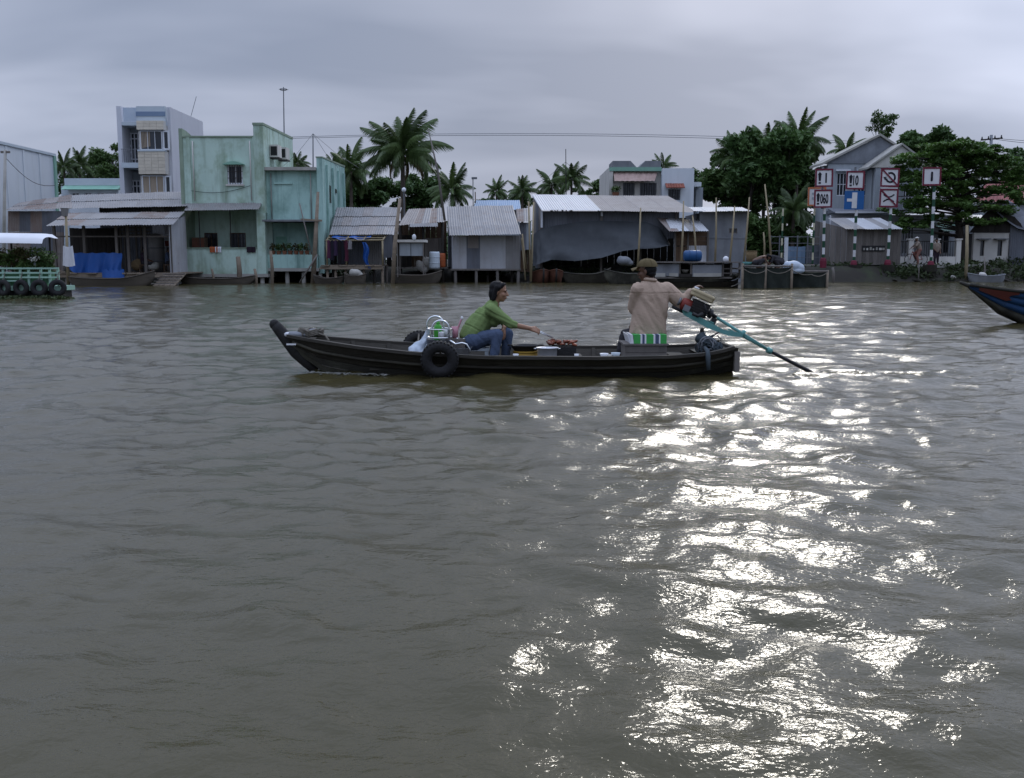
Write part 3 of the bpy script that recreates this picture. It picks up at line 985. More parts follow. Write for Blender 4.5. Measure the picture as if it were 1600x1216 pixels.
def build_trees():
    palm('tall coconut palm rising above the laundry shack roof', 629, 242, 66, 70, 3, n=24, lean=(-0.1, 0.5), dry=2, trunk_r=0.17)
    P = [
        (548, 268, 46, 84, 'bushy palm just right of the turquoise house', 18),
        (522, 265, 30, 90, 'small palm peeping over the turquoise house edge', 14),
        (706, 300, 40, 86, 'palm right of the long leaning bamboo pole', 18),
        (465, 256, 22, 92, 'palm top showing between the mint house and the aerial', 14),
        (776, 300, 22, 118, 'far small palm above the blue tin roof', 14),
        (816, 299, 27, 112, 'far palm left of the tarpaulin shed roof', 15),
        (862, 290, 28, 106, 'palm behind the white end of the shed roof', 15),
        (893, 282, 33, 102, 'taller palm beside the thin mast behind the shed', 16),
        (1036, 262, 24, 96, 'palm tip behind the concrete house parapet', 12),
        (1148, 244, 42, 84, 'palm at the left shoulder of the big grove', 18),
        (1196, 234, 42, 86, 'palm crown at the middle of the big grove top', 18),
        (1247, 222, 46, 82, 'highest palm of the big grove, near the signs', 20),
        (1240, 330, 40, 76, 'low palm with hanging fronds behind the striped posts', 16),
        (1322, 236, 30, 110, 'far palm left of the gabled house roof', 14),
        (100, 262, 26, 100, 'palm beside the white warehouse wall', 13),
        (124, 258, 26, 102, 'palm top above the small pale blue house', 13),
        (146, 264, 24, 104, 'palm left of the round dark tree', 13),
    ]
    for i, (px, py, rp, D, lab, n) in enumerate(P):
        palm(lab, px, py, rp, D, 20 + i, n=n, dry=0, droopy=0.3)
    T = [
        (172, 255, 30, 34, 98, 'round dark tree left of the three storey house', 4000, 0.17),
        (125, 290, 44, 30, 106, 'dark tree mass behind the small pale blue house', 3500, 0.2),
        (575, 308, 50, 34, 96, 'dark bush behind the laundry shack roof', 8000, 0.24),
        (655, 306, 52, 32, 98, 'dark bush behind the rusty shack roof', 8000, 0.24),
        (545, 300, 30, 44, 94, 'dark tree next to the turquoise house side wall', 6500, 0.22),
        (808, 312, 30, 16, 122, 'pale distant tree above the narrow lean-to', 1800, 0.2),
        (938, 297, 22, 17, 104, 'rounded bush left of the concrete house', 2500, 0.17),
        (1088, 288, 22, 30, 92, 'dark tree right of the white house block', 3500, 0.18),
        (1146, 292, 54, 64, 84, 'broad dark tree in the left of the big grove', 13000, 0.24),
        (1213, 276, 60, 68, 90, 'broad dark tree in the middle of the big grove', 15000, 0.24),
        (1262, 288, 34, 66, 86, 'dark tree at the right of the big grove', 9000, 0.22),
        (1176, 250, 48, 46, 79, 'leafy crown between the left palms of the big grove', 7000, 0.24),
        (1232, 250, 46, 46, 79.5, 'leafy crown behind the highest palm of the big grove', 7000, 0.24),
        (1160, 372, 46, 40, 78, 'shady undergrowth tree behind the grey block shed', 7000, 0.24),
        (1222, 366, 46, 40, 78, 'shady undergrowth tree behind the striped posts', 7000, 0.24),
        (1418, 232, 30, 26, 92, 'bushy tree behind the gabled house ridge', 4200, 0.2),
        (1462, 226, 44, 30, 92, 'wide dark tree behind the almond tree', 6500, 0.2),
        (1500, 244, 36, 28, 94, 'dark tree left of the utility pole', 4500, 0.2),
        (1596, 258, 34, 30, 96, 'dark tree at the right edge behind the red roof', 3800, 0.2),
        (1322, 262, 40, 24, 112, 'distant tree left of the gabled house', 2800, 0.2),
        (762, 322, 30, 14, 126, 'faint distant bush behind the tin shed', 1500, 0.2),
        (880, 308, 60, 14, 120, 'low distant bushes behind the long shed', 2500, 0.2),
    ]
    for i, (px, py, rx, rz, D, lab, n, sz) in enumerate(T):
        tree('broadleaf_tree', lab, px, py, rx, rz, D, n, sz, M_LEAF if i in (0, 5, 6, 8, 13, 14, 17) else M_LEAFD, 100 + i)
    tree('slender_tree', 'thin open tree standing up behind the gable peak', 1378, 194, 22, 34, 90, 1300, 0.13, M_LEAF, 140, clumps=24, sparse=True, trunk_r=0.07)
    # tiered sea almond tree at the water's edge
    D = 66.0
    b = W(1500, 425, D)
    root = thing('almond_tree', 'wide spreading tree with flat tiers of leaves at the right bank', 'tree', (b.x, D, 0.3))
    r = random.Random(9)
    g = G()
    topz = Z(222, D)
    pts = [V(b.x, D, 0.0), V(b.x - 0.05, D, 2.2), V(b.x - 0.25, D + 0.2, 4.2), V(b.x - 0.6, D + 0.2, 6.2), V(b.x - 0.9, D, topz)]
    g.tube(pts, [0.30, 0.26, 0.20, 0.13, 0.04], 9)
    cl = []
    tiers = [(340, 1395, 1560, 0.55), (322, 1392, 1585, 0.6), (306, 1405, 1590, 0.6), (291, 1400, 1612, 0.65), (276, 1390, 1625, 0.65), (262, 1392, 1612, 0.65), (248, 1404, 1600, 0.6), (241, 1396, 1585, 0.55), (231, 1425, 1560, 0.55), (222, 1450, 1530, 0.45), (354, 1375, 1430, 0.4)]
    for py, p0, p1, th in tiers:
        x0, x1, z = X(p0, D, py), X(p1, D, py), Z(py, D)
        n = int((x1 - x0) / 0.24)
        for k in range(n):
            t = (k + r.uniform(0, 1)) / n
            x = lerp(x0, x1, t)
            y = D + r.uniform(-2.3, 2.0)
            zz = z - 0.28 * abs(t - 0.5) * 2 + r.uniform(-0.28, 0.25)
            rad = r.uniform(0.40, 0.72)
            if r.random() < 0.10:
                continue
            cl.append(((x - b.x, y - D, zz - 0.3), (rad, rad, th * r.uniform(0.22, 0.4)), int(r.uniform(70, 135))))
            if k % 3 == 0:
                s0 = V(b.x - 0.05 * (zz), D, zz - 0.35)
                g.tube([s0, lerp(s0, V(x, y, zz), 0.5) + V(0, 0, 0.1), V(x, y, zz - 0.05)], [0.07, 0.045, 0.015], 5)
    v, f = leaf_cloud(cl, 0.145, 77, up=0.9)
    mesh_np('crown', v, f, M_LEAFA, root)
    g.build('trunk', M_BARKD, root, smooth=True)
    # a belt of far trees closing the view between the houses
    cl = []
    for k in range(150):
        x = r.uniform(-130, 130)
        cl.append(((x, r.uniform(150, 175), r.uniform(1.5, 6.0)), (4.5, 4, 3.2), 130))
    v, f = leaf_cloud(cl, 0.6, 78)
    o = mesh_np('far_woodland', v, f, M_LEAFD)
    o['kind'] = 'stuff'
    o['label'] = 'low belt of far woodland behind the village'
    # broken stone and rubbish at the foot of the right bank
    g = G()
    for k in range(260):
        x = r.uniform(20, 52)
        y = 60.2 + r.uniform(0, 2.2)
        s_ = r.uniform(0.08, 0.3)
        c = V(x, y, 0.05 + 0.38 * max(0, y - 60.4) * r.random())
        rot = Matrix.Rotation(r.uniform(0, 6), 3, 'Z') @ Matrix.Rotation(r.uniform(-0.6, 0.6), 3, 'X')
        o0 = len(g.v)
        g.ell(c, (s_ * r.uniform(0.8, 1.6), s_, s_ * r.uniform(0.5, 0.9)), rot, 7, 5)
        for i in range(o0, len(g.v)):
            g.v[i] = c + (g.v[i] - c) * (1 + 0.35 * mnoise.noise(g.v[i] * 6))
    o = g.build('bank_rubble', M_MUD, None)
    o['kind'] = 'stuff'
    o['label'] = 'dark broken stone along the foot of the right bank'
    # rough weeds along the waterline
    cl = []
    for k in range(620):
        x = r.uniform(-45, 45)
        if -10 < x < -2 or r.random() < 0.25:
            pass
        y = 61.0 + r.uniform(-0.6, 5)
        cl.append(((x, y, 0.35 + 0.16 * (y - 60)), (0.55, 0.5, 0.22), 26))
    for k in range(420):
        x = r.uniform(17, 54)
        y = 60.3 + r.uniform(0, 1.7)
        cl.append(((x, y, 0.1 + 0.42 * max(0, y - 60.3) + r.uniform(0, 0.25)), (0.45, 0.35, 0.25), 24))
    v, f = leaf_cloud(cl, 0.13, 79, up=0.1)
    o = mesh_np('bank_weeds', v, f, M_HYAC)
    o['kind'] = 'stuff'
    o['label'] = 'rough weeds growing along the muddy waterline'


build_trees()
# ================================================================== houses, left to right
def stilts(root, xs, y, z1, m=M_WOODG, r=0.09, z0=-1.0, name='stilt'):
    for x in xs:
        jx = random.uniform(-0.05, 0.05)
        G().tube([V(x + jx, y, z0), V(x, y, z1)], [r * 1.1, r], 7).build(name, m, root, smooth=True)


def warehouse():
    D0, D1 = 56.0, 66.6
    x = X(90, D1, 330)
    zt = Z(242, D1)
    root = thing('warehouse', 'large pale blue-white warehouse with a blank side wall, far left', 'building', (x - 6, D0, 0.5))
    g = G()
    g.box(x - 14, x, D0, D1, 0.5, zt - 0.1)
    g.build('wall', M_WHITE, root)
    G().box(x - 14.1, x + 0.08, D0 - 0.1, D1 + 0.08, zt - 0.1, zt + 0.06).build('coping', M_PALEB, root)
    G().box(x - 0.02, x + 0.10, D1 - 0.25, D1 + 0.06, 0.5, zt - 0.1).build('corner_trim', M_GREENT, root)
    for k in range(1, 5):
        yy = lerp(D0, D1, k / 5)
        G().box(x - 0.02, x + 0.035, yy - 0.10, yy + 0.10, 0.5, zt - 0.12).build('pilaster', M_WHITE, root)
    # leaning service pole with a wire in front
    p0, p1 = W(2, 420, 51), W(8, 234, 51)
    root = thing('utility_pole', 'thin grey pole leaning at the far left edge', 'pole', p0, 'poles along the bank')
    G().tube([p0 - V(0, 0, 1.5), p1], [0.10, 0.07], 8).build('pole', M_CONCL, root, smooth=True)
    G().obox(p1 - V(0, 0, 0.12), (0.45, 0.10, 0.10)).build('crossarm', M_WOODG, root)
    a, b = W(8, 246, 51), W(86, 290, 60)
    pts = [lerp(a, b, t) - V(0, 0, 0.5 * math.sin(math.pi * t)) for t in np.linspace(0, 1, 9)]
    G().tube(pts, 0.018, 4).build('wire', M_BLACK, root)


def small_house():
    D = 76
    x0, x1 = X(107, D, 300), X(185, D, 300)
    root = thing('small_house', 'low pale blue house with green eaves behind the rusty roof', 'house', ((x0 + x1) / 2, D, GROUND))
    zt, zg0, zg1 = Z(279, D), Z(297, D), Z(290, D)
    g = G()
    ops = []
    n = 4
    for k in range(n):
        a = lerp(x0, x1, (k + 0.22) / n)
        ops.append((a, a + (x1 - x0) / n * 0.62, Z(318, D), Z(301, D)))
    wall_open(g, x0, x1, GROUND, zg0, D, D + 0.25, ops)
    g.box(x0, x1, D + 0.25, D + 7, GROUND, zg0)
    g.build('wall', M_WHITE, root)
    for o in ops:
        window(root, *o, D + 0.12, nx=2)
    G().box(x0 - 0.2, x1 + 0.15, D - 0.15, D + 7.1, zg1, zt).build('parapet', M_PALEB, root)
    G().prism([(x0 - 0.25, D - 0.7, zg0), (x0 - 0.25, D - 0.12, zg1), (x0 - 0.25, D - 0.02, zg0)], (x1 - x0 + 0.5, 0, 0)).build('awning', M_GREENT, root)
    xa = X(91, D, 300)
    G().box(xa, x0 - 0.21, D + 0.5, D + 6, GROUND, Z(290, D)).build('side_wing', M_PALEB, root)


def three_storey():
    D = 68.0
    zt = Z(166, D)
    x0, xm, x1 = X(188, D, 300), X(222, D, 300), X(269, D, 300)
    root = thing('three_storey_house', 'tall narrow three storey house with beige tiles and balconies', 'house', ((x0 + x1) / 2, D, GROUND))
    yb = D + 7.4
    # side walls and back
    zpar = Z(190, D)
    g = G()
    zw = [(Z(237, D), Z(207, D)), (Z(302, D), Z(275, D))]
    ys = D + 2.2
    xa = x1 - 0.22
    g.box(x0, x0 + 0.3, D, yb, GROUND, zt)
    g.box(xa, x1, D + 0.3, D + 2.0, GROUND, zt - 0.02)
    g.box(xa, x1, D + 2.9, yb, GROUND, zt - 0.02)
    zc_ = GROUND
    for a, b in sorted(zw):
        g.box(xa, x1, D + 2.0, D + 2.9, zc_, a)
        zc_ = b
    g.box(xa, x1, D + 2.0, D + 2.9, zc_, zt - 0.02)
    g.box(x0 + 0.3, xa, yb - 0.25, yb, GROUND, zt - 0.02)
    g.build('side_wall', M_LILAC, root)
    for a, b in zw:
        o = G()
        o.box(x1 - 0.1, x1 + 0.03, D + 2.0, D + 2.1, a, b).box(x1 - 0.1, x1 + 0.03, D + 2.8, D + 2.9, a, b)
        o.box(x1 - 0.1, x1 + 0.03, D + 2.1, D + 2.8, a, a + 0.1).box(x1 - 0.1, x1 + 0.03, D + 2.1, D + 2.8, b - 0.1, b)
        w = o.build('window', M_WFRAME, root)
        G().box(x1 - 0.08, x1 - 0.06, D + 2.1, D + 2.8, a + 0.1, b - 0.1).build('pane', M_GLASS, w)
    # roof slab, parapet with its dark band, terrace screen
    G().box(x0 + 0.3, xa, D + 0.02, yb - 0.25, zpar - 0.25, zpar - 0.02).build('roof_slab', M_PALEB, root)
    G().box(X(214, D, 180), xa, D - 0.12, D + 0.25, zpar, zt - 0.02).build('parapet', M_PALEB, root)
    G().box(X(214, D, 180) - 0.02, xa + 0.02, D - 0.16, D - 0.10, Z(182, D), Z(175, D)).build('parapet_band', M_BLUEB, root)
    G().box(X(192, D, 180), X(214, D, 180) - 0.03, D + 0.05, D + 0.10, zpar, Z(168, D)).build('terrace_screen', M_BAG, root)
    # floors: slabs and balconies
    for k, (py0, py1) in enumerate(((191, 255), (265, 330), (340, 405))):
        ztop, zbot = Z(py0, D), Z(py1, D)
        sl = Z(py1 + 8, D)
        G().box(x0 + 0.3, xm - 0.02, D - 0.35, D + 1.5, sl, zbot).build('balcony_slab', M_PALEB, root)
        G().box(x0 + 0.32, xm - 0.02, D + 1.5, D + 1.7, zbot, ztop).build('balcony_wall', M_GREYB, root)
        # double door with pane grid
        dx0, dx1, dz1 = X(201, D + 1.5, 230), X(222, D + 1.5, 230), Z(py0 + 17, D + 1.5)
        door = G().box(dx0, dx1, D + 1.42, D + 1.5, zbot, dz1).build('door', M_WFRAME, root)
        for c in range(4):
            for rr in range(5):
                a = lerp(dx0, dx1, (c + 0.2) / 4)
                b = lerp(dx0, dx1, (c + 0.8) / 4)
                z0_ = lerp(zbot, dz1, (rr + 0.18) / 5)
                z1_ = lerp(zbot, dz1, (rr + 0.82) / 5)
                if c in (1, 2) and rr in (1, 2, 3):
                    z0_, z1_ = lerp(zbot, dz1, rr / 5), lerp(zbot, dz1, (rr + 1) / 5)
                G().box(a, b, D + 1.40, D + 1.43, z0_, z1_).build('pane', M_GLASS, door)
        gr = G()
        zr = zbot + 0.9
        gr.box(x0 + 0.3, xm, D - 0.32, D - 0.28, zr - 0.04, zr)
        for i in range(9):
            xx = lerp(x0 + 0.3, xm, (i + 0.5) / 9)
            gr.box(xx - 0.012, xx + 0.012, D - 0.31, D - 0.29, zbot, zr - 0.04)
        gr.build('railing', M_GREYM, root)
        # tiled bay with windows
        bx0, bx1 = xm, xa - 0.01
        yb0 = D - 0.45
        tz0, tz1 = (Z(204, D), Z(190, D)) if k == 0 else ((Z(273, D), Z(237, D)) if k == 1 else (Z(345, D), Z(304, D)))
        G().box(bx0, bx1, yb0 + 0.02, D + 1.2, tz0, tz1).build('bay_wall', M_CREAM, root)
        w_, h_ = 0.42, 0.22
        nx_ = max(1, round((bx1 - bx0) / w_))
        nz_ = max(1, round((tz1 - tz0) / h_))
        tw, thh = (bx1 - bx0) / nx_, (tz1 - tz0) / nz_
        t0 = G().box(0, tw - 0.015, 0, 0.03, 0, thh - 0.015).build('tile', M_BEIGET, root)
        t0.data.transform(Matrix.Translation(parent_world(root)))
        first = True
        for a in range(nx_):
            for b in range(nz_):
                loc = V(bx0 + a * tw, yb0 - 0.01 + random.uniform(0, 0.006), tz0 + b * thh) - root.location
                if first:
                    t0.location = loc
                    first = False
                else:
                    inst(t0.data, 'tile', loc, root)
    for py0, py1, cur in ((205, 235, False), (275, 303, True)):
        z0, z1 = Z(py1, D), Z(py0, D)
        window(root, X(223, D, 250), X(257, D, 250), z0, z1, D - 0.25, pm=M_CURTAIN if cur else M_GLASS, nx=3, fw=0.05)
        if not cur:
            gg = G()
            for i in range(7):
                xx = X(224, D, 250) + i * 0.09
                gg.box(xx, xx + 0.06, D - 0.265, D - 0.25, z0 + 0.1 + 0.02 * i, z1 - 0.08)
            gg.build('curtain', M_CURTAIN, root)
        window(root, X(258, D, 250), X(268, D, 250), z0, z1, D - 0.25, nx=1, ny=1, fw=0.1)
        G().box(xm, xa, D - 0.5, D - 0.05, z0 - 0.12, z0 - 0.005).build('sill', M_PALEB, root)
        G().box(xm, xa, D - 0.15, D + 0.9, z0, z1).build('bay_core', M_CREAM, root)
    G().tube([V(x1 - 0.3, D + 5.5, zt), V(x1 + 0.15, D + 5.6, zt + 1.5)], 0.02, 5).build('aerial_rod', M_GREYM, root)


def stall():
    D = 53.0
    root = thing('riverside_stall', 'open tin roofed stall on a plank deck with a dark interior', 'stall', (X(185, D), D, 0))
    zd = Z(426, D)
    # roof over the back rooms (rusty left half, paler right half)
    tin(root, W(30, 318, 58), W(112, 305, 62), W(112, 326, 56), W(8, 328, 55.5), 4, [M_TINR, M_TINB], rows=2)
    tin(root, W(112, 306, 62.2), W(293, 300, 62.2), W(293, 322, 56.2), W(104, 326, 56.2), 7, [M_TIN], rows=2)
    # lower front roof
    tin(root, W(104, 334, 56), W(289, 332, 56), W(270, 351, 51.6), W(70, 353, 51.6), 8, [M_TIN, M_TIN, M_TIN, M_TIN, M_TINR], rows=2)
    # back wall, side walls
    yb = 58.5
    xl, xr = X(92, D), X(289, D)
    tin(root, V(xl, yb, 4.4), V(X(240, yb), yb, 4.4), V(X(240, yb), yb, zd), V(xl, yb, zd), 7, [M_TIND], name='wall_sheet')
    tin(root, V(X(240, yb), yb, 4.4), V(X(296, yb), yb, 4.4), V(X(296, yb), yb, zd), V(X(240, yb), yb, zd), 3, [M_TINW, M_TIN], name='wall_sheet')
    tin(root, W(12, 330, 56), W(100, 330, 56), W(100, 362, 56), W(12, 362, 56), 5, [M_TIND, M_TIND, M_TINR], name='wall_sheet')
    tin(root, W(12, 363, 55.7), W(100, 363, 55.7), W(100, 425, 55.7), W(12, 425, 55.7), 5, [M_TIND, M_TINR], name='wall_sheet')
    tin(root, V(X(289, 56), 56.3, Z(336, 56)), V(X(272, D), 52.3, Z(352, D)), V(X(272, D), 52.3, zd), V(X(289, 56), 56.3, zd), 2, [M_TINW, M_TIN], name='wall_sheet')
    # inner partition darkening the left bay
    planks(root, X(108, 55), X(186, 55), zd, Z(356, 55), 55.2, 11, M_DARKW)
    # deck
    x = X(86, D)
    n = 13
    x2 = X(284, D)
    w = (x2 - x) / n
    for i in range(n):
        G().box(x + i * w + 0.02, x + (i + 1) * w - 0.02, 52.0 + random.uniform(-0.15, 0.1), 58, zd - 0.07, zd).build('deck_board', M_WOODH, root)
    for yy in (52.1,):
        G().box(x - 0.1, x2 + 0.1, yy - 0.06, yy + 0.06, zd - 0.24, zd - 0.075).build('deck_beam', M_WOODH, root)
    stilts(root, [X(p, D) for p in (96, 113, 140, 175, 205, 232, 258, 282)], 52.2, zd - 0.24)
    stilts(root, [X(p, D) for p in (100, 140, 180, 220, 260)], 55.5, zd - 0.08)
    # posts and rails
    for p in (92, 138, 188, 206, 232, 271):
        G().beam(V(X(p, D), 52.6, zd), V(X(p, D), 52.6, Z(353, D) + 0.1), 0.13, 0.13).build('post', M_WOODG, root)
    for py, a, b in ((370, 92, 272), (397, 92, 190)):
        G().beam(V(X(a, D), 52.6, Z(py, D)), V(X(b, D), 52.6, Z(py, D)), 0.09, 0.07).build('rail', M_WOODG, root)
    g = G()
    for p in (190, 196, 214, 222):
        g.beam(V(X(p, 54.8), 54.8, zd), V(X(p, 54.8), 54.8, Z(352, 54)), 0.08, 0.08)
    for py in (356, 362, 367):
        g.beam(V(X(188, 54.8), 54.85, Z(py, 54.8)), V(X(236, 54.8), 54.85, Z(py, 54.8)), 0.07, 0.09)
    g.build('lattice', M_WOODG, root)
    # corner brace
    G().beam(W(76, 418, 52), W(102, 426, 52.0), 0.08, 0.08).build('brace', M_WOODH, root)
    # blue tarpaulin slung over the rail
    rx0, rx1 = X(106, 52.45), X(190, 52.45)
    zt = Z(397, 52.4)

    def fn(u, v):
        sag = [0.75, 0.95, 1.0, 1.0, 1.15, 1.1, 0.95, 0.92, 1.0]
        q = u * 8
        i = min(int(q), 7)
        ln = lerp(sag[i], sag[i + 1], q - i) * 1.05 + 0.28 * math.exp(-((u - 0.45) / 0.16) ** 2)
        y = 52.42 - 0.10 * v - 0.06 * math.sin(u * 46 + v * 3) * v - 0.1 * math.sin(u * 17) * v
        return (lerp(rx0, rx1, u) + 0.05 * math.sin(v * 5 + u * 20), y, zt + 0.05 - ln * v + 0.02 * math.sin(u * 31))
    t = G().grid(fn, 60, 16).build('blue_tarpaulin', M_BLUETARP, None, smooth=True)
    tag(t, 'blue tarpaulin hung over the rail of the dark stall', 'tarpaulin')
    for k in range(4):
        pass
    def fn2(u, v):
        r_ = 0.45 + 0.06 * math.sin(9 * u * 6.28) * v
        return (X(176, 52) + (u - 0.5) * 1.15, 51.95 - 0.2 * math.sin(math.pi * u) * (0.4 + v), zd + 0.15 - 0.85 * v * (0.7 + 0.3 * math.sin(math.pi * u)) - 0.05 * math.sin(u * 25))
    t2 = G().grid(fn2, 30, 10).build('blue_tarpaulin', M_BLUETARP, None, smooth=True)
    tag(t2, 'crumpled end of blue tarpaulin hanging below the stall deck', 'tarpaulin')
    # gangplank
    rt = thing('gangplank', 'sloping plank ramp from the stall deck down to the water', 'ramp', W(255, 440, 51.4))
    a, b = W(268, 428, 51.9), W(246, 447, 50.2)
    for k in range(4):
        o = V(0.28 * k - 0.2, 0.0, 0)
        G().beam(a + o, b + o - V(0, 0, 0.1), 0.26, 0.05).build('plank', M_WOODH, rt)
    for k in range(5):
        c = lerp(a, b, (k + 0.5) / 5) + V(0.22, 0, 0.05)
        G().box(c.x - 0.6, c.x + 0.55, c.y - 0.04, c.y + 0.04, c.z - 0.02, c.z + 0.03).build('cleat', M_WOODG, rt)
    # leaning pole with lamp box and a white shirt drying on it
    rt = thing('lamp_pole', 'pale pole in front of the stall with a lantern box on top', 'pole', W(106, 447, 51), 'poles along the bank')
    G().tube([W(107, 452, 51), W(103, 334, 51)], [0.085, 0.06], 7).build('pole', M_BAMBOO, rt, smooth=True)
    c = W(101, 331, 51)
    G().lathe([(0.0, -0.25), (0.14, -0.22), (0.2, 0.12), (0.22, 0.18), (0.0, 0.25)], c, 8).build('lantern', M_TIN, rt)
    g = G()
    c = W(107, 398, 50.9)
    def fs(u, v):
        return (c.x + (u - 0.5) * (0.5 + 0.15 * v), c.y + 0.06 * math.sin(u * 12), c.z + 0.45 - 1.0 * v - 0.06 * math.sin(u * 3.14))
    s = G().grid(fs, 10, 8).build('shirt', M_WHITEP, None, smooth=True)
    tag(s, 'white shirt hanging on the pale pole before the stall', 'shirt')
    # goods inside
    for px, py, lab, hh, m in ((214, 421, 'dark sack on the stall deck beside the seated person', 0.55, M_BASKET), (240, 422, 'pale sack on the stall deck next to the post', 0.4, M_CONCL)):
        c = W(px, py, 53.6)
        o = remesh(G().ell(c + V(0, 0, hh * 0.4), (0.32, 0.28, hh * 0.55)).ell(c + V(0.1, 0.05, hh * 0.8), (0.2, 0.2, hh * 0.25)), 'sack', m, None, 0.05, 3)
        tag(o, lab, 'sack')
    c = W(246, 424, 54.6)
    rt = thing('water_drum', 'tall pale metal drum standing inside the stall', 'drum', (c.x, c.y, zd))
    G().lathe([(0.0, 0), (0.42, 0), (0.42, 1.9), (0.30, 2.05), (0, 2.1)], (c.x, c.y, zd), 16).build('body', M_TIN, rt, smooth=True)
    for z_ in (0.6, 1.3):
        G().torus((c.x, c.y, zd + z_), 0.425, 0.03, None, 20, 6).build('hoop', M_GREYM, rt)
    c = W(264, 376, 55)
    rt = thing('wall_box', 'small white and red box fixed inside the stall', 'box', c)
    G().box(c.x - 0.2, c.x + 0.2, c.y, c.y + 0.2, c.z, c.z + 0.35).build('upper', M_WHITEP, rt)
    G().box(c.x - 0.22, c.x + 0.22, c.y - 0.02, c.y + 0.2, c.z - 0.3, c.z - 0.01).build('lower', M_REDP, rt)


def mint_house():
    D = 57.0
    x0, x1, x2 = X(292, D, 380), X(402, D, 380), X(417, D, 380)
    root = thing('mint_house', 'mint green two storey house with mould stains and a covered veranda', 'house', ((x0 + x2) / 2, D, 0.4))
    zt = Z(215, D)
    zl = Z(322, D)
    zf = Z(428, D)
    wz0, wz1 = Z(288, D), Z(258, D)
    wx0, wx1 = X(355, D, 270), X(379, D, 270)
    yb = 64.5
    g = wall_open(G(), x0, x1, zl, zt, D, D + 0.3, [(wx0, wx1, wz0, wz1)])
    g.build('front_wall', M_MINT, root)
    window(root, wx0, wx1, wz0, wz1, D + 0.1, nx=2, bars=5, fw=0.08)
    gc = G()
    n = 9
    pts = [(lerp(wx0 - 0.15, wx1 + 0.15, i / n), D - 0.02, wz1 + 0.02 + 0.16 * math.sin(math.pi * i / n)) for i in range(n + 1)]
    gc.prism([(wx0 - 0.15, D - 0.02, wz1)] + pts + [(wx1 + 0.15, D - 0.02, wz1)], (0, -0.35, 0)).build('window_hood', M_GREENT, root)
    G().box(wx0 - 0.08, wx1 + 0.08, D - 0.10, D - 0.003, wz0 - 0.09, wz0 - 0.003).build('sill', M_CREAM, root)
    # left return wall with its sloping mouldy parapet
    g = G()
    g.prism([(x0 - 0.2, D - 0.05, 0.6), (x0 - 0.2, D - 0.05, Z(201, D)), (x0 - 0.2, D + 0.6, Z(202, D)), (x0 - 0.2, yb, zt - 0.6), (x0 - 0.2, yb, 0.6)], (0.2, 0, 0))
    g.build('party_wall', M_MINTD, root)
    # roof slab
    G().box(x0, x1 - 0.005, D + 0.3, yb, zt - 0.35, zt - 0.15).build('roof_slab', M_CONC, root)
    G().box(x0 + 0.003, x1, D - 0.05, D + 0.28, zt + 0.003, zt + 0.09).build('coping', M_MINTD, root)
    # right fin: tall side wall whose top steps down to the rear
    zf1 = Z(196, D)
    g = G()
    g.prism([(x1 + 0.003, D - 0.12, zl - 0.4), (x1 + 0.003, D - 0.12, zf1), (x1 + 0.003, yb, Z(218, yb)), (x1 + 0.003, yb, zl - 0.4)], (x2 - x1 - 0.003, 0, 0))
    g.build('side_wall', M_MINT, root)
    G().prism([(x1 - 0.03, D - 0.16, zf1 + 0.003), (x1 - 0.03, D - 0.16, zf1 + 0.13), (x1 - 0.03, yb, Z(218, yb) + 0.13), (x1 - 0.03, yb, Z(218, yb) + 0.003)], (x2 - x1 + 0.06, 0, 0)).build('coping', M_MINTD, root)
    for px in (296, 399):
        xx = X(px, D, 270)
        G().box(xx - 0.10, xx + 0.10, D - 0.06, D - 0.003, zl, zt).build('pilaster', M_MINT, root)
    # air conditioners on the side wall
    for yy, zz in ((58.7, Z(238, 59)), (60.8, Z(240, 60.5))):
        ac = G().box(x2 + 0.02, x2 + 0.5, yy - 0.45, yy + 0.45, zz - 0.35, zz + 0.35).build('air_conditioner', M_CREAM, root)
        G().box(x2 + 0.08, x2 + 0.44, yy - 0.475, yy - 0.452, zz - 0.25, zz + 0.25).build('grille', M_BLACK, ac)
        G().box(x2 + 0.0, x2 + 0.55, yy - 0.4, yy + 0.4, zz - 0.42, zz - 0.355).build('bracket', M_IRON, ac)
    # narrow tin awning between the storeys
    tin(root, W(291, 318, D - 0.05), W(409, 317, D - 0.05), W(404, 327, 55.9), W(288, 329, 55.9), 4, [M_TIN], rows=1)
    # veranda: rear wall with two windows, solid balustrade
    ry = D + 1.6
    vz1 = zl
    ops = [(X(320, ry), X(341, ry), Z(389, ry), Z(364, ry)), (X(360, ry), X(385, ry), Z(389, ry), Z(364, ry))]
    g = wall_open(G(), x0, x2, zf, vz1, ry, ry + 0.25, ops)
    g.build('veranda_wall', M_MINT, root)
    for o in ops:
        window(root, *o, ry + 0.1, fm=M_WOODB, nx=2, bars=4)
    G().box(x0, x2, ry + 0.3, yb, 0.6, zl).build('inner_block', M_CONC, root)
    G().box(x0 - 0.15, x2 + 0.1, D - 0.4, ry, zf - 0.18, zf).build('veranda_floor', M_CONCL, root)
    G().box(x0 - 0.1, x2 - 0.46, D - 0.38, D - 0.18, zf + 0.003, Z(389, D)).build('balustrade', M_MINT, root)
    G().box(x0 - 0.13, x2 - 0.46, D - 0.42, D - 0.14, Z(389, D) + 0.003, Z(387, D)).build('balustrade_cap', M_MINTD, root)
    G().box(x2 - 0.45, x2, D - 0.38, D + 0.02, zf + 0.003, zl - 0.41).build('veranda_column', M_MINT, root)
    for px in (316, 364):
        G().tube([V(X(px, D), D - 0.3, Z(388, D)), V(X(px, D), D - 0.3, zl)], 0.03, 6).build('veranda_post', M_IRON, root)
    stilts(root, [X(p, D) for p in (296, 326, 356, 386, 410)], D - 0.15, zf - 0.18, M_CONCL, 0.13)
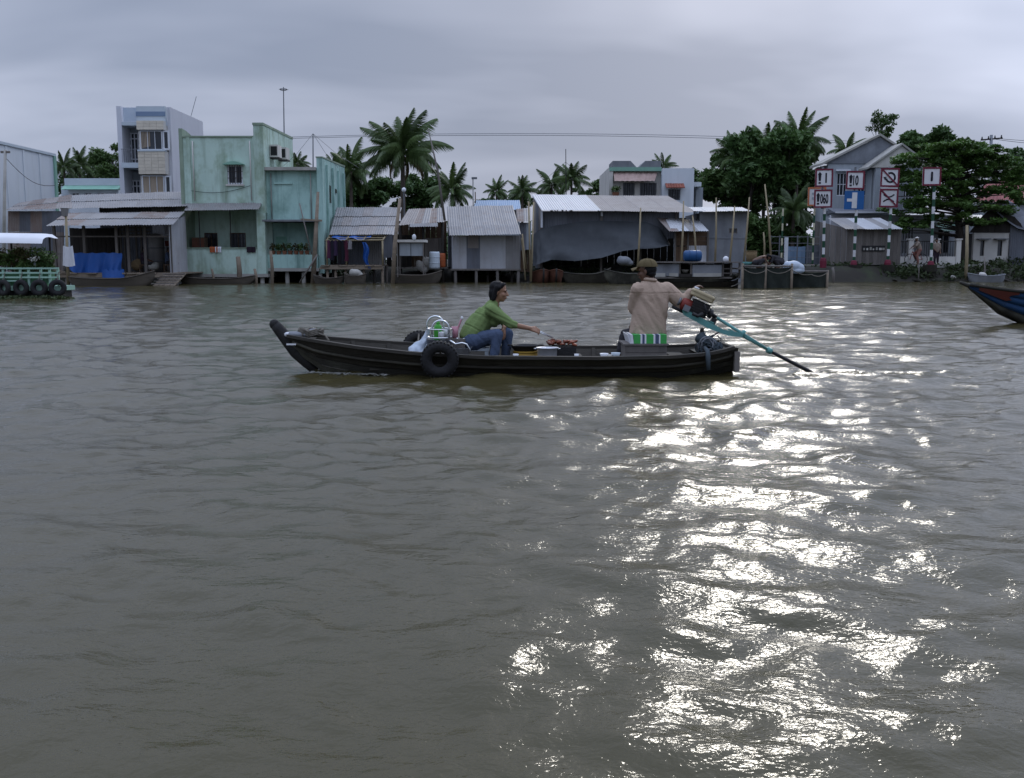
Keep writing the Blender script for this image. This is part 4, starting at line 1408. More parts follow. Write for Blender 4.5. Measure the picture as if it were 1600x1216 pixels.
    stilts(root, [X(p, D) for p in (296, 340, 386)], D + 1.2, zf - 0.18, M_CONCL, 0.13)
    # washing and goods kept on the veranda
    bx = thing('cupboard', 'brown wooden cupboard at the left end of the mint veranda', 'cupboard', (X(308, D), D + 0.7, zf))
    G().box(X(298, D), X(318, D), D + 0.3, D + 0.9, zf, Z(371, D)).build('case', M_WOODB, bx)
    for a in (0, 1):
        G().box(lerp(X(298, D), X(318, D), a / 2) + 0.03, lerp(X(298, D), X(318, D), (a + 1) / 2) - 0.03, D + 0.26, D + 0.298, Z(388, D), Z(373, D)).build('door', M_SAMPANR, bx)
    for px, w, lab, m in ((338, 0.45, 'orange cloth drying on the mint veranda rail', M_PURPLE), (345, 0.35, 'white cloth drying on the mint veranda rail', M_WHITEP), (396, 0.5, 'dark cloth drying near the mint veranda column', M_CLOTHD)):
        c = V(X(px, D), D - 0.46, Z(387, D) + 0.04)
        o = G().grid(lambda u, v: (c.x + (u - 0.5) * w, c.y - 0.05 * math.sin(u * 9) * v + (0.3 if v < 0.3 else 0.0) * (0.3 - v) / 0.3, c.z - 0.45 * max(0, v - 0.3)), 8, 6).build('drying_cloth', m, None, smooth=True)
        tag(o, lab, 'cloth')
    for px in (303, 392):
        xx = X(px, D, 270)
        G().tube([V(xx, D - 0.06, zt - 0.2), V(xx + 0.01, D - 0.06, zl + 0.3)], 0.035, 6).build('drain_pipe', M_CREAM, root, smooth=True)
    pts = [V(lerp(x0 + 0.3, x1 - 0.2, t), D - 0.05, Z(298, D) - 0.25 * math.sin(math.pi * t) + 0.3 * t) for t in np.linspace(0, 1, 12)]
    G().tube(pts, 0.012, 4).build('service_cable', M_BLACK, root)
    # tall aerial behind
    a = W(443, 218, 63.5)
    rt = thing('television_aerial', 'tall thin aerial mast with a small head above the mint house', 'aerial', a, 'aerials and masts')
    t = W(443, 142, 63.5)
    G().tube([a - V(0, 0, 3), t], [0.05, 0.03], 6).build('mast', M_GREYM, rt)
    g = G()
    for k in range(5):
        q = V(math.cos(k * 1.26), math.sin(k * 1.26), 0.25) * 0.3
        g.tube([t, t + q], 0.018, 4)
    g.tube([t, t + V(0, 0, 0.22)], 0.03, 5)
    g.torus(t + V(0, 0, 0.1), 0.2, 0.02, None, 14, 5)
    g.build('aerial_head', M_GREYM, rt)


def teal_house():
    D = 57.3
    x0, x1, x2 = X(418, D, 380), X(498, D, 380), X(507, D, 380)
    root = thing('turquoise_house', 'turquoise house with flat roof, stained walls and potted plants on its veranda', 'house', ((x0 + x2) / 2, D, 0.4))
    zt, zl, zf = Z(267, D), Z(344, D), Z(419, D)
    yb = 64.8
    G().box(x0, x1, D, D + 0.3, zl, zt).build('front_wall', M_TEAL, root)
    G().box(X(432, D), X(460, D), D - 0.07, D - 0.003, Z(288, D), Z(285, D)).build('ledge', M_TEAL, root)
    G().box(x0 - 0.1, x1 - 0.02, D - 0.35, yb - 0.1, zt + 0.003, Z(262, D)).build('roof_slab', M_CONCL, root)
    g = G()
    g.prism([(x1 + 0.003, D - 0.12, zf - 0.3), (x1 + 0.003, D - 0.12, Z(247, D)), (x1 + 0.003, yb, Z(262, yb)), (x1 + 0.003, yb, zf - 0.3)], (x2 - x1 - 0.003, 0, 0))
    g.build('side_wall', M_TEAL, root)
    G().prism([(x1 - 0.03, D - 0.15, Z(247, D) + 0.003), (x1 - 0.03, D - 0.15, Z(245, D)), (x1 - 0.03, yb, Z(262, yb) + 0.12), (x1 - 0.03, yb, Z(262, yb) + 0.003)], (x2 - x1 + 0.06, 0, 0)).build('coping', M_MINTD, root)
    for k in range(4):
        yy = D + 0.9 + k * 1.9
        G().box(x2 + 0.003, x2 + 0.12, yy, yy + 0.3, zf - 0.3, Z(262, 61) - 0.1).build('pilaster', M_TEAL, root)
    for k, (py0, py1) in enumerate(((290, 317), (292, 298))):
        yy = D + 1.6 + k * 2.0
        wv = G().box(x2 + 0.004, x2 + 0.06, yy, yy + 0.6, Z(py1, D + 1.8), Z(py0, D + 1.8)).build('window', M_GLASS, root)
    G().box(x0 - 0.1, x1 + 0.1, D - 0.7, D + 0.28, Z(347, D), zl - 0.003).build('lintel_slab', M_CONC, root)
    ry = D + 1.3
    G().box(x0, x1, ry, ry + 0.3, zf, Z(347, D) - 0.003).build('veranda_wall', M_TEAL, root)
    G().box(x0, x1, ry + 0.3, yb, 0.6, zt - 0.3).build('inner_block', M_CONC, root)
    sh = G().box(X(432, ry), X(449, ry), ry - 0.06, ry - 0.003, Z(393, ry), Z(370, ry)).build('shutter', M_GREENT, root)
    for k in range(5):
        zz = lerp(Z(393, ry), Z(370, ry), (k + 0.5) / 5)
        G().box(X(433, ry), X(448, ry), ry - 0.09, ry - 0.062, zz - 0.09, zz + 0.09).build('slat', M_GREENT, sh)
    G().box(x0 - 0.1, x1 + 0.05, D - 0.3, ry, zf - 0.18, zf).build('veranda_floor', M_CONCL, root)
    G().box(x0, x1 - 0.02, D - 0.28, D - 0.08, zf + 0.003, Z(398, D)).build('balustrade', M_TEAL, root)
    stilts(root, [X(p, D) for p in (422, 448, 474, 500)], D, zf - 0.18, M_CONCL, 0.12)
    for px in (424, 486):
        xx = X(px, D, 300)
        G().tube([V(xx, D - 0.05, zt - 0.15), V(xx, D - 0.05, zl + 0.05)], 0.03, 6).build('drain_pipe', M_CONCL, root, smooth=True)
    # pots with plants along the balustrade
    r = random.Random(4)
    for k, px in enumerate((428, 437, 446, 455, 464, 472, 481)):
        c = V(X(px, D), D - 0.18, Z(398, D))
        lab = ['leftmost potted plant', 'second potted plant from the left', 'third potted plant from the left', 'middle potted plant', 'third potted plant from the right', 'second potted plant from the right', 'rightmost potted plant'][k]
        rt = thing('potted_plant', lab + ' on the turquoise balustrade', 'plant', c, 'potted plants on the turquoise veranda')
        G().lathe([(0, 0), (0.10, 0), (0.14, 0.2), (0.15, 0.22), (0.11, 0.21), (0, 0.19)], c, 10).build('pot', M_POTR, rt)
        v, f = leaf_cloud([((0, 0, 0.42), (0.22, 0.2, 0.24), 110)], 0.07, 300 + k)
        mesh_np('foliage', v, f, M_LEAF if k % 2 else M_DRYPL, rt)
    # short rod aerial and rough posts in front
    a, t = W(489, 262, 60), W(489, 209, 60)
    rt = thing('aerial_mast', 'short bare mast with guy wires on the turquoise house', 'aerial', a, 'aerials and masts')
    G().tube([a - V(0, 0, 0.5), t], [0.045, 0.03], 6).build('mast', M_GREYM, rt)
    for q in (W(440, 262, 62), W(528, 262, 61), W(560, 262, 63)):
        G().tube([t, lerp(t, q, 0.5) - V(0, 0, 0.15), q], 0.012, 4).build('guy_wire', M_GREYM, rt)
    rt = thing('mooring_frame', 'rough upright timber with cross beam before the turquoise house', 'post', W(494, 442, 55.6), 'rough posts in the water')
    G().tube([W(489, 450, 55.6), W(497, 300, 55.6)], [0.16, 0.08], 7).build('post', M_WOODH, rt, smooth=True)
    G().beam(W(470, 343, 55.5), W(503, 345, 55.5), 0.14, 0.10).build('cross_beam', M_WOODH, rt)
    G().tube([W(468, 442, 55.3), W(496, 398, 55.4)], 0.05, 6).build('brace', M_WOODG, rt, smooth=True)
    G().tube([W(487, 398, 55.3), W(468, 318, 55.5)], 0.035, 5).build('stick', M_WOODG, rt, smooth=True)
    for px, py0, py1, r_, lab in ((374, 401, 446, 0.15, 'thick short pile in the water before the mint house'), (400, 420, 444, 0.09, 'thin stump between the two green houses'), (425, 392, 444, 0.10, 'pale pile at the corner of the turquoise house'), (333, 420, 444, 0.07, 'small stick by the sampan under the mint house')):
        b = W(px, py1, 55.0)
        o = G().tube([b - V(0, 0, 0.6), lerp(b, W(px - 1, py0, 55.0), 0.5) + V(0.03, 0, 0), W(px - 2, py0, 55.0)], [r_, r_ * 0.95, r_ * 0.8], 7).build('pile', M_WOODH, None, smooth=True)
        tag(o, lab, 'post', 'rough posts in the water')


def laundry_shack():
    D = 57.0
    root = thing('laundry_shack', 'tin roofed shack on stilts with a bamboo drying frame', 'shack', (X(560, D), D, 0))
    zd = Z(414, D)
    tin(root, W(526, 326, 61.5), W(628, 326, 61.5), W(613, 366, 56.6), W(514, 367, 56.6), 7, [M_TIN, M_TIN, M_TIN, M_TIN, M_TINB], rows=3)
    x0, x1 = X(513, D), X(600, D)
    yb = D + 1.5
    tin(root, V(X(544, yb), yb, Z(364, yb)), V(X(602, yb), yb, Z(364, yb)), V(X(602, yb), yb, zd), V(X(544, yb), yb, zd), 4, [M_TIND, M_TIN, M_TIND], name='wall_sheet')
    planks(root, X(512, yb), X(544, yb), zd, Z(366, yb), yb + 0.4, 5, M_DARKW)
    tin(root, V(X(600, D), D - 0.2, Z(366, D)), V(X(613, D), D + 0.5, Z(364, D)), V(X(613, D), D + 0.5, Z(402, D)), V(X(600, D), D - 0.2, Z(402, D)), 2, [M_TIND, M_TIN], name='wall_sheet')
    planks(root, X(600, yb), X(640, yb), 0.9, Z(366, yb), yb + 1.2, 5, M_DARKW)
    # deck boards
    n = 7
    w = (X(602, D) - X(508, D)) / n
    for i in range(n):
        G().box(X(508, D) + i * w + 0.02, X(508, D) + (i + 1) * w - 0.02, 55.6 + random.uniform(-0.15, 0.1), yb, zd - 0.07, zd).build('deck_board', M_WOODH, root)
    G().box(X(506, D), X(603, D), 55.65, 55.78, zd - 0.24, zd - 0.08).build('deck_beam', M_WOODH, root)
    stilts(root, [X(p, 55.9) for p in (511, 524, 540, 568, 597)], 55.9, zd - 0.08, M_WOODH, 0.08)
    stilts(root, [X(p, D) for p in (515, 545, 580, 600)], D + 1.0, zd - 0.08, M_WOODG, 0.08)
    # drying frame
    zf = Z(376, 55.8)
    for px in (511, 541, 598):
        G().tube([V(X(px, 55.8), 55.8, zd), V(X(px, 55.8), 55.8, zf)], 0.055, 6).build('frame_post', M_BAMBOO, root, smooth=True)
    G().tube([V(X(509, 55.8), 55.8, zf), V(X(600, 55.8), 55.8, zf + 0.03)], 0.05, 6).build('frame_rail', M_BAMBOO, root, smooth=True)
    for px in (511, 541, 568, 598):
        G().tube([V(X(px, 55.8), 55.75, zf), V(X(px + 6, 57), 57.2, zf + 0.35)], 0.045, 6).build('frame_rafter', M_BAMBOO, root, smooth=True)
    for k in range(2):
        G().tube([V(X(512, 56.3), 56.2 + 0.5 * k, zf + 0.14 + 0.14 * k), V(X(600, 56.3), 56.2 + 0.5 * k, zf + 0.16 + 0.14 * k)], 0.035, 6).build('frame_batten', M_BAMBOO, root, smooth=True)
    # blue sheets
    def fn(u, v):
        return (lerp(X(518, 56.3), X(580, 56.3), u), lerp(57.1, 55.72, v), zf + 0.40 * (1 - v) + 0.07 + 0.06 * math.sin(u * 14) * (0.4 + v) - 0.10 * math.sin(math.pi * v))
    tag(G().grid(fn, 26, 8).build('blue_tarpaulin', M_BLUETARP, None, smooth=True), 'blue plastic sheet thrown over the bamboo drying frame', 'tarpaulin')
    def fn(u, v):
        return (X(569, 55.7) + 0.25 * v + 0.08 * math.sin(v * 7) + (u - 0.5) * (0.20 + 0.10 * math.sin(v * 4)), 55.66 - 0.07 * math.sin(u * 11 + v * 5), zf - 0.1 - 1.45 * v)
    tag(G().grid(fn, 8, 16).build('blue_cloth', M_BLUETARP, None, smooth=True), 'long blue cloth strip hanging down from the drying frame', 'cloth')
    cols = [((0.10, 0.03, 0.07), 'dark plum'), ((0.02, 0.018, 0.03), 'black'), ((0.05, 0.03, 0.07), 'violet grey'), ((0.015, 0.012, 0.015), 'long black'), ((0.012, 0.014, 0.02), 'wide black'), ((0.09, 0.02, 0.04), 'wine red'), ((0.30, 0.29, 0.30), 'off white')]
    for k, (c, nm) in enumerate(cols):
        px = 513.5 + k * 5.6
        m = mat('laundry_%d' % k, c, None, 3, 0.95, vary=0.05)
        cx_ = X(px, 55.8)
        ln = [1.0, 1.1, 0.85, 1.35, 1.3, 1.15, 0.5][k]
        g = G().grid(lambda u, v: (cx_ + (u - 0.5) * (0.26 - 0.03 * math.sin(v * 3)), 55.8 + 0.06 * (v - 0.5) * 0 + 0.05 * math.sin(u * 8 + v * 2) - 0.06, zf + 0.02 - ln * v), 6, 8)
        tag(g.build('hanging_garment', m, None, smooth=True), nm + ' garment hanging on the bamboo drying rail', 'garment', 'washing on the drying frame')
    # the leaning post in the water and street lamp on it
    rt = thing('leaning_post', 'long leaning timber post rising from the water by the laundry shack', 'post', W(614, 442, 55), 'rough posts in the water')
    G().tube([W(613.5, 446, 55), W(617, 380, 55), W(625, 310, 55)], [0.12, 0.11, 0.08], 8).build('post', M_WOODH, rt, smooth=True)
    c = W(631, 297, 64)
    rt = thing('street_lamp', 'small round white lamp on a pole before the tall palm', 'lamp', c)
    G().tube([c - V(0, 0, 5), c], 0.04, 6).build('pole', M_GREYM, rt)
    G().ell(c, (0.14, 0.14, 0.16)).build('globe', M_WHITEP, rt, smooth=True)


def rusty_shack():
    D = 58.2
    root = thing('rusty_shack', 'dark shack with a rust striped roof beside the tin shed', 'shack', (X(660, D), D, 0.4))
    tin(root, W(638, 327, 61.5), W(692, 325, 61.5), W(694, 347, 57.6), W(622, 352, 57.6), 6, [M_TIN, M_TINR, M_TINB, M_TINR], rows=1)
    corrugated(root, 'roof_sheet', W(640, 350, 57.5), W(684, 348, 57.5), W(684, 354, 57.2), W(640, 355, 57.2), M_TIN)
    planks(root, X(622, 60), X(698, 60), 0.9, Z(345, 60), 60.2, 9, M_WOODB)
    planks(root, X(662, 59), X(692, 59), 0.9, Z(372, 59), 59.0, 4, M_WOODG)
    for px in (626, 662, 692):
        G().tube([V(X(px, D), D, -0.6), V(X(px, D), D, Z(348, D))], 0.09, 7).build('post', M_DARKW, root, smooth=True)
    n = 7
    x0, x1 = X(622, D), X(700, D)
    for i in range(n):
        G().box(lerp(x0, x1, i / n) + 0.02, lerp(x0, x1, (i + 1) / n) - 0.02, 58, 60.2, 0.80, 0.87).build('deck_board', M_WOODG, root)
    # little work boat with cabin roof
    rt = thing('cabin_boat', 'small moored boat with a flat white cabin roof', 'boat', W(645, 436, 56.2))
    D2 = 56.2
    hull_loft(rt, X(612, D2), X(690, D2), D2, 0.75, 0.45, 0.5, 0.7, M_SAMPAN)
    zr = Z(379, D2)
    G().box(X(620, D2), X(667, D2), D2 - 0.7, D2 + 0.7, zr, zr + 0.14).build('cabin_roof', M_CREAM, rt)
    for px in (623, 663):
        for yy in (-0.6, 0.6):
            G().box(X(px, D2) - 0.03, X(px, D2) + 0.03, D2 + yy - 0.03, D2 + yy + 0.03, 0.35, zr - 0.002).build('cabin_post', M_WOODG, rt)
    for a, b in ((626, 643), (644, 662)):
        G().box(X(a, D2), X(b, D2), D2 - 0.52, D2 - 0.48, Z(400, D2), zr - 0.05).build('cabin_panel', M_GREYB, rt)
    G().ell(W(647, 371, 55.3), (0.11, 0.06, 0.17)).build('lamp', M_WHITEP, rt, smooth=True)
    # barrels and bundles
    c = W(679, 420, 56.6)
    rt = thing('blue_drum', 'upright blue plastic drum by the dark shack', 'drum', c)
    G().lathe([(0, 0), (0.27, 0), (0.3, 0.1), (0.3, 0.85), (0.27, 0.95), (0, 0.95)], c, 14).build('body', M_PALEB, rt, smooth=True)
    for zz in (0.32, 0.64):
        G().torus(c + V(0, 0, zz), 0.3, 0.02, None, 18, 5).build('rib', M_PALEB, rt)
    c = W(690, 418, 57.2)
    rt = thing('orange_drum', 'orange plastic drum half hidden next to the blue drum', 'drum', c)
    G().lathe([(0, 0), (0.2, 0), (0.23, 0.1), (0.23, 0.7), (0.2, 0.8), (0, 0.8)], c, 14).build('body', M_PURPLE, rt, smooth=True)
    G().torus(c + V(0, 0, 0.4), 0.23, 0.02, None, 18, 5).build('rib', M_PURPLE, rt)
    for k, (px, py, lab) in enumerate(((668, 410, 'grey bundle piled by the blue drum'), (658, 416, 'pale crumpled sack in front of the dark shack'))):
        c = W(px, py, 56.9)
        o = remesh(G().ell(c, (0.3, 0.25, 0.3)).ell(c + V(0.18, 0, -0.2), (0.25, 0.2, 0.2)).ell(c + V(-0.15, 0, 0.15), (0.15, 0.18, 0.2)), 'bundle', M_CONCL, None, 0.05, 3)
        tag(o, lab, 'bundle')
    # long bamboo pole
    o = G().tube([W(695, 345, 57.3), W(684, 268, 57.1), W(669, 201, 57)], [0.075, 0.06, 0.025], 7).build('bamboo_pole', M_WOODG, None, smooth=True)
    tag(o, 'very long dark pole leaning left above the rusty roof', 'pole', 'bamboo poles')


def tin_shed():
    D = 58.0
    root = thing('tin_shed', 'pale corrugated tin shed standing on stilts over the water', 'shed', (X(760, D), D, 0.3))
    tin(root, W(698, 323, 62), W(801, 321, 62), W(810, 353, 58.4), W(700, 356, 58.4), 6, [M_TIN], rows=1)
    tin(root, W(700, 354, 58.3), W(810, 351, 58.3), W(814, 366, 57.0), W(702, 368, 57.0), 6, [M_TIN], rows=1)
    z1, z0 = Z(368, D), Z(420, D)
    edges = [706, 729, 750, 767, 790, 813]
    ms = [M_TINW, M_TIND, M_TINW, M_TINW, M_TIN]
    for a, b, m in zip(edges[:-1], edges[1:], ms):
        corrugated(root, 'wall_sheet', V(X(a, D), D, z1), V(X(b, D), D, z1), V(X(b, D), D, z0), V(X(a, D), D, z0), m, 0.16, 0.012)
    corrugated(root, 'patch_sheet', V(X(731, D), D - 0.04, Z(366, D)), V(X(748, D), D - 0.04, Z(366, D)), V(X(748, D), D - 0.04, Z(388, D)), V(X(731, D), D - 0.04, Z(388, D)), M_TINB, 0.16, 0.012)
    tin(root, V(X(813, D), D, z1), V(X(806, 62), 62, z1), V(X(806, 62), 62, z0), V(X(813, D), D, z0), 3, [M_TIND], name='wall_sheet')
    tin(root, V(X(700, 61.5), 61.5, z1 + 0.6), V(X(706, D), D, z1), V(X(706, D), D, z0), V(X(700, 61.5), 61.5, z0), 3, [M_TIND], name='wall_sheet')
    G().box(X(704, D), X(814, D), D - 0.02, 62, z0 - 0.1, z0 - 0.005).build('floor', M_WOODG, root)
    stilts(root, [X(p, D) for p in (711, 744, 777, 810)], D + 0.1, z0 - 0.1, M_WOODG, 0.09)
    stilts(root, [X(p, D) for p in (720, 760, 800)], D + 2.5, z0 - 0.1, M_WOODG, 0.09)
    # blue roofed house behind
    D2 = 72
    rt = thing('blue_roofed_house', 'house with a plain blue tin roof behind the tin shed', 'house', (X(780, D2), D2, GROUND))
    tin(rt, W(744, 313, 75), W(812, 313, 75), W(814, 328, 71.5), W(738, 328, 71.5), 4, [M_BLUER])
    G().box(X(745, D2), X(812, D2), D2 + 0.2, 75, GROUND, Z(327, D2)).build('wall', M_GREYB, rt)
    # narrow lean-to squeezed between tin shed and long shed
    D3 = 59.5
    rt = thing('lean_to', 'narrow patched lean-to squeezed between the tin shed and long shed', 'shack', (X(822, D3), D3, 0.5))
    tin(rt, W(806, 327, 62), W(829, 325, 62), W(829, 346, 59.2), W(808, 346, 59.2), 2, [M_TIN, M_TINR])
    tin(rt, V(X(812, D3), D3, Z(348, D3)), V(X(830, D3), D3, Z(348, D3)), V(X(830, D3), D3, Z(390, D3)), V(X(812, D3), D3, Z(390, D3)), 2, [M_GREYB, M_TIND], name='wall_sheet')
    planks(rt, X(812, D3), X(831, D3), 0.6, Z(388, D3), D3 + 0.3, 3, M_WOODB)
    for k, (a, b, p, q) in enumerate(((826, 315, 829, 440), (834, 316, 830, 440), (822, 420, 816, 366), (815, 372, 821, 438))):
        o = G().tube([W(a, b, 57.5), W(p, q, 57.3)], 0.05, 6).build('bamboo_pole', M_BAMBOO, None, smooth=True)
        tag(o, ['tall bamboo pole at the corner of the long shed', 'second tall bamboo pole touching the long shed corner', 'short bamboo stick by the lean-to', 'thin bamboo stick leaning on the tin shed'][k], 'pole', 'bamboo poles')


def long_shed():
    D = 60.0
    root = thing('long_shed', 'long riverside shed with half white, half brown corrugated roof', 'shed', (X(960, D), D, 0.4))
    tin(root, W(831, 304, 65), W(916, 305, 65), W(940, 329, 59.2), W(846, 328, 59.2), 5, [M_TINN], rows=1, jitter=0.02)
    tin(root, W(916, 305.5, 65.03), W(1044, 306, 65), W(1091, 332, 59.2), W(940, 329.5, 59.23), 7, [M_TINB], rows=1, jitter=0.03)
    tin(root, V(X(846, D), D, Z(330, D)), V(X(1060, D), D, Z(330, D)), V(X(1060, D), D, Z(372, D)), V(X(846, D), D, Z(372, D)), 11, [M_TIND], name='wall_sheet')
    tin(root, V(X(833, 64.5), 64.5, Z(306, 64.5)), V(X(846, D), D, Z(330, D)), V(X(846, D), D, 0.8), V(X(833, 64.5), 64.5, 0.8), 3, [M_TIND, M_TINB], name='wall_sheet')
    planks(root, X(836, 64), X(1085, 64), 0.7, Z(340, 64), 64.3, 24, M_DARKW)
    for px in (846, 939, 1000, 1055):
        G().beam(V(X(px, D), D - 0.12, -0.5), V(X(px, D), D - 0.12, Z(331, D)), 0.14, 0.12).build('post', M_WOODG, root)
    for px in (846, 939):
        G().box(X(px, D) - 0.06, X(px, D) + 0.06, D - 0.28, D - 0.2, Z(356 if px < 900 else 338, D), Z(330, D)).build('white_post', M_WFRAME, root)
    # big grey tarpaulin screen: slack top edge, swooping lower edge
    top = [(834, 366), (845, 358), (870, 352), (905, 347), (940, 345), (975, 346), (1010, 347), (1030, 355), (1047, 381)]
    bot = [(833, 416), (846, 411), (862, 406), (900, 408), (940, 403), (975, 392), (1000, 389), (1025, 388), (1048, 383)]
    yt, ybm = 59.75, 58.3

    def fn(u, v):
        q = u * 8
        i = min(int(q), 7)
        a = W(lerp(top[i][0], top[i + 1][0], q - i), lerp(top[i][1], top[i + 1][1], q - i), yt)
        b = W(lerp(bot[i][0], bot[i + 1][0], q - i), lerp(bot[i][1], bot[i + 1][1], q - i), ybm)
        p = lerp(a, b, v)
        p.z -= 0.05 * math.sin(math.pi * v)
        fold = 0.13 * math.sin(u * 22 + 3 * v + 2 * math.sin(v * 4)) + 0.08 * math.sin(u * 47 - 5 * v) + 0.2 * math.sin((u * 1.4 - v * 0.8) * 9) + 0.25 * mnoise.noise(Vector((u * 9, v * 3, 1))) + 0.12 * mnoise.noise(Vector((u * 24, v * 6, 5)))
        p.y += 0.12 * math.sin(math.pi * v) + 0.6 * fold * (0.3 + 0.7 * v)
        return p
    g = G().grid(fn, 90, 22)
    tag(g.build('grey_tarpaulin', M_GREYTARP, None, smooth=True), 'huge grey tarpaulin sagging across the front of the long shed', 'tarpaulin')
    # mast behind the roof
    a, t = W(886, 300, 80), W(884, 233, 80)
    rt = thing('aerial_mast', 'thin dark mast behind the white end of the shed roof', 'aerial', a, 'aerials and masts')
    G().tube([a - V(0, 0, 5), t], [0.06, 0.03], 6).build('mast', M_IRON, rt)
    for q in (W(825, 292, 84), W(905, 262, 90)):
        G().tube([t - V(0, 0, 1.0), lerp(t - V(0, 0, 1), q, 0.5) - V(0, 0, 0.3), q], 0.015, 4).build('guy_wire', M_IRON, rt)
    a, t = W(740, 322, 74), W(739, 279, 74)
    rt = thing('street_lamp', 'slim lamp post with a small head behind the tin shed roof', 'lamp', a, 'aerials and masts')
    G().tube([a - V(0, 0, 5), t], [0.06, 0.05], 6).build('pole', M_CREAM, rt)
    G().obox(t + V(0.1, 0, 0.02), (0.4, 0.18, 0.14)).build('lamp_head', M_GREYM, rt)
    G().tube([W(743, 322, 74), W(742.5, 300, 74)], 0.04, 6).build('side_pole', M_WOODB, rt)


def concrete_house():
    D = 76.0
    root = thing('concrete_house', 'two storey concrete house with notched parapet and faded pink awning', 'house', (X(1015, D), D, GROUND))
    x0, x1, x2 = X(957, D, 300), X(1032, D, 300), X(1081, D, 300)
    yb = D + 8
    zb = Z(268, D)
    zpar = Z(252, D)
    ops = [(X(972, D), X(990, D), Z(322, D), Z(286, D)), (X(998, D), X(1024, D), Z(322, D), Z(286, D))]
    g = wall_open(G(), x0, x1, GROUND, Z(268, D), D, D + 0.25, ops)
    g.box(x0, x1, D + 0.9, yb, GROUND, zb - 0.01)
    g.box(x0 - 0.3, x0 - 0.003, D - 0.3, yb, GROUND, Z(262, D))
    g.build('wall', M_CREAM, root)
    for k, o in enumerate(ops):
        window(root, *o, D + 0.14, fm=M_GREYM, nx=2 + k, bars=4 + 2 * k)
    G().box(x0 - 0.28, x1, D - 0.35, yb, zb + 0.003, Z(262, D)).build('green_band', M_GREENT, root)
    for a, b, s in ((957, 994, 1), (998, 1032, -1)):
        xa, xb = X(a, D, 260), X(b, D, 260)
        sl = 0.45
        z0 = Z(262, D) + 0.003
        if s > 0:
            pts = [(xa, D - 0.25, z0), (xb, D - 0.25, z0), (xb - sl, D - 0.25, zpar), (xa, D - 0.25, zpar)]
        else:
            pts = [(xa, D - 0.25, z0), (xb, D - 0.25, z0), (xb, D - 0.25, zpar), (xa + sl, D - 0.25, zpar)]
        G().prism(pts, (0, 3, 0)).build('parapet', M_CONC, root)
    # awning of ribbed sheets
    tin(root, V(x0 + 0.05, D - 0.05, Z(269, D)), V(X(1025, D), D - 0.05, Z(269, D)), V(X(1018, D), D - 0.9, Z(284, D)), V(x0 + 0.05, D - 0.9, Z(284, D)), 4, [M_PINKA], name='awning_sheet', pitch=0.3)
    # white block to the right
    ops = [(X(1042, D - 0.8), X(1061, D - 0.8), Z(313, D - 0.8), Z(296, D - 0.8))]
    g = wall_open(G(), x1 + 0.003, x2, GROUND, Z(263, D - 0.8), D - 0.8, D - 0.55, ops)
    g.box(x1 + 0.003, x2, D - 0.2, yb, GROUND, Z(263, D - 0.8) - 0.01)
    g.build('side_block', M_WHITE, root)
    window(root, *ops[0], D - 0.66, fm=M_GREYM, nx=2, bars=4)
    rx0, rx1 = X(1037, D - 0.8), X(1066, D - 0.8)
    n = 7
    for k in range(n):
        a, b = lerp(rx0, rx1, k / n), lerp(rx0, rx1, (k + 1) / n) - 0.02
        G().prism([(a, D - 0.82, Z(288, D - 0.8)), (b, D - 0.82, Z(288, D - 0.8)), (b, D - 1.45, Z(295, D - 0.8)), (a, D - 1.45, Z(295, D - 0.8))], (0, 0, 0.07)).build('awning_tile', M_REDT, root)
    G().box(x2 + 0.003, X(1097, D), D + 1, D + 4, Z(290, D), Z(283, D)).build('canopy_slab', M_WHITE, root)
    G().box(X(1085, D + 2), X(1096, D + 2), D + 2, D + 5, GROUND, Z(290, D) - 0.003).build('rear_room', M_GREYB, root)
    c = W(962, 303, D - 0.6)
    rt = thing('balcony_plant', 'leafy pot plant on the concrete house balcony corner', 'plant', c)
    G().lathe([(0, -0.25), (0.2, -0.25), (0.28, 0.1), (0.2, 0.08), (0, 0.05)], c, 10).build('pot', M_POTR, rt)
    v, f = leaf_cloud([((0, 0, 0.35), (0.4, 0.3, 0.3), 120)], 0.1, 401)
    mesh_np('foliage', v, f, M_LEAF, rt)


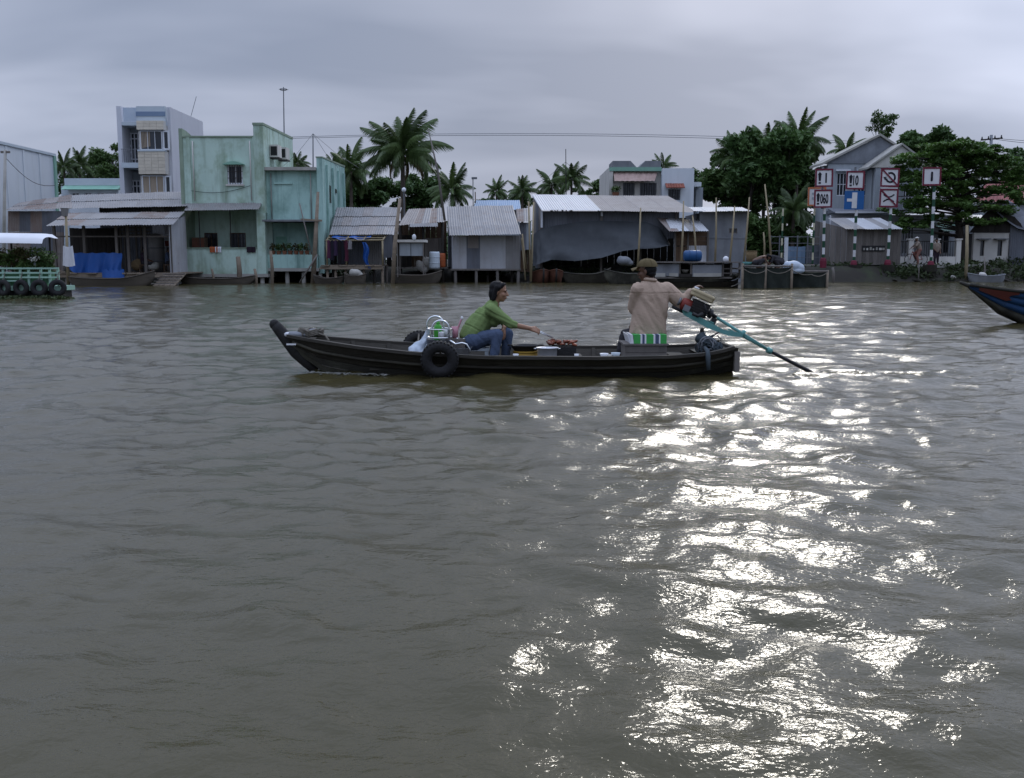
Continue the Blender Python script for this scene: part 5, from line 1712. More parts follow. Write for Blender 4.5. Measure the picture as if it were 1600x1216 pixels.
def grey_shed():
    D = 59.6
    root = thing('block_shed', 'grey block shed with a thin white roof edge and tiny window', 'shed', (X(1128, D), D, 0.5))
    x0, x1 = X(1092, D), X(1166, D)
    zt, z0 = Z(331, D), Z(411, D)
    op = (X(1138, D), X(1151, D), Z(365, D), Z(357, D))
    g = wall_open(G(), x0, x1, -0.2, zt, D, D + 0.25, [op])
    g.box(x1 - 0.25, x1 - 0.003, D + 0.25, D + 5, -0.2, zt)
    g.box(x0, x1 - 0.25, D + 1.0, D + 5, -0.2, zt - 0.05)
    g.build('wall', M_CONC, root)
    window(root, *op, D + 0.1, fm=M_WOODG, nx=2, fw=0.05)
    G().box(x0 - 0.05, x1 + 0.03, D - 0.03, D - 0.004, Z(373, D), Z(371, D)).build('band', M_CONC, root)
    tin(root, W(1075, 324, 63.5), W(1160, 324, 63.5), W(1175, 330, 59.0), W(1084, 330, 59.0), 5, [M_TINN])
    # lean-to with patched roof
    D2 = 58.6
    rt = thing('patched_lean_to', 'rusty patched lean-to roof over boarded store beside the grey shed', 'shack', (X(1078, D2), D2, 0.5))
    tin(rt, W(1026, 340, 60.0), W(1092, 344, 60.0), W(1108, 361, 57.8), W(1046, 361, 57.8), 4, [M_TINR, M_TINN, M_TINR, M_TIN], rows=1)
    corrugated(rt, 'roof_sheet', W(1040, 343, 59.5), W(1058, 345, 59.5), W(1066, 357, 58.2), W(1048, 357, 58.2), M_TINN)
    planks(rt, X(1054, D2), X(1105, D2), Z(384, D2), Z(362, D2), D2, 3, M_WOODB, vertical=False)
    planks(rt, X(1056, D2), X(1074, D2), Z(411, D2), Z(385, D2), D2 + 0.05, 4, M_WOODB)
    corrugated(rt, 'wall_sheet', V(X(1074, D2), D2 - 0.03, Z(384, D2)), V(X(1105, D2), D2 - 0.03, Z(384, D2)), V(X(1105, D2), D2 - 0.03, Z(411, D2)), V(X(1074, D2), D2 - 0.03, Z(411, D2)), M_TINW)
    for px in (1054, 1074, 1105):
        G().beam(V(X(px, D2), D2 - 0.1, -0.5), V(X(px, D2), D2 - 0.1, Z(361, D2)), 0.10, 0.10).build('post', M_WOODG, rt)
    G().box(X(1050, D2), X(1108, D2), D2 - 0.5, D2 + 2, Z(414, D2), Z(411, D2) - 0.004).build('floor', M_WOODG, rt)
    # bamboo poles standing in front
    P = [(1001, 325, 996, 410, 49.5, 'bamboo pole before the right part of the grey tarpaulin'), (1068, 314, 1064, 408, 49.5, 'bamboo pole before the patched lean-to'),
         (1082, 337, 1088, 404, 49.8, 'short bamboo pole leaning before the lean-to wall'), (1119, 309, 1117, 408, 49.5, 'upright bamboo pole at the left of the grey shed wall'),
         (1148, 322, 1139, 408, 49.5, 'bamboo pole crossing the tiny window of the grey shed'), (1171, 308, 1161, 409, 49.5, 'bamboo pole at the right corner of the grey shed'),
         (1195, 288, 1205, 398, 50.0, 'bamboo pole rising above the two stooping people'), (1193, 363, 1194, 400, 52.0, 'short rusty stake behind the stooping people')]
    for a, b, p, q, d, lab in P:
        o = G().tube([W(p, q + 12, d), lerp(W(p, q, d), W(a, b, d), 0.5) + V(0.03, 0, 0), W(a, b, d)], [0.055, 0.048, 0.032], 7).build('bamboo_pole', M_BAMBOO, None, smooth=True)
        tag(o, lab, 'pole', 'bamboo poles')


def gabled_house():
    D = 72.0
    root = thing('gabled_house', 'grey blue house with weathered gables behind the river signs', 'house', (X(1350, D), D, GROUND))
    xl, xr, xa = X(1292, D, 300), X(1402, D, 300), X(1370, D, 300)
    xw = X(1425, D, 300)
    ze, za = Z(256, D), Z(214, D)
    yb = D + 2.6
    ops = [(X(1303, D), X(1319, D), Z(306, D), Z(270, D)), (X(1336, D), X(1352, D), Z(306, D), Z(270, D))]
    g = wall_open(G(), xl, xr, Z(330, D), ze - 0.02, D, D + 0.3, ops)
    g.box(xl, xr, D + 0.8, yb, GROUND, ze - 0.05)
    g.build('upper_wall', M_GREYB, root)
    for o in ops:
        window(root, *o, D + 0.14, nx=3, ny=2, bars=0)
        G().box(o[0] - 0.15, o[1] + 0.15, D - 0.2, D - 0.004, o[3] + 0.1, o[3] + 0.22).build('lintel', M_WFRAME, root)
    xg = X(1440, D, 230)
    G().prism([(xl - 0.3, D - 0.05, ze), (xg, D - 0.05, ze), (xa, D - 0.05, za)], (0, 0.3, 0)).build('gable', M_GABLE, root)
    for a, b in (((xl - 0.5, ze - 0.12), (xa, za + 0.05)), ((xa, za + 0.05), (xg + 0.2, ze - 0.1))):
        G().prism([(a[0], D - 0.25, a[1]), (b[0], D - 0.25, b[1]), (b[0], D - 0.25, b[1] + 0.16), (a[0], D - 0.25, a[1] + 0.16)], (0, yb - D + 0.4, 0)).build('roof_slope', M_CONCL, root)
    # right wing with its own smaller gable
    D2 = D - 2
    wl_, wr_ = X(1358, D2, 300), X(1436, D2, 300)
    ze2, za2 = Z(262, D2), Z(228, D2)
    xa2 = X(1407, D2, 250)
    ops = [(X(1406, D2), X(1431, D2), Z(326, D2), Z(289, D2))]
    g = wall_open(G(), X(1362, D2), X(1436, D2), Z(330, D2), ze2 - 0.02, D2, D2 + 0.3, ops)
    g.box(X(1362, D2), X(1436, D2), D2 + 0.7, D2 + 1.9, Z(330, D2), ze2 - 0.05)
    g.build('wing_wall', M_GREYB, root)
    window(root, *ops[0], D2 + 0.14, nx=5, ny=2, fw=0.09)
    G().prism([(wl_, D2 - 0.05, ze2), (X(1456, D2, 250), D2 - 0.05, ze2), (xa2, D2 - 0.05, za2)], (0, 0.3, 0)).build('wing_gable', M_CREAM, root)
    for a, b in (((wl_ - 0.2, ze2 - 0.1), (xa2, za2 + 0.04)), ((xa2, za2 + 0.04), (X(1458, D2, 250), ze2 - 0.1))):
        G().prism([(a[0], D2 - 0.2, a[1]), (b[0], D2 - 0.2, b[1]), (b[0], D2 - 0.2, b[1] + 0.14), (a[0], D2 - 0.2, a[1] + 0.14)], (0, 2.1, 0)).build('wing_roof_slope', M_CONCL, root)
    # roof band between storeys
    G().prism([(xl - 0.5, D2 - 1.6, Z(334, D2)), (xl - 0.5, D2 - 0.01, Z(326, D2)), (xl - 0.5, D2 - 0.01, Z(334, D2))], (X(1440, D2) - xl + 0.5, 0, 0)).build('mid_roof', M_TIND, root)
    G().box(xl - 0.5, X(1440, D2), D2 - 1.72, D2 - 1.61, Z(335, D2), Z(332.5, D2)).build('fascia', M_WFRAME, root)
    # ground floor
    y = D2 - 0.6
    ops = [(X(1408, y), X(1427, y), Z(398, y), Z(354, y)), (X(1462, y), X(1500, y), Z(402, y), Z(356, y))]
    g = wall_open(G(), X(1296, y), X(1512, y), GROUND - 0.2, Z(336, y), y, y + 0.3, ops)
    g.build('ground_wall', M_LILAC, root)
    G().box(X(1296, y), X(1512, y), y + 2.2, y + 2.4, GROUND, Z(336, y)).build('inner_wall', M_GREYB, root)
    window(root, *ops[0], y + 0.1, nx=4, ny=2, fw=0.08, name='shuttered_window')
    o = ops[1]
    dd = G().box(o[0], o[0] + 0.9, y + 0.05, y + 0.12, o[2], o[3]).build('door', M_WFRAME, root)
    for k in range(2):
        G().box(o[0] + 0.12 + 0.4 * k, o[0] + 0.40 + 0.4 * k, y + 0.02, y + 0.048, o[2] + 0.3, o[3] - 0.15).build('pane', M_GLASS, dd)
    tin(root, V(X(1456, y), y - 0.02, Z(350, y)), V(X(1490, y), y - 0.02, Z(350, y)), V(X(1492, y), y - 1.2, Z(362, y)), V(X(1462, y), y - 1.2, Z(362, y)), 3, [M_PGREEN], name='awning_sheet', pitch=0.2)
    tin(root, V(X(1490, y), y - 0.02, Z(336, y)), V(X(1530, y), y - 0.02, Z(336, y)), V(X(1524, y), y - 1.6, Z(343, y)), V(X(1486, y), y - 1.6, Z(343, y)), 3, [M_TINN], name='awning_sheet')
    # garden wall, pillars and railing
    D3 = 64.0
    rt = thing('garden_wall', 'low white garden wall with pillars and railing before the gabled house', 'wall', (X(1455, D3), D3, 0.6))
    G().box(X(1406, D3), X(1500, D3), D3, D3 + 0.25, 0.35, Z(401, D3)).build('low_wall', M_CREAM, rt)
    for px in (1423, 1463, 1497):
        pl = G().box(X(px, D3) - 0.15, X(px, D3) + 0.15, D3 - 0.05, D3 + 0.3, 0.35, Z(375, D3)).build('pillar', M_CREAM, rt)
        G().box(X(px, D3) - 0.2, X(px, D3) + 0.2, D3 - 0.1, D3 + 0.35, Z(375, D3) + 0.002, Z(373, D3)).build('cap', M_CREAM, pl)
    for a, b in ((1408, 1421), (1425, 1461), (1465, 1495)):
        n = max(3, int((X(b, D3) - X(a, D3)) / 0.14))
        gr = G()
        for k in range(n):
            xx = lerp(X(a, D3), X(b, D3), (k + 0.5) / n)
            gr.box(xx - 0.012, xx + 0.012, D3 + 0.11, D3 + 0.135, Z(401, D3), Z(378, D3))
        gr.box(X(a, D3), X(b, D3), D3 + 0.10, D3 + 0.145, Z(378, D3) + 0.001, Z(376.5, D3))
        gr.build('railing', M_IRON, rt)
    # path along the wall
    o = G().box(X(1180, 62.3), X(1530, 62.3), 61.9, 63.9, 0.82, 1.0).build('river_walk', M_CONCL, None)
    o['kind'] = 'structure'


def wood_shack():
    D = 62.0
    root = thing('plank_shack', 'weathered plank shack on stilts below the river signs', 'shack', (X(1350, D), D, 0))
    x0, xm, x1 = X(1296, D), X(1322, D), X(1407, D)
    zf = Z(413, D)
    planks(root, xm, x1, zf, Z(357, D), D, 14, M_WOODG)
    # narrow slot window
    w = G().box(X(1346, D), X(1382, D), D - 0.035, D - 0.004, Z(393, D), Z(384, D)).build('slot_window', M_BLACK, root)
    r = random.Random(3)
    for k in range(7):
        xx = lerp(X(1348, D), X(1380, D), k / 6.5)
        G().box(xx, xx + r.uniform(0.08, 0.16), D - 0.06, D - 0.037, Z(391, D), Z(387 + r.uniform(-1, 2), D)).build('stored_item', M_CREAM if k % 2 else M_CONCL, w)
    # left side wall, going back
    g = G()
    n = 6
    for k in range(n):
        a, b = k / n, (k + 1) / n - 0.02
        pa, pb = lerp(V(xm - 0.02, D, 0), V(x0, D + 3.2, 0), a), lerp(V(xm - 0.02, D, 0), V(x0, D + 3.2, 0), b)
        za, zb = lerp(Z(357, D), Z(345, D + 3.2), a), lerp(Z(357, D), Z(345, D + 3.2), b)
        G().prism([(pa.x, pa.y, zf), (pb.x, pb.y, zf), (pb.x, pb.y, zb), (pa.x, pa.y, za)], (-0.03, 0, 0)).build('plank', M_WOODG, root)
    tin(root, W(1294, 341, D + 3.5), W(1376, 341, D + 3.5), W(1412, 358, D - 0.4), W(1322, 358, D - 0.4), 6, [M_TINN, M_TIN])
    G().box(X(1294, D), x1 + 0.1, D - 0.1, D + 3.3, zf - 0.12, zf - 0.04).build('floor', M_WOODG, root)
    stilts(root, [X(p, D) for p in (1300, 1322, 1345, 1385, 1404)], D + 0.1, zf - 0.12, M_CONCL, 0.10)
    # piled concrete footings and debris along the edge
    for k, (px, lab) in enumerate(((1336, 'rough concrete footing under the middle sign post'), (1386, 'rough concrete footing under the no turning sign post'), (1452, 'round concrete footing under the rightmost sign post'))):
        c = W(px, 433, 61.0)
        o = G().lathe([(0.38, -0.9), (0.36, 0.3), (0.42, 0.32), (0.42, Z(414, 61.0) - c.z), (0, Z(414, 61.0) - c.z)], c, 10).build('footing', M_MUD, None)
        tag(o, lab, 'footing', 'footings of the sign posts')


def right_houses():
    D = 74.0
    root = thing('red_roofed_house', 'house with a red metal roof at the right edge', 'house', (X(1570, D), D, GROUND))
    tin(root, W(1540, 284, D + 4), W(1640, 284, D + 4), W(1640, 317, D), W(1522, 316, D), 7, [M_REDM], pitch=0.25)
    G().box(X(1530, D), X(1640, D), D + 0.3, D + 4, GROUND, Z(316, D)).build('wall', M_GREYB, root)
    D2 = 66.0
    root = thing('dark_gable_shack', 'dark boarded shack with pale lower wall at the right bank', 'shack', (X(1545, D2), D2, 0.5))
    zw = Z(364, D2)
    ops = [(X(1531, D2), X(1537, D2), Z(400, D2), Z(376, D2)), (X(1558, D2), X(1565, D2), Z(400, D2), Z(376, D2))]
    g = wall_open(G(), X(1520, D2), X(1575, D2), 0.5, zw, D2, D2 + 0.25, ops)
    g.build('lower_wall', M_CREAM, root)
    for o in ops:
        window(root, *o, D2 + 0.1, fm=M_DARKW, nx=1, fw=0.04)
        G().box(o[0] - 0.3, o[1] + 0.25, D2 - 0.4, D2 - 0.004, o[3] + 0.06, o[3] + 0.13).build('window_hood', M_CONC, root)
    G().box(X(1521, D2), X(1640, D2), D2 + 1.5, D2 + 1.6, 0.5, zw).build('inner_wall', M_CONC, root)
    xp = X(1541, D2, 350)
    pts = [(X(1512, D2), zw), (X(1530, D2), Z(340, D2)), (xp, Z(326, D2)), (X(1585, D2), Z(340, D2)), (X(1600, D2), zw)]
    n = 9
    xs = np.linspace(pts[0][0], pts[-1][0], n + 1)
    zz = np.interp(xs, [p[0] for p in pts], [p[1] for p in pts])
    for k in range(n):
        G().prism([(xs[k], D2 - 0.06, zw + 0.004), (xs[k + 1] - 0.015, D2 - 0.06, zw + 0.004), (xs[k + 1] - 0.015, D2 - 0.06, max(zz[k + 1], zw + 0.02)), (xs[k], D2 - 0.06, max(zz[k], zw + 0.02))], (0, 0.05, 0)).build('gable_board', M_DARKW, root)
    # sagging dark roof sweeping down to the right
    crv = [(1540, 320), (1556, 330), (1572, 344), (1590, 356), (1625, 366)]
    for k in range(4):
        (a, b), (c, d) = crv[k], crv[k + 1]
        corrugated(root, 'roof_sheet', W(a, b, D2 - 0.4), W(a + 34, b - 8, D2 + 4), W(c + 34, d - 8, D2 + 4), W(c, d, D2 - 0.4), M_TIND, 0.2)
    tin(root, V(X(1575, D2), D2 - 0.1, Z(349, D2)), V(X(1625, D2), D2 - 0.1, Z(366, D2)), V(X(1625, D2), D2 - 0.1, Z(424, D2)), V(X(1575, D2), D2 - 0.1, Z(424, D2)), 4, [M_TIND], name='wall_sheet')
    G().box(X(1574, D2), X(1626, D2), D2 - 0.2, D2 + 2, Z(427, D2), Z(424, D2) - 0.01).build('floor', M_WOODG, root)
    stilts(root, [X(p, D2) for p in (1580, 1590, 1604)], D2, Z(427, D2), M_WOODB, 0.1)
    # trunk-like pale post and sticks by the water
    for px0, py0, px1, py1, r_, d, lab in ((1509, 440, 1511, 352, 0.11, 60.5, 'tall pale post standing in the water beside the almond tree'), (1538, 437, 1538, 402, 0.05, 60.0, 'thin stick in the water near the pale shack wall'), (1434, 441, 1436, 412, 0.04, 60.3, 'thin stick in the water below the bicycle'), (1302, 437, 1301, 418, 0.09, 58, 'short stump in the water below the plank shack')):
        o = G().tube([W(px0, py0, d) - V(0, 0, 0.5), lerp(W(px0, py0, d), W(px1, py1, d), 0.5) + V(0.03, 0, 0), W(px1, py1, d)], [r_, r_ * 0.9, r_ * 0.75], 7).build('pile', M_BAMBOO if r_ > 0.1 else M_WOODG, None, smooth=True)
        tag(o, lab, 'post', 'rough posts in the water')
    # utility pole with cross arms and the lines
    d = 88.0
    b, t = W(1549, 300, d), W(1549, 211, d)
    rt = thing('power_pole', 'concrete power pole with insulated cross arms above the almond tree', 'pole', V(b.x, d, GROUND), 'poles along the bank')
    G().tube([V(b.x, d, GROUND), t], [0.2, 0.13], 8).build('pole', M_CONC, rt, smooth=True)
    for py, w in ((218, 0.9), (236, 1.1)):
        c = W(1549, py, d)
        arm = G().beam(c + V(-w, 0, -0.05), c + V(w, -0.1, 0.1), 0.12, 0.12).build('crossarm', M_IRON, rt)
        for k in (-0.9, -0.3, 0.3, 0.9):
            G().lathe([(0.05, 0), (0.08, 0.08), (0.04, 0.14), (0.06, 0.22), (0, 0.24)], c + V(k * w, -0.05 - 0.05 * k, 0.06 + 0.075 * k), 7).build('insulator', M_BLACK, arm)
    for k, (p, q) in enumerate((((1549, 217), (1700, 222)), ((1553, 216), (1700, 214)), ((1549, 236), (1700, 250)))):
        a, b_ = W(*p, d), W(*q, d + 6)
        pts = [lerp(a, b_, tt) - V(0, 0, 0.3 * math.sin(math.pi * tt)) for tt in np.linspace(0, 1, 8)]
        G().tube(pts, 0.02, 4).build('line', M_BLACK, rt)
    # long span of power lines over the village
    for k, dy in enumerate((0, 3.5)):
        a, b_ = W(380, 214 + dy * 0.6, 120), W(1350, 219 + dy, 120)
        pts = [lerp(a, b_, tt) + V(0, 0, 0.75 - 3.0 * 4 * (tt - 0.5) ** 2 * 0.25) - V(0, 0, 0.2) for tt in np.linspace(0, 1, 30)]
        o = G().tube(pts, 0.028, 4).build('power_line', M_GREYM, None)
        tag(o, ['upper of the two power lines spanning the sky behind the village', 'lower of the two power lines spanning the sky behind the village'][k], 'cable', 'power lines over the village')


def hull_loft(root, x0, x1, y, half, h_mid, h_bow, h_stern, m, along='x', draft=0.25, name='hull', n=22, mi=None):
    """open wooden hull from x0 (bow) to x1 (stern), flaring sides and real thickness"""
    def ring(s):
        b = half * (1 - abs(2 * s - 1) ** 2.6) ** 0.75 + 0.05
        g_ = h_mid + (h_bow - h_mid) * max(0, 1 - 2.4 * s) ** 1.8 + (h_stern - h_mid) * max(0, 2.4 * s - 1.4) ** 1.8
        k = -draft + (draft + g_ * 0.55) * (max(0, 1 - 5 * s) ** 2 + max(0, 5 * s - 4) ** 2)
        return b, g_, k
    g = G()
    prof = 9
    for side_in in (0, 1):
        def fn(u, v):
            s = u
            b, z1, z0 = ring(s)
            t = v * 2 - 1
            a = abs(t)
            hgt = a ** 2.2
            yy = math.copysign(b * (0.62 + 0.38 * hgt) * min(1, a * 2.2), t) if a > 0 else 0
            zz = lerp(z0, z1, hgt)
            if side_in:
                yy *= 0.92
                zz = max(zz, z0 + 0.05) if a < 0.98 else zz
            return (lerp(x0, x1, s), y + yy, zz)
        g.grid(fn, n, 12)
    # gunwale caps closing outer and inner skins
    o = g.build(name, m, root, smooth=True)
    for sgn in (-1, 1):
        pts = []
        for i in range(n + 1):
            b, z1, z0 = ring(i / n)
            pts.append(V(lerp(x0, x1, i / n), y + sgn * b * 0.96, z1))
        G().tube(pts, 0.035, 5).build('gunwale', mi or m, root, smooth=True)
    for s in (0.25, 0.5, 0.75):
        b, z1, z0 = ring(s)
        xx = lerp(x0, x1, s)
        G().box(xx - 0.1, xx + 0.1, y - b * 0.93, y + b * 0.93, z1 - 0.09, z1 - 0.05).build('thwart', mi or m, root)
    return root


for f_ in (warehouse, small_house, three_storey, stall, mint_house, teal_house, laundry_shack, rusty_shack, tin_shed, long_shed, concrete_house, grey_shed, gabled_house, wood_shack, right_houses):
    f_()
# ================================================================== people
def hand(g, wrist, d, n, s=1.0, curl=0.5, thumb=1):
    """palm and five separate bent fingers; d = pointing direction, n = palm-side normal"""
    d = Vector(d).normalized()
    n = (Vector(n) - d * Vector(n).dot(d)).normalized()
    w = d.cross(n).normalized() * thumb          # towards the thumb side
    wrist = Vector(wrist)
    for k in (-0.027, -0.009, 0.009, 0.027):
        g.capsule(wrist + w * k * 0.6 * s, wrist + d * 0.082 * s + w * k * s, 0.017 * s, 0.0135 * s, 8)
    for k, ln in zip((0.030, 0.010, -0.010, -0.029), (0.072, 0.080, 0.074, 0.058)):
        p = wrist + d * 0.085 * s + w * k * s
        a = 0.0
        for seg, fr in enumerate((0.45, 0.32, 0.23)):
            a += curl * (0.5, 0.9, 0.7)[seg]
            q = p + (d * math.cos(a) + n * math.sin(a)) * ln * fr * s + w * k * 0.06 * s
            g.capsule(p, q, (0.0098 - 0.0010 * seg) * s, (0.0092 - 0.0010 * seg) * s, 7)
            p = q
    p = wrist + d * 0.025 * s + w * 0.030 * s
    q = p + (d * 0.6 + w * 0.65 + n * 0.35).normalized() * 0.045 * s
    g.capsule(p, q, 0.014 * s, 0.011 * s, 8)
    g.capsule(q, q + (d * 0.85 + w * 0.1 + n * 0.5 * (0.4 + curl)).normalized() * 0.036 * s, 0.0105 * s, 0.0085 * s, 8)


def foot(g, ankle, d, s=1.0):
    d = Vector((d[0], d[1], 0)).normalized()
    w = Vector((-d.y, d.x, 0))
    a = Vector(ankle)
    g.capsule(a, a + V(0, 0, -0.055 * s) - d * 0.03 * s, 0.036 * s, 0.034 * s)
    g.capsule(a + V(0, 0, -0.06 * s) - d * 0.02, a + V(0, 0, -0.072 * s) + d * 0.12 * s, 0.033 * s, 0.026 * s)
    g.capsule(a + V(0, 0, -0.02 * s) + d * 0.02, a + V(0, 0, -0.068 * s) + d * 0.12 * s, 0.034 * s, 0.024 * s)
    for k in range(5):
        o = w * (k - 2) * 0.017 * s
        g.capsule(a + V(0, 0, -0.078 * s) + d * 0.12 * s + o, a + V(0, 0, -0.082 * s) + d * (0.175 - 0.008 * abs(k - 1)) * s + o, 0.011 * s, 0.010 * s, 7)


def head(g, c, f, up, s=1.0):
    """skull, jaw, nose, brows, lips, ears; c = centre between the ears, f = facing"""
    f = Vector(f).normalized()
    up = (Vector(up) - f * Vector(up).dot(f)).normalized()
    w = up.cross(f).normalized()
    m = Matrix((f, w, up)).transposed()
    P = lambda a, b, d: Vector(c) + (f * a + w * b + up * d) * s
    g.ell(P(-0.012, 0, 0.035), (0.098 * s, 0.075 * s, 0.088 * s), m, 18, 12)
    g.ell(P(0.028, 0, -0.035), (0.064 * s, 0.060 * s, 0.082 * s), m, 16, 10)
    g.ell(P(0.052, 0, -0.090), (0.030 * s, 0.034 * s, 0.026 * s), m)
    g.capsule(P(0.088, 0, 0.012), P(0.112, 0, -0.030), 0.009 * s, 0.014 * s, 8)
    for sg in (-1, 1):
        g.ell(P(0.078, sg * 0.030, 0.022), (0.016 * s, 0.026 * s, 0.009 * s), m)
        g.ell(P(0.060, sg * 0.040, -0.030), (0.026 * s, 0.024 * s, 0.026 * s), m)
        g.ell(P(-0.012, sg * 0.077, -0.010), (0.018 * s, 0.009 * s, 0.032 * s), m)
        g.ell(P(0.102, sg * 0.010, -0.032), (0.010 * s, 0.009 * s, 0.008 * s), m)
    g.ell(P(0.089, 0, -0.058), (0.014 * s, 0.024 * s, 0.007 * s), m)
    g.ell(P(0.086, 0, -0.071), (0.014 * s, 0.021 * s, 0.008 * s), m)
    return P, m


def face_parts(root, P, m, s=1.0):
    for sg in (-1, 1):
        G().ell(P(0.083, sg * 0.031, 0.004), (0.008 * s, 0.010 * s, 0.0042 * s), m, 8, 6).build('eye', M_EYE, root, smooth=True)
        G().ell(P(0.090, sg * 0.031, 0.026), (0.006 * s, 0.017 * s, 0.003 * s), m, 8, 6).build('eyebrow', M_HAIR, root, smooth=True)
    G().ell(P(0.096, 0, -0.0635), (0.009 * s, 0.021 * s, 0.0065 * s), m, 8, 6).build('lips', M_LIP, root, smooth=True)


def folds(amp, fx, ax):
    ax = Vector(ax)

    def fn(p):
        q = p * 1.0
        n_ = mnoise.noise(Vector((q.dot(ax) * fx * 0.5, q.x * 2.0 + 4, q.z * 2.0)))
        return amp * (mnoise.noise(Vector((q.dot(ax) * fx, q.x * 3.0 + 4, q.z * 3.0))) + 0.4 * mnoise.noise(q * 17) - 1.6 * max(0, 1 - abs(n_) / 0.13))
    return fn


def far_person(label, J, shirt, trousers, loc, facing=(1, 0, 0), hat=None, bare=False, group=None):
    """a small figure from its joints J (world coordinates)"""
    root = thing('person', label, 'person', loc, group)
    g = G()
    P, m = head(g, J['head'], facing, (0, 0, 1), 1.05)
    g.capsule(J['neck'], J['head'], 0.055, 0.055)
    g.chain([J['pelvis'], lerp(J['pelvis'], J['neck'], 0.55), J['neck']], [0.13, 0.14, 0.08])
    for s in ('l', 'r'):
        g.chain([J['sh_' + s], J['el_' + s], J['wr_' + s]], [0.055, 0.042, 0.032])
        hand(g, J['wr_' + s], Vector(J['wr_' + s]) - Vector(J['el_' + s]), (0, 0, -1), 1.1)
        g.chain([J['hip_' + s], J['kn_' + s], J['an_' + s]], [0.085, 0.06, 0.04])
        foot(g, J['an_' + s], facing)
    g.capsule(J['sh_l'], J['sh_r'], 0.07, 0.07)
    remesh(g, 'body', M_SKIND, root, 0.02, 3)
    if not bare:
        g = G()
        g.chain([J['pelvis'], lerp(J['pelvis'], J['neck'], 0.55), lerp(J['pelvis'], J['neck'], 0.9)], [0.165, 0.17, 0.12])
        g.capsule(J['sh_l'], J['sh_r'], 0.09, 0.09)
        for s in ('l', 'r'):
            g.capsule(J['sh_' + s], lerp(Vector(J['sh_' + s]), Vector(J['el_' + s]), 0.9), 0.085, 0.07)
        remesh(g, 'shirt', shirt, root, 0.025, 3)
    g = G()
    g.capsule(J['hip_l'], J['hip_r'], 0.13, 0.13)
    for s in ('l', 'r'):
        g.chain([J['hip_' + s], J['kn_' + s], lerp(Vector(J['kn_' + s]), Vector(J['an_' + s]), 0.8)], [0.115, 0.085, 0.07])
    remesh(g, 'trousers', trousers, root, 0.025, 3)
    g = G()
    g.ell(P(-0.02, 0, 0.05), (0.112, 0.092, 0.09), m)
    g.ell(P(-0.06, 0, 0.0), (0.07, 0.085, 0.09), m)
    if hat:
        g.ell(P(0.0, 0, 0.07), (0.16, 0.15, 0.03), m)
    g.build('hair' if not hat else 'hat', hat or M_HAIR, root, smooth=True)
    return root


# ================================================================== moored boats
def sampan(label, p0, p1, py, D, half, hm, hb, hs, m, group='sampans moored along the bank'):
    x0, x1 = X(p0, D, py), X(p1, D, py)
    root = thing('sampan', label, 'boat', ((x0 + x1) / 2, D, 0), group)
    hull_loft(root, x0, x1, D, half, hm, hb, hs, m)
    return root


def bow_on(label, px, D, half, L, h, m, group='boats drawn up under the long shed'):
    """a hull seen end on: built along x, then turned to point at the river"""
    c = W(px, 436, D)
    root = thing('sampan', label, 'boat', (0, 0, 0), group)
    hull_loft(root, -L / 2, L / 2, 0, half, h * 0.75, h, h * 0.8, m)
    G().tube([V(-L / 2 - 0.05, 0, h + 0.08), V(-L / 2 - 0.06, 0, h * 0.5), V(-L / 2 + 0.25, 0, -0.1)], [0.05, 0.06, 0.05], 7).build('stem', M_DARKW, root, smooth=True)
    root.location = (c.x, D + L / 2, 0)
    root.rotation_euler = (0, 0, math.pi / 2 + 0.06)
    return root


sampan('long pale sampan lying below the blue tarpaulin stall', 242, 108, 446, 50.6, 0.5, 0.36, 0.75, 0.45, M_SAMPAN)
sampan('low brown sampan under the mint house balustrade', 282, 398, 440, 54.6, 0.45, 0.28, 0.4, 0.45, M_SAMPAN)
sampan('grey sampan tied under the turquoise house', 490, 536, 440, 54.8, 0.42, 0.3, 0.5, 0.4, M_SAMPAN)
sampan('small loaded sampan below the laundry deck', 538, 572, 438, 54.9, 0.42, 0.42, 0.6, 0.55, M_SAMPAN)
sampan('black sampan moored under the grey tarpaulin', 954, 880, 440, 56.5, 0.5, 0.5, 0.85, 0.6, M_HULL)
sampan('dark sampan left of the houseboat', 944, 1040, 440, 55.0, 0.5, 0.55, 0.8, 0.7, M_HULLL)
sampan('pale little boat with a sack on the right bank', 1512, 1570, 437, 60.0, 0.5, 0.35, 0.5, 0.45, M_CONC)
bow_on('red brown boat pointing its bow at the river beneath the tarpaulin', 846, 57.0, 0.55, 4.0, 0.75, M_SAMPANR)
bow_on('second red brown boat beside its twin beneath the tarpaulin', 866, 57.1, 0.55, 4.0, 0.75, M_SAMPANR)
for px, py, D, r_, lab, m in ((555, 427, 54.9, 0.32, 'pale sack heaped in the small loaded sampan', M_CONCL), (1535, 429, 60.0, 0.2, 'white sack lying in the pale little boat', M_CREAM), (1489, 433, 60.5, 0.15, 'white plastic bag washed up below the garden wall', M_CREAM), (975, 408, 58.2, 0.4, 'round grey drum in the gloom under the long shed', M_CONC)):
    c = W(px, py, D)
    o = remesh(G().ell(c, (r_ * 1.1, r_, r_ * 0.7)).ell(c + V(r_ * 0.7, 0, -r_ * 0.3), (r_ * 0.7, r_ * 0.7, r_ * 0.45)).ell(c + V(-r_ * 0.5, 0, r_ * 0.25), (r_ * 0.5, r_ * 0.6, r_ * 0.5)), 'sack', m, None, 0.05, 3)
    tag(o, lab, 'sack')


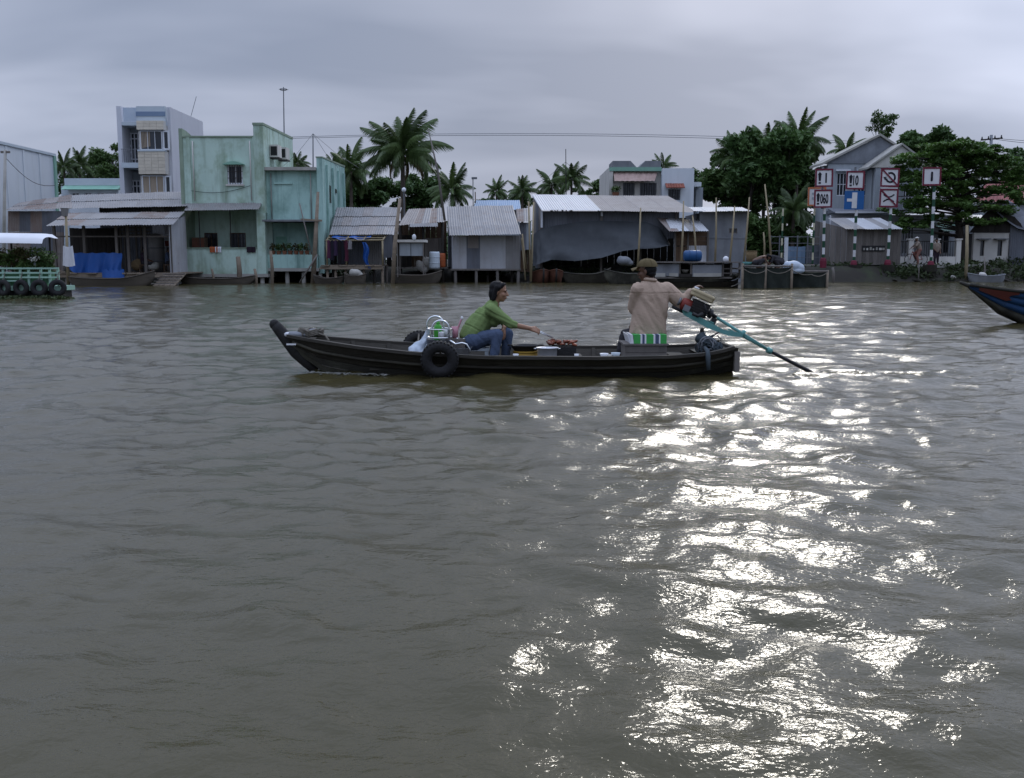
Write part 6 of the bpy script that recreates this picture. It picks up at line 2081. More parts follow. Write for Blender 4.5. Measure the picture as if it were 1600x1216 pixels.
def pontoon():
    """the planted floating landing at the left edge"""
    D = 34.6
    root = thing('floating_landing', 'floating landing with pale green rails and a curved white canopy', 'pontoon', (X(35, D), D, 0))
    D2 = D + 1.15
    x1 = X(94, D, 440)
    x0 = x1 - 7.5
    zd = Z(447, D)
    G().box(x0, x1, D, D2, zd - 0.16, zd).build('deck', M_PGREEN, root)
    G().box(x0 + 0.1, x1 - 0.1, D + 0.1, D2 - 0.05, -0.4, zd - 0.163).build('float', M_BLACK, root)
    # rails
    posts = [2, 29, 42, 61, 75, 88]
    zt = Z(419.5, D)
    for px in posts:
        G().box(X(px, D) - 0.035, X(px, D) + 0.035, D + 0.02, D + 0.09, zd + 0.001, zt + 0.03).build('rail_post', M_PGREEN, root)
    for py in (419.5, 426.5, 433.5):
        G().box(x0, X(89, D) + 0.03, D - 0.02, D + 0.018, Z(py, D) - 0.028, Z(py, D) + 0.028).build('rail', M_PGREEN, root)
    for a, b in ((-40, 28), (31, 41), (44, 60), (63, 74)):
        G().box(X(a, D), X(b, D), D + 0.10, D + 0.13, zd + 0.1, Z(428, D)).build('infill_panel', M_DGREEN, root)
    G().box(X(8, D), X(26, D), D - 0.02, D + 0.018, Z(440, D), Z(438, D)).build('step', M_PGREEN, root)
    # curved canopy running away from the camera
    yc0, yc1 = D - 0.05, D + 1.2
    xr = X(87, D + 1, 375)

    def fn(u, v):
        a = u * math.pi / 2
        # vault with the fall on the right-hand end
        xx = x0 - 1 + (xr - x0 + 1) * u
        zz = Z(366, D + 1.5) - 0.0 * u
        s_ = max(0, (0.75 - v) / 0.75)
        e_ = max(0, (u - 0.95) / 0.05)
        front = 0.36 * (1 - math.sqrt(max(0, 1 - s_ * s_)))
        drop = 0.16 * (1 - math.sqrt(max(0, 1 - e_ * e_))) * (1 - s_)
        return (xx, lerp(yc0, yc1, v), zz - drop - front + 0.12 * (1 - u))
    G().grid(fn, 40, 14).build('canopy', M_WHITEP, root, smooth=True)
    def fn(u, v):
        p = Vector(fn0(u, v))
        return p - V(0, 0, 0.04)
    fn0 = lambda u, v: (x0 - 1 + (xr - x0 + 1) * u * 0.995, lerp(yc0 + 0.03, yc1 - 0.03, v), Z(366, D + 1.5) - 0.03 - 0.55 * max(0, (u - 0.88) / 0.12) ** 2 - 0.34 * max(0, (0.35 - v) / 0.35) ** 2 + 0.12 * (1 - u))
    for px in (-10, 20, 80):
        for yy in (D + 0.95,):
            G().tube([V(X(px, D + 1), yy, zd), V(X(px, D + 1), yy, Z(370, D + 1))], 0.035, 6).build('canopy_post', M_IRON, root)
    # planted trough
    bx = thing('plant_trough', 'long trough of mixed plants on the floating landing', 'planter', (X(40, D + 0.7), D + 0.7, zd))
    G().box(x0 + 0.4, X(84, D + 1), D + 0.4, D + 1.0, zd + 0.002, zd + 0.45).build('trough', M_DGREEN, bx)
    cl, cl2 = [], []
    r = random.Random(8)
    for k in range(210):
        xx = r.uniform(x0 + 0.4, X(84, D + 1))
        (cl if k % 3 else cl2).append(((xx - bx.location.x, r.uniform(-0.25, 0.3), 0.45 + r.uniform(0, 0.75)), (0.22, 0.22, 0.2), 70))
    v, f = leaf_cloud(cl, 0.06, 501, up=0.1)
    mesh_np('foliage', v, f, M_LEAF, bx)
    v, f = leaf_cloud(cl2, 0.06, 502, up=0.1)
    mesh_np('flowering_foliage', v, f, M_DRYPL, bx)
    v, f = leaf_cloud([((X(66, D + 1) - bx.location.x, -0.3, 0.95), (0.22, 0.1, 0.12), 30), ((X(43, D + 1) - bx.location.x, -0.3, 1.5), (0.12, 0.1, 0.1), 18)], 0.06, 503)
    mesh_np('blossom', v, f, M_CREAM, bx)
    # tyre fenders
    for k, px in enumerate((6, 33, 61, 90)):
        c = W(px, 450, D - 0.12)
        rt = thing('tyre_fender', ['leftmost', 'second from left', 'third from left', 'rightmost'][k] + ' tyre fender hanging on the floating landing', 'tyre', c, 'tyres on the floating landing')
        rot = Matrix.Rotation(math.radians(90), 3, 'X') @ Matrix.Rotation(0.25 * (k - 1.5), 3, 'Y')
        G().torus(c, 0.20, 0.095, rot, 22, 9, 0.85).build('tyre', M_RUBBER, rt, smooth=True)
        G().tube([c + V(0, 0, 0.27), c + V(0.02, 0.12, 0.55)], 0.015, 5).build('rope', M_ROPE, rt)
    cl = []
    for k in range(60):
        cl.append(((lerp(x0, X(118, D), r.random()), D - 0.25 - 1.0 * r.random() ** 2, 0.03), (0.3, 0.2, 0.07), 34))
    v, f = leaf_cloud(cl, 0.055, 504, up=0.3)
    o = mesh_np('water_hyacinth', v, f, M_HYAC)
    o['kind'] = 'stuff'
    o['label'] = 'floating water plants around the green railed landing'


pontoon()


def houseboat():
    D = 47.2
    root = thing('houseboat', 'old grey boarded houseboat with flat deck and broken side panels', 'boat', (X(1090, D), D, 0))
    x0, x1 = X(1024, D), X(1158, D)
    zd = Z(411, D)
    D2 = D + 2.4
    # hull strakes
    zb = Z(432, D)
    n = 3
    for k in range(n):
        z0_, z1_ = lerp(-0.25, zb, k / n), lerp(-0.25, zb, (k + 1) / n) - 0.015
        def fn(u, v):
            xx = lerp(x0, x1, u)
            bow = 0.5 * (abs(2 * u - 1) ** 6)
            return (xx, D - 0.12 * v + bow + 0.02 * k, lerp(z0_, z1_, v) + 0.18 * abs(2 * u - 1) ** 5)
        G().grid(fn, 20, 2).build('strake', M_HULLL if k == n - 1 else M_HULL, root, smooth=True)
    G().box(x0 + 0.2, x1 - 0.3, D + 0.55, D2, -0.3, zb - 0.02).build('hull_block', M_HULL, root)
    # side boarding
    for a, b, m, t in ((1024, 1062, M_CONC, 413), (1082, 1129, M_CONC, 414), (1062, 1082, M_DARKW, 428)):
        G().box(X(a, D) + 0.02, X(b, D) - 0.02, D + 0.02, D + 0.07, zb - 0.02, Z(t, D)).build('side_panel', m, root)
    for a, b in ((1024, 1040), (1046, 1060), (1084, 1128)):
        G().box(X(a, D), X(b, D), D - 0.02, D + 0.015, zb - 0.02, Z(427, D)).build('patch_board', M_CONCL, root)
    G().box(x0, x1 - 0.4, D - 0.04, D + 0.03, zb - 0.10, zb - 0.03).build('rub_rail', M_WOODG, root)
    planks(root, x0 + 0.3, x1 - 0.1, zb, zd, D + 1.8, 9, M_DARKW)
    for px in (1063, 1081, 1131, 1144, 1157):
        G().box(X(px, D) - 0.04, X(px, D) + 0.04, D + 0.09, D + 0.17, zb - 0.1, zd - 0.005).build('stanchion', M_WOODG, root)
    for py in (421, 428):
        G().box(X(1129, D), X(1158, D), D + 0.18, D + 1.0, Z(py, D), Z(py, D) + 0.05).build('shelf', M_WOODG, root)
    # deck planks
    n = 9
    for k in range(n):
        G().box(lerp(x0 - 0.1, x1, k / n) + 0.01, lerp(x0 - 0.1, x1, (k + 1) / n) - 0.01, D - 0.12 + random.uniform(-0.05, 0.05), D2, zd + 0.001, zd + 0.06).build('deck_plank', M_WOODG, root)
    # things on deck and on the shelves
    c = W(1082, 404, D + 1.0)
    rt = thing('blue_barrel', 'blue plastic barrel lying on the houseboat deck', 'barrel', c)
    rot = Matrix.Rotation(math.radians(90), 3, 'Y')
    cc = V(c.x, c.y, zd + 0.06 + 0.27)
    G().lathe([(0, -0.42), (0.2, -0.42), (0.26, -0.36), (0.27, 0), (0.26, 0.36), (0.2, 0.42), (0, 0.42)], cc, 16, rot).build('body', M_BARREL, rt, smooth=True)
    for s_ in (-0.17, 0.17):
        G().torus(cc + V(s_, 0, 0), 0.275, 0.02, rot, 18, 5).build('rib', M_BARREL, rt)
    c = W(1134, 410, D + 0.5)
    rt = thing('white_kettle', 'small white pot standing on the houseboat deck', 'pot', V(c.x, c.y, zd + 0.06))
    b = V(c.x, c.y, zd + 0.06)
    G().lathe([(0, 0), (0.13, 0), (0.14, 0.16), (0.10, 0.22), (0.04, 0.25), (0, 0.26)], b, 14).build('body', M_WHITEP, rt, smooth=True)
    G().torus(b + V(0, 0, 0.22), 0.09, 0.012, Matrix.Rotation(math.radians(90), 3, 'X'), 14, 5).build('handle', M_GREYM, rt)
    for k, (px, py, m, lab) in enumerate(((1071, 424, M_CREAM, 'cream bowl in the dark gap of the houseboat side'), (1148, 430, M_WHITEP, 'white cloth scrap on the houseboat shelf'), (1137, 438, M_TEALP, 'turquoise basin at the stern shelf of the houseboat'))):
        c = W(px, py, D + 0.35)
        o = G().lathe([(0, 0), (0.1, 0), (0.18, 0.12), (0.2, 0.13), (0.17, 0.11), (0.09, 0.02), (0, 0.02)], c - V(0, 0, 0.06), 12).build('basin', m, None, smooth=True)
        tag(o, lab, 'basin')


houseboat()


def fish_raft():
    D = 45.8
    root = thing('fish_raft', 'dark netted fish raft with rope swags right of the houseboat', 'raft', (X(1225, D), D, 0))
    zt = Z(416, D)
    spans = [(1161, 1196, 0), (1197, 1238, 0.1), (1239, 1294, 1.4)]
    for a, b, dy in spans:
        x0, x1 = X(a, D + dy), X(b, D + dy)
        hh = zt if dy < 1 else Z(424, D + dy)
        def fn(u, v):
            return (lerp(x0, x1, u), D + dy + 0.06 * math.sin(u * 13 + v * 5) * (1 - v), lerp(-0.3, hh - 0.04, v) - 0.05 * math.sin(math.pi * u) * v)
        G().grid(fn, 18, 8).build('net_panel', M_NET, root, smooth=True)
        G().tube([V(x0, D + dy - 0.05, hh), V(x1, D + dy - 0.05, hh)], 0.045, 6).build('rail', M_WOODG, root, smooth=True)
    for px, dy in ((1161, 0), (1197, 0.05), (1238, 0.1), (1294, 1.4)):
        G().tube([V(X(px, D + dy), D + dy, -0.6), V(X(px, D + dy), D + dy, zt + (0.12 if dy < 1 else -0.2))], 0.06, 7).build('stake', M_WOODH, root, smooth=True)
    x0, x1 = X(1163, D), X(1240, D)
    n = 8
    for k in range(n):
        G().box(lerp(x0, x1, k / n) + 0.01, lerp(x0, x1, (k + 1) / n) - 0.01, D + 0.2, D + 2.6, zt - 0.16, zt - 0.09).build('deck_plank', M_WOODG, root)
    G().box(X(1242, D + 1.6), X(1290, D + 1.6), D + 1.6, D + 3.0, 0.02, 0.35).build('float_box', M_NET, root)
    # rope swags
    for a, b, dz in (((1163, 421), (1196, 423), 0.16), ((1198, 421), (1237, 420), 0.2), ((1238, 422), (1268, 429), 0.1), ((1268, 429), (1294, 425), 0.14)):
        p, q = W(*a, D - 0.12), W(*b, D - 0.1)
        G().tube([lerp(p, q, t) - V(0, 0, dz * 4 * t * (1 - t)) for t in np.linspace(0, 1, 9)], 0.02, 5).build('rope', M_ROPE, root, smooth=True)
    # goods
    c = W(1240, 416, D + 1.3)
    o = remesh(G().ell(c, (0.38, 0.3, 0.26)).ell(c + V(0.26, 0, -0.08), (0.26, 0.25, 0.22)).ell(c + V(-0.3, 0, 0.0), (0.2, 0.25, 0.24)).ell(c + V(0.1, 0, -0.22), (0.45, 0.3, 0.14)), 'white_sack', M_BAG, None, 0.04, 2)
    tag(o, 'white plastic sack heaped at the right end of the raft deck', 'sack')
    c = W(1174, 402, D + 2.0)
    rt = thing('wicker_basket', 'brown wicker basket behind the stooping bare backed person', 'basket', c - V(0, 0, 0.3))
    G().lathe([(0, -0.3), (0.2, -0.3), (0.27, 0.1), (0.26, 0.28), (0.24, 0.28), (0.24, 0.1), (0.18, -0.26), (0, -0.26)], c, 14).build('body', M_BASKET, rt, smooth=True)
    G().torus(c + V(0, 0, 0.28), 0.26, 0.022, None, 18, 6).build('rim', M_BASKET, rt, smooth=True)
    G().lathe([(0, 0), (0.18, 0), (0.24, 0.14), (0.22, 0.14), (0.16, 0.02), (0, 0.02)], W(1168, 414, D + 0.9), 14).build('basin', M_TEALP, rt, smooth=True)
    # two stooping people
    zdk = zt - 0.09
    for k in range(2):
        s = 1 if k == 0 else -1
        bx = X(1180, D + 0.7) if k == 0 else X(1221, D + 0.9)
        by = D + (0.7 if k == 0 else 0.9)
        q = lambda dx, dy, z: V(bx + s * dx, by + dy, zdk + z)
        J = dict(head=q(0.62, 0, 0.50), neck=q(0.46, 0, 0.52), pelvis=q(0.0, 0, 0.30),
                 sh_l=q(0.38, 0.17, 0.50), sh_r=q(0.38, -0.17, 0.50), el_l=q(0.50, 0.2, 0.26), el_r=q(0.52, -0.2, 0.26), wr_l=q(0.66, 0.12, 0.12), wr_r=q(0.68, -0.12, 0.12),
                 hip_l=q(0, 0.1, 0.26), hip_r=q(0, -0.1, 0.26), kn_l=q(0.33, 0.2, 0.36), kn_r=q(0.33, -0.22, 0.36), an_l=q(0.14, 0.17, 0.09), an_r=q(0.14, -0.19, 0.09))
        far_person('bare backed person stooping over the netted raft' if k == 0 else 'person in dark clothes and brown hat crouching opposite on the raft', J, M_TROUS, M_TROUS, (bx, by, zdk), (s, -0.1, -0.5), hat=M_BASKET if k else None, bare=(k == 0), group='people working on the raft')


fish_raft()


def stall_people():
    D = 53.6
    zd = Z(426, 53)
    for k, (px, s, lab) in enumerate(((224, 1, 'dark figure seated deep in the stall beside the post'), (258, 1, 'person in dark clothes seated near the right wall of the stall'))):
        bx, by = X(px, D), D + 0.4 * k
        st = zd + 0.42
        o = thing('stool', ['low wooden stool under the seated dark figure', 'low wooden stool near the right stall wall'][k], 'stool', (bx, by, zd))
        G().box(bx - 0.2, bx + 0.2, by - 0.2, by + 0.2, st - 0.05, st).build('seat', M_WOODB, o)
        for dx in (-0.16, 0.16):
            for dy in (-0.16, 0.16):
                G().box(bx + dx - 0.025, bx + dx + 0.025, by + dy - 0.025, by + dy + 0.025, zd, st - 0.051).build('leg', M_WOODB, o)
        q = lambda dx, dy, z: V(bx + s * dx, by + dy, st + z)
        J = dict(head=q(0.08, 0, 0.78), neck=q(0.02, 0, 0.60), pelvis=q(0, 0, 0.12), sh_l=q(0, 0.2, 0.53), sh_r=q(0, -0.2, 0.53), el_l=q(0.12, 0.24, 0.27), el_r=q(0.12, -0.24, 0.27),
                 wr_l=q(0.36, 0.16, 0.2), wr_r=q(0.36, -0.16, 0.2), hip_l=q(0.03, 0.1, 0.09), hip_r=q(0.03, -0.1, 0.09), kn_l=q(0.44, 0.14, 0.08), kn_r=q(0.44, -0.14, 0.08), an_l=q(0.42, 0.13, -0.33), an_r=q(0.42, -0.13, -0.33))
        far_person(lab, J, M_CLOTHD if k == 0 else M_JEAN, M_TROUS, (bx, by, zd), (1, -0.4, 0), group='people in the stall')


stall_people()


def cyclist():
    D = 62.6
    zg = 1.0
    root = thing('bicycle', 'dark bicycle parked before the white garden wall', 'bicycle', (X(1432, D), D, zg))
    xw = [X(1422, D), X(1441, D)]
    R_ = 0.33
    rot = Matrix.Rotation(math.radians(90), 3, 'X')
    for x in xw:
        w = G().torus((x, D, zg + R_), R_, 0.022, rot, 28, 6).build('wheel', M_RUBBER, root, smooth=True)
        sp = G()
        for k in range(8):
            a = k * math.pi / 8
            sp.tube([V(x - R_ * math.cos(a), D, zg + R_ - R_ * math.sin(a)), V(x + R_ * math.cos(a), D, zg + R_ + R_ * math.sin(a))], 0.005, 3)
        sp.build('spokes', M_GREYM, w)
    xm = (xw[0] + xw[1]) / 2
    hd = V(xw[0] + 0.14, D, zg + 0.82)
    st = V(xm + 0.18, D, zg + 0.80)
    bb = V(xm + 0.02, D, zg + 0.28)
    g = G()
    for a, b in ((hd, bb), (hd - V(-0.02, 0, 0.06), st - V(0, 0, 0.06)), (bb, st), (bb, V(xw[1], D, zg + R_)), (st, V(xw[1], D, zg + R_)), (hd, V(xw[0], D, zg + R_))):
        g.tube([a, b], 0.02, 6)
    g.build('frame', M_REDP, root)
    G().tube([hd, hd + V(0.03, 0, 0.14), hd + V(0.12, -0.22, 0.18)], 0.014, 6).tube([hd + V(0.03, 0, 0.14), hd + V(0.12, 0.22, 0.18)], 0.014, 6).build('handlebar', M_GREYM, root)
    G().ell(st + V(0.02, 0, 0.06), (0.13, 0.07, 0.035)).build('saddle', M_BLACK, root, smooth=True)
    G().lathe([(0, -0.015), (0.09, -0.015), (0.09, 0.015), (0, 0.015)], bb, 12, rot).build('crank', M_GREYM, root)
    # rider astride, one foot down
    q = lambda dx, dy, z: V(xm + dx, D + dy, zg + z)
    J = dict(head=q(-0.02, -0.02, 1.58), neck=q(0.03, 0, 1.40), pelvis=q(0.18, 0, 0.95), sh_l=q(0.05, -0.17, 1.34), sh_r=q(0.05, 0.17, 1.34), el_l=q(-0.12, -0.22, 1.14), el_r=q(-0.12, 0.22, 1.14), wr_l=q(-0.26, -0.22, 1.03), wr_r=q(-0.26, 0.22, 1.03),
             hip_l=q(0.17, -0.09, 0.90), hip_r=q(0.17, 0.09, 0.90), kn_l=q(0.0, -0.15, 0.52), kn_r=q(-0.08, 0.14, 0.62), an_l=q(0.08, -0.2, 0.10), an_r=q(0.05, 0.13, 0.28))
    pale = mat('pale_brown_cloth', (0.27, 0.22, 0.18), (0.21, 0.17, 0.14), 4, 0.95)
    far_person('person in pale brown clothes on the bicycle', J, pale, mat('dusty_pink_cloth', (0.25, 0.12, 0.10), None, 4, 0.95), (xm, D, zg), (-1, -0.2, -0.1), hat=M_CREAM)
    # second person standing by the rightmost sign post
    bx = X(1463, 63.2)
    q = lambda dx, dy, z: V(bx + dx, 63.2 + dy, zg + z)
    J = dict(head=q(-0.03, 0, 1.50), neck=q(0, 0, 1.32), pelvis=q(0, 0, 0.88), sh_l=q(-0.17, 0, 1.27), sh_r=q(0.17, 0, 1.27), el_l=q(-0.22, 0, 1.0), el_r=q(0.22, 0, 1.0), wr_l=q(-0.12, -0.15, 0.88), wr_r=q(0.18, -0.12, 0.80),
             hip_l=q(-0.09, 0, 0.84), hip_r=q(0.09, 0, 0.84), kn_l=q(-0.1, -0.03, 0.47), kn_r=q(0.1, 0.02, 0.47), an_l=q(-0.1, 0, 0.09), an_r=q(0.1, 0, 0.09))
    far_person('person standing by the white pillar next to the rightmost sign post', J, pale, M_CLOTHD, (bx, 63.2, zg), (-0.3, -1, 0))


cyclist()


# ================================================================== river signs
def text_part(txt, name, m, parent, x, z, y, h, sx=0.62):
    cu = bpy.data.curves.new('t', 'FONT')
    cu.body = txt
    cu.size = 1.0
    cu.extrude = 0.01
    cu.offset = 0.03
    o = bpy.data.objects.new('t', cu)
    me = baked(o)
    JUNK.append(o)
    co = np.empty(len(me.vertices) * 3)
    me.vertices.foreach_get('co', co)
    co = co.reshape(-1, 3)
    lo, hi = co.min(0), co.max(0)
    k = h / (hi[1] - lo[1])
    off = parent_world(parent)
    out = np.stack([(co[:, 0] - lo[0]) * k * sx + x, -co[:, 2] * 0.6 + y, (co[:, 1] - lo[1]) * k + z], -1) - np.array(off)
    me.vertices.foreach_set('co', out.astype(np.float32).ravel())
    me.materials.clear()
    me.materials.append(m)
    me.update()
    t = bpy.data.objects.new(name, me)
    COL.objects.link(t)
    t.parent = parent
    return t


def signs():
    D = 61.0
    yb = D - 0.12

    def board(root, p0, p1, q0, q1, blue=False, edge=M_SIGNR, d=None):
        dd = d or yb
        x0, x1, z0, z1 = X(p0, dd, 290), X(p1, dd, 290), Z(q1, dd), Z(q0, dd)
        b = G().box(x0, x1, dd, dd + 0.05, z0, z1).build('board', M_SIGNB if blue else M_SIGNW, root)
        if not blue:
            w = 0.088
            for a in ((x0 - 0.01, x1 + 0.01, z0 - 0.01, z0 + w), (x0 - 0.01, x1 + 0.01, z1 - w, z1 + 0.01), (x0 - 0.01, x0 + w, z0 + w, z1 - w), (x1 - w, x1 + 0.01, z0 + w, z1 - w)):
                G().box(a[0], a[1], dd - 0.025, dd - 0.002, a[2], a[3]).build('border', edge, b)
        return b, x0, x1, z0, z1

    def arrow(b, x, z0, z1, y):
        """upright arrow over a short foot bar"""
        h = z1 - z0
        G().prism([(x - 0.06, y, z0 + 0.24 * h), (x + 0.06, y, z0 + 0.24 * h), (x + 0.09, y, z0 + 0.76 * h), (x + 0.12, y, z0 + 0.78 * h), (x, y, z1), (x - 0.12, y, z0 + 0.78 * h), (x - 0.09, y, z0 + 0.76 * h)], (0, 0.012, 0)).build('arrow_symbol', M_SIGNK, b)
        G().box(x - 0.07, x + 0.07, y, y + 0.012, z0, z0 + 0.15 * h).build('bar_symbol', M_SIGNK, b)

    def post(px, label, ptop, pbase, r=0.085, d=D, ncol=None, cream=False, top_px=None):
        x = X(px, d)
        zb, zt = Z(pbase, d), Z(ptop, d)
        root = thing('river_sign' if not cream else 'marker_post', label, 'sign' if not cream else 'post', (x, d, zb), 'river traffic signs' if not cream else 'striped marker posts')
        n = ncol or max(4, int(round((pbase - ptop) / 11.0)))
        for k in range(n):
            a, b_ = lerp(zb, zt, k / n), lerp(zb, zt, (k + 1) / n)
            white = k % 2 == 1
            G().lathe([(0.001, a), (r, a), (r, b_ - 0.002), (0.001, b_ - 0.002)], (x, d, 0), 12).build('stripe', (M_POSTY if cream else M_SIGNW) if white else M_POSTG, root, smooth=False)
        G().lathe([(0.001, zb - 1.2), (0.20, zb - 1.2), (0.20, zb), (0.16, zb + 0.16), (r + 0.002, zb + 0.2)], (x, d, 0), 12).build('base', M_SIGNR, root)
        return root

    r1 = post(1286.5, 'striped post carrying the signs 1 and 060', 324, 408)
    b, x0, x1, z0, z1 = board(r1, 1275, 1302.5, 264, 292)
    h = z1 - z0
    arrow(b, x0 + 0.27, z0 + 0.17 * h, z0 + 0.84 * h, yb - 0.014)
    text_part('1', 'digit', M_SIGNK, b, x0 + 0.60, z0 + 0.22 * h, yb - 0.008, 0.55 * h, 0.75)
    b, x0, x1, z0, z1 = board(r1, 1274, 1302, 296.5, 324.5)
    arrow(b, x0 + 0.24, z0 + 0.17 * h, z0 + 0.84 * h, yb - 0.014)
    text_part('060', 'digits', M_SIGNK, b, x0 + 0.37, z0 + 0.22 * h, yb - 0.008, 0.56 * h, 0.42)
    r2 = post(1334.5, 'striped post carrying the sign 10 and a blue junction sign', 327, 412)
    b, x0, x1, z0, z1 = board(r2, 1321, 1349.5, 267.5, 296)
    arrow(b, x0 + 0.28, z0 + 0.17 * h, z0 + 0.84 * h, yb - 0.014)
    text_part('10', 'digits', M_SIGNK, b, x0 + 0.42, z0 + 0.22 * h, yb - 0.008, 0.56 * h, 0.5)
    b, x0, x1, z0, z1 = board(r2, 1320, 1350.5, 298.5, 327.5, blue=True)
    w = x1 - x0
    G().box(x0 + 0.38 * w, x0 + 0.64 * w, yb - 0.012, yb - 0.001, z0 + 0.06 * w, z1 - 0.08 * w).build('channel_symbol', M_SIGNW, b)
    G().box(x0 + 0.12 * w, x0 + 0.38 * w, yb - 0.012, yb - 0.001, z0 + 0.40 * w, z0 + 0.55 * w).build('branch_symbol', M_SIGNW, b)
    r3 = post(1387.5, 'striped post carrying two signs crossed by red slashes', 324, 411)
    for i, (q0, q1) in enumerate(((263, 292), (295.5, 324))):
        b, x0, x1, z0, z1 = board(r3, 1374, 1403, q0, q1)
        cx_, cz_ = (x0 + x1) / 2, (z0 + z1) / 2
        if i == 0:
            pts = []
            for k in range(21):
                a = math.radians(lerp(195, 480, k / 20))
                pts.append((cx_ + 0.03 + 0.27 * math.cos(a), cz_ + 0.27 * math.sin(a)))
            g = G()
            for (a, c), (a2, c2) in zip(pts[:-1], pts[1:]):
                g.beam((a, yb - 0.008, c), (a2, yb - 0.008, c2), 0.012, 0.11)
            g.prism([(x0 + 0.16, yb - 0.014, cz_ + 0.03), (x0 + 0.36, yb - 0.014, cz_ + 0.03), (x0 + 0.26, yb - 0.014, cz_ - 0.17)], (0, 0.012, 0))
            g.build('turn_symbol', M_SIGNK, b)
        else:
            g = G()
            for s_ in (-1, 1):
                pts = [(cx_ + 0.32 * t, cz_ + s_ * (0.07 + 0.15 * t * t)) for t in np.linspace(-1, 1, 9)]
                for (a, c), (a2, c2) in zip(pts[:-1], pts[1:]):
                    g.beam((a, yb - 0.008, c), (a2, yb - 0.008, c2), 0.012, 0.08)
            g.build('passing_symbol', M_SIGNK, b)
        G().beam((x0 + 0.10, yb - 0.032, z1 - 0.10), (x1 - 0.10, yb - 0.032, z0 + 0.10), 0.012, 0.085).build('slash', M_SIGNR, b)
    G().box(X(1375, yb, 290), X(1402, yb, 290), yb, yb + 0.03, Z(295, yb), Z(292.8, yb)).build('plate', M_SIGNW, r3)
    r4 = post(1455, 'striped post carrying the single upright bar sign', 289, 413)
    b, x0, x1, z0, z1 = board(r4, 1442, 1470.5, 261.5, 290)
    cx_ = (x0 + x1) / 2
    G().capsule((cx_, yb - 0.004, z0 + 0.30 * h), (cx_, yb - 0.004, z0 + 0.72 * h), 0.065, 0.065, 10).build('bar_symbol', M_SIGNK, b)
    for rt, pxs in ((r1, 1286.5), (r2, 1334.5), (r3, 1387.5), (r4, 1455)):
        zt = Z(262, D)
        G().box(X(pxs, D, 290) - 0.05, X(pxs, D, 290) + 0.05, D - 0.05, D + 0.05, Z(324 if rt is not r4 else 289, D) - 0.1, zt + 0.03).build('back_post', M_GREYM, rt)
    for rt, tl in ((r1, -0.012), (r2, 0.006), (r3, 0.011), (r4, -0.007)):
        rt.rotation_euler = (0, tl, 0)
    r5 = post(1270, 'slim cream striped post with an orange edged board, behind the others', 325, 418, r=0.06, d=63.5, cream=True)
    b, x0, x1, z0, z1 = board(r5, 1263, 1291, 293, 322, edge=M_SIGNO, d=63.3)
    G().box(x0 + 0.25, x0 + 0.6, 63.28, 63.298, z0 + 0.4, z0 + 0.55).build('bar_symbol', M_GREYB, b)
    G().box(x0 + 0.25, x0 + 0.6, 63.28, 63.298, z0 + 0.7, z0 + 0.82).build('bar_symbol', M_GREYB, b)
    post(1221, 'slim striped post left of the signs with no board', 326, 418, r=0.055, d=63.5, cream=True)
    # pale pillar and fence behind the raft
    d = 64.0
    rt = thing('wire_fence', 'dark wire fence with a pale pillar behind the raft', 'fence', (X(1245, d), d, 0.6))
    G().box(X(1226, d), X(1231, d), d, d + 0.2, 0.3, Z(371, d)).build('pillar', M_WHITE, rt)
    for px in (1204, 1218, 1246, 1262, 1282, 1294):
        G().tube([V(X(px, d), d + 0.1, 0.3), V(X(px, d), d + 0.1, Z(368, d))], 0.04, 6).build('post', M_GREYM, rt)
    for py in (370, 380, 392, 402):
        G().tube([V(X(1204, d), d + 0.1, Z(py, d)), V(X(1294, d), d + 0.1, Z(py + 0.5, d))], 0.014, 4).build('wire', M_GREYM, rt)
    planks(rt, X(1232, d), X(1262, d), 0.5, Z(385, d), d + 0.5, 5, M_BLUER)
    planks(rt, X(1263, d), X(1294, d), 0.5, Z(383, d), d + 0.5, 5, M_TIND)


signs()


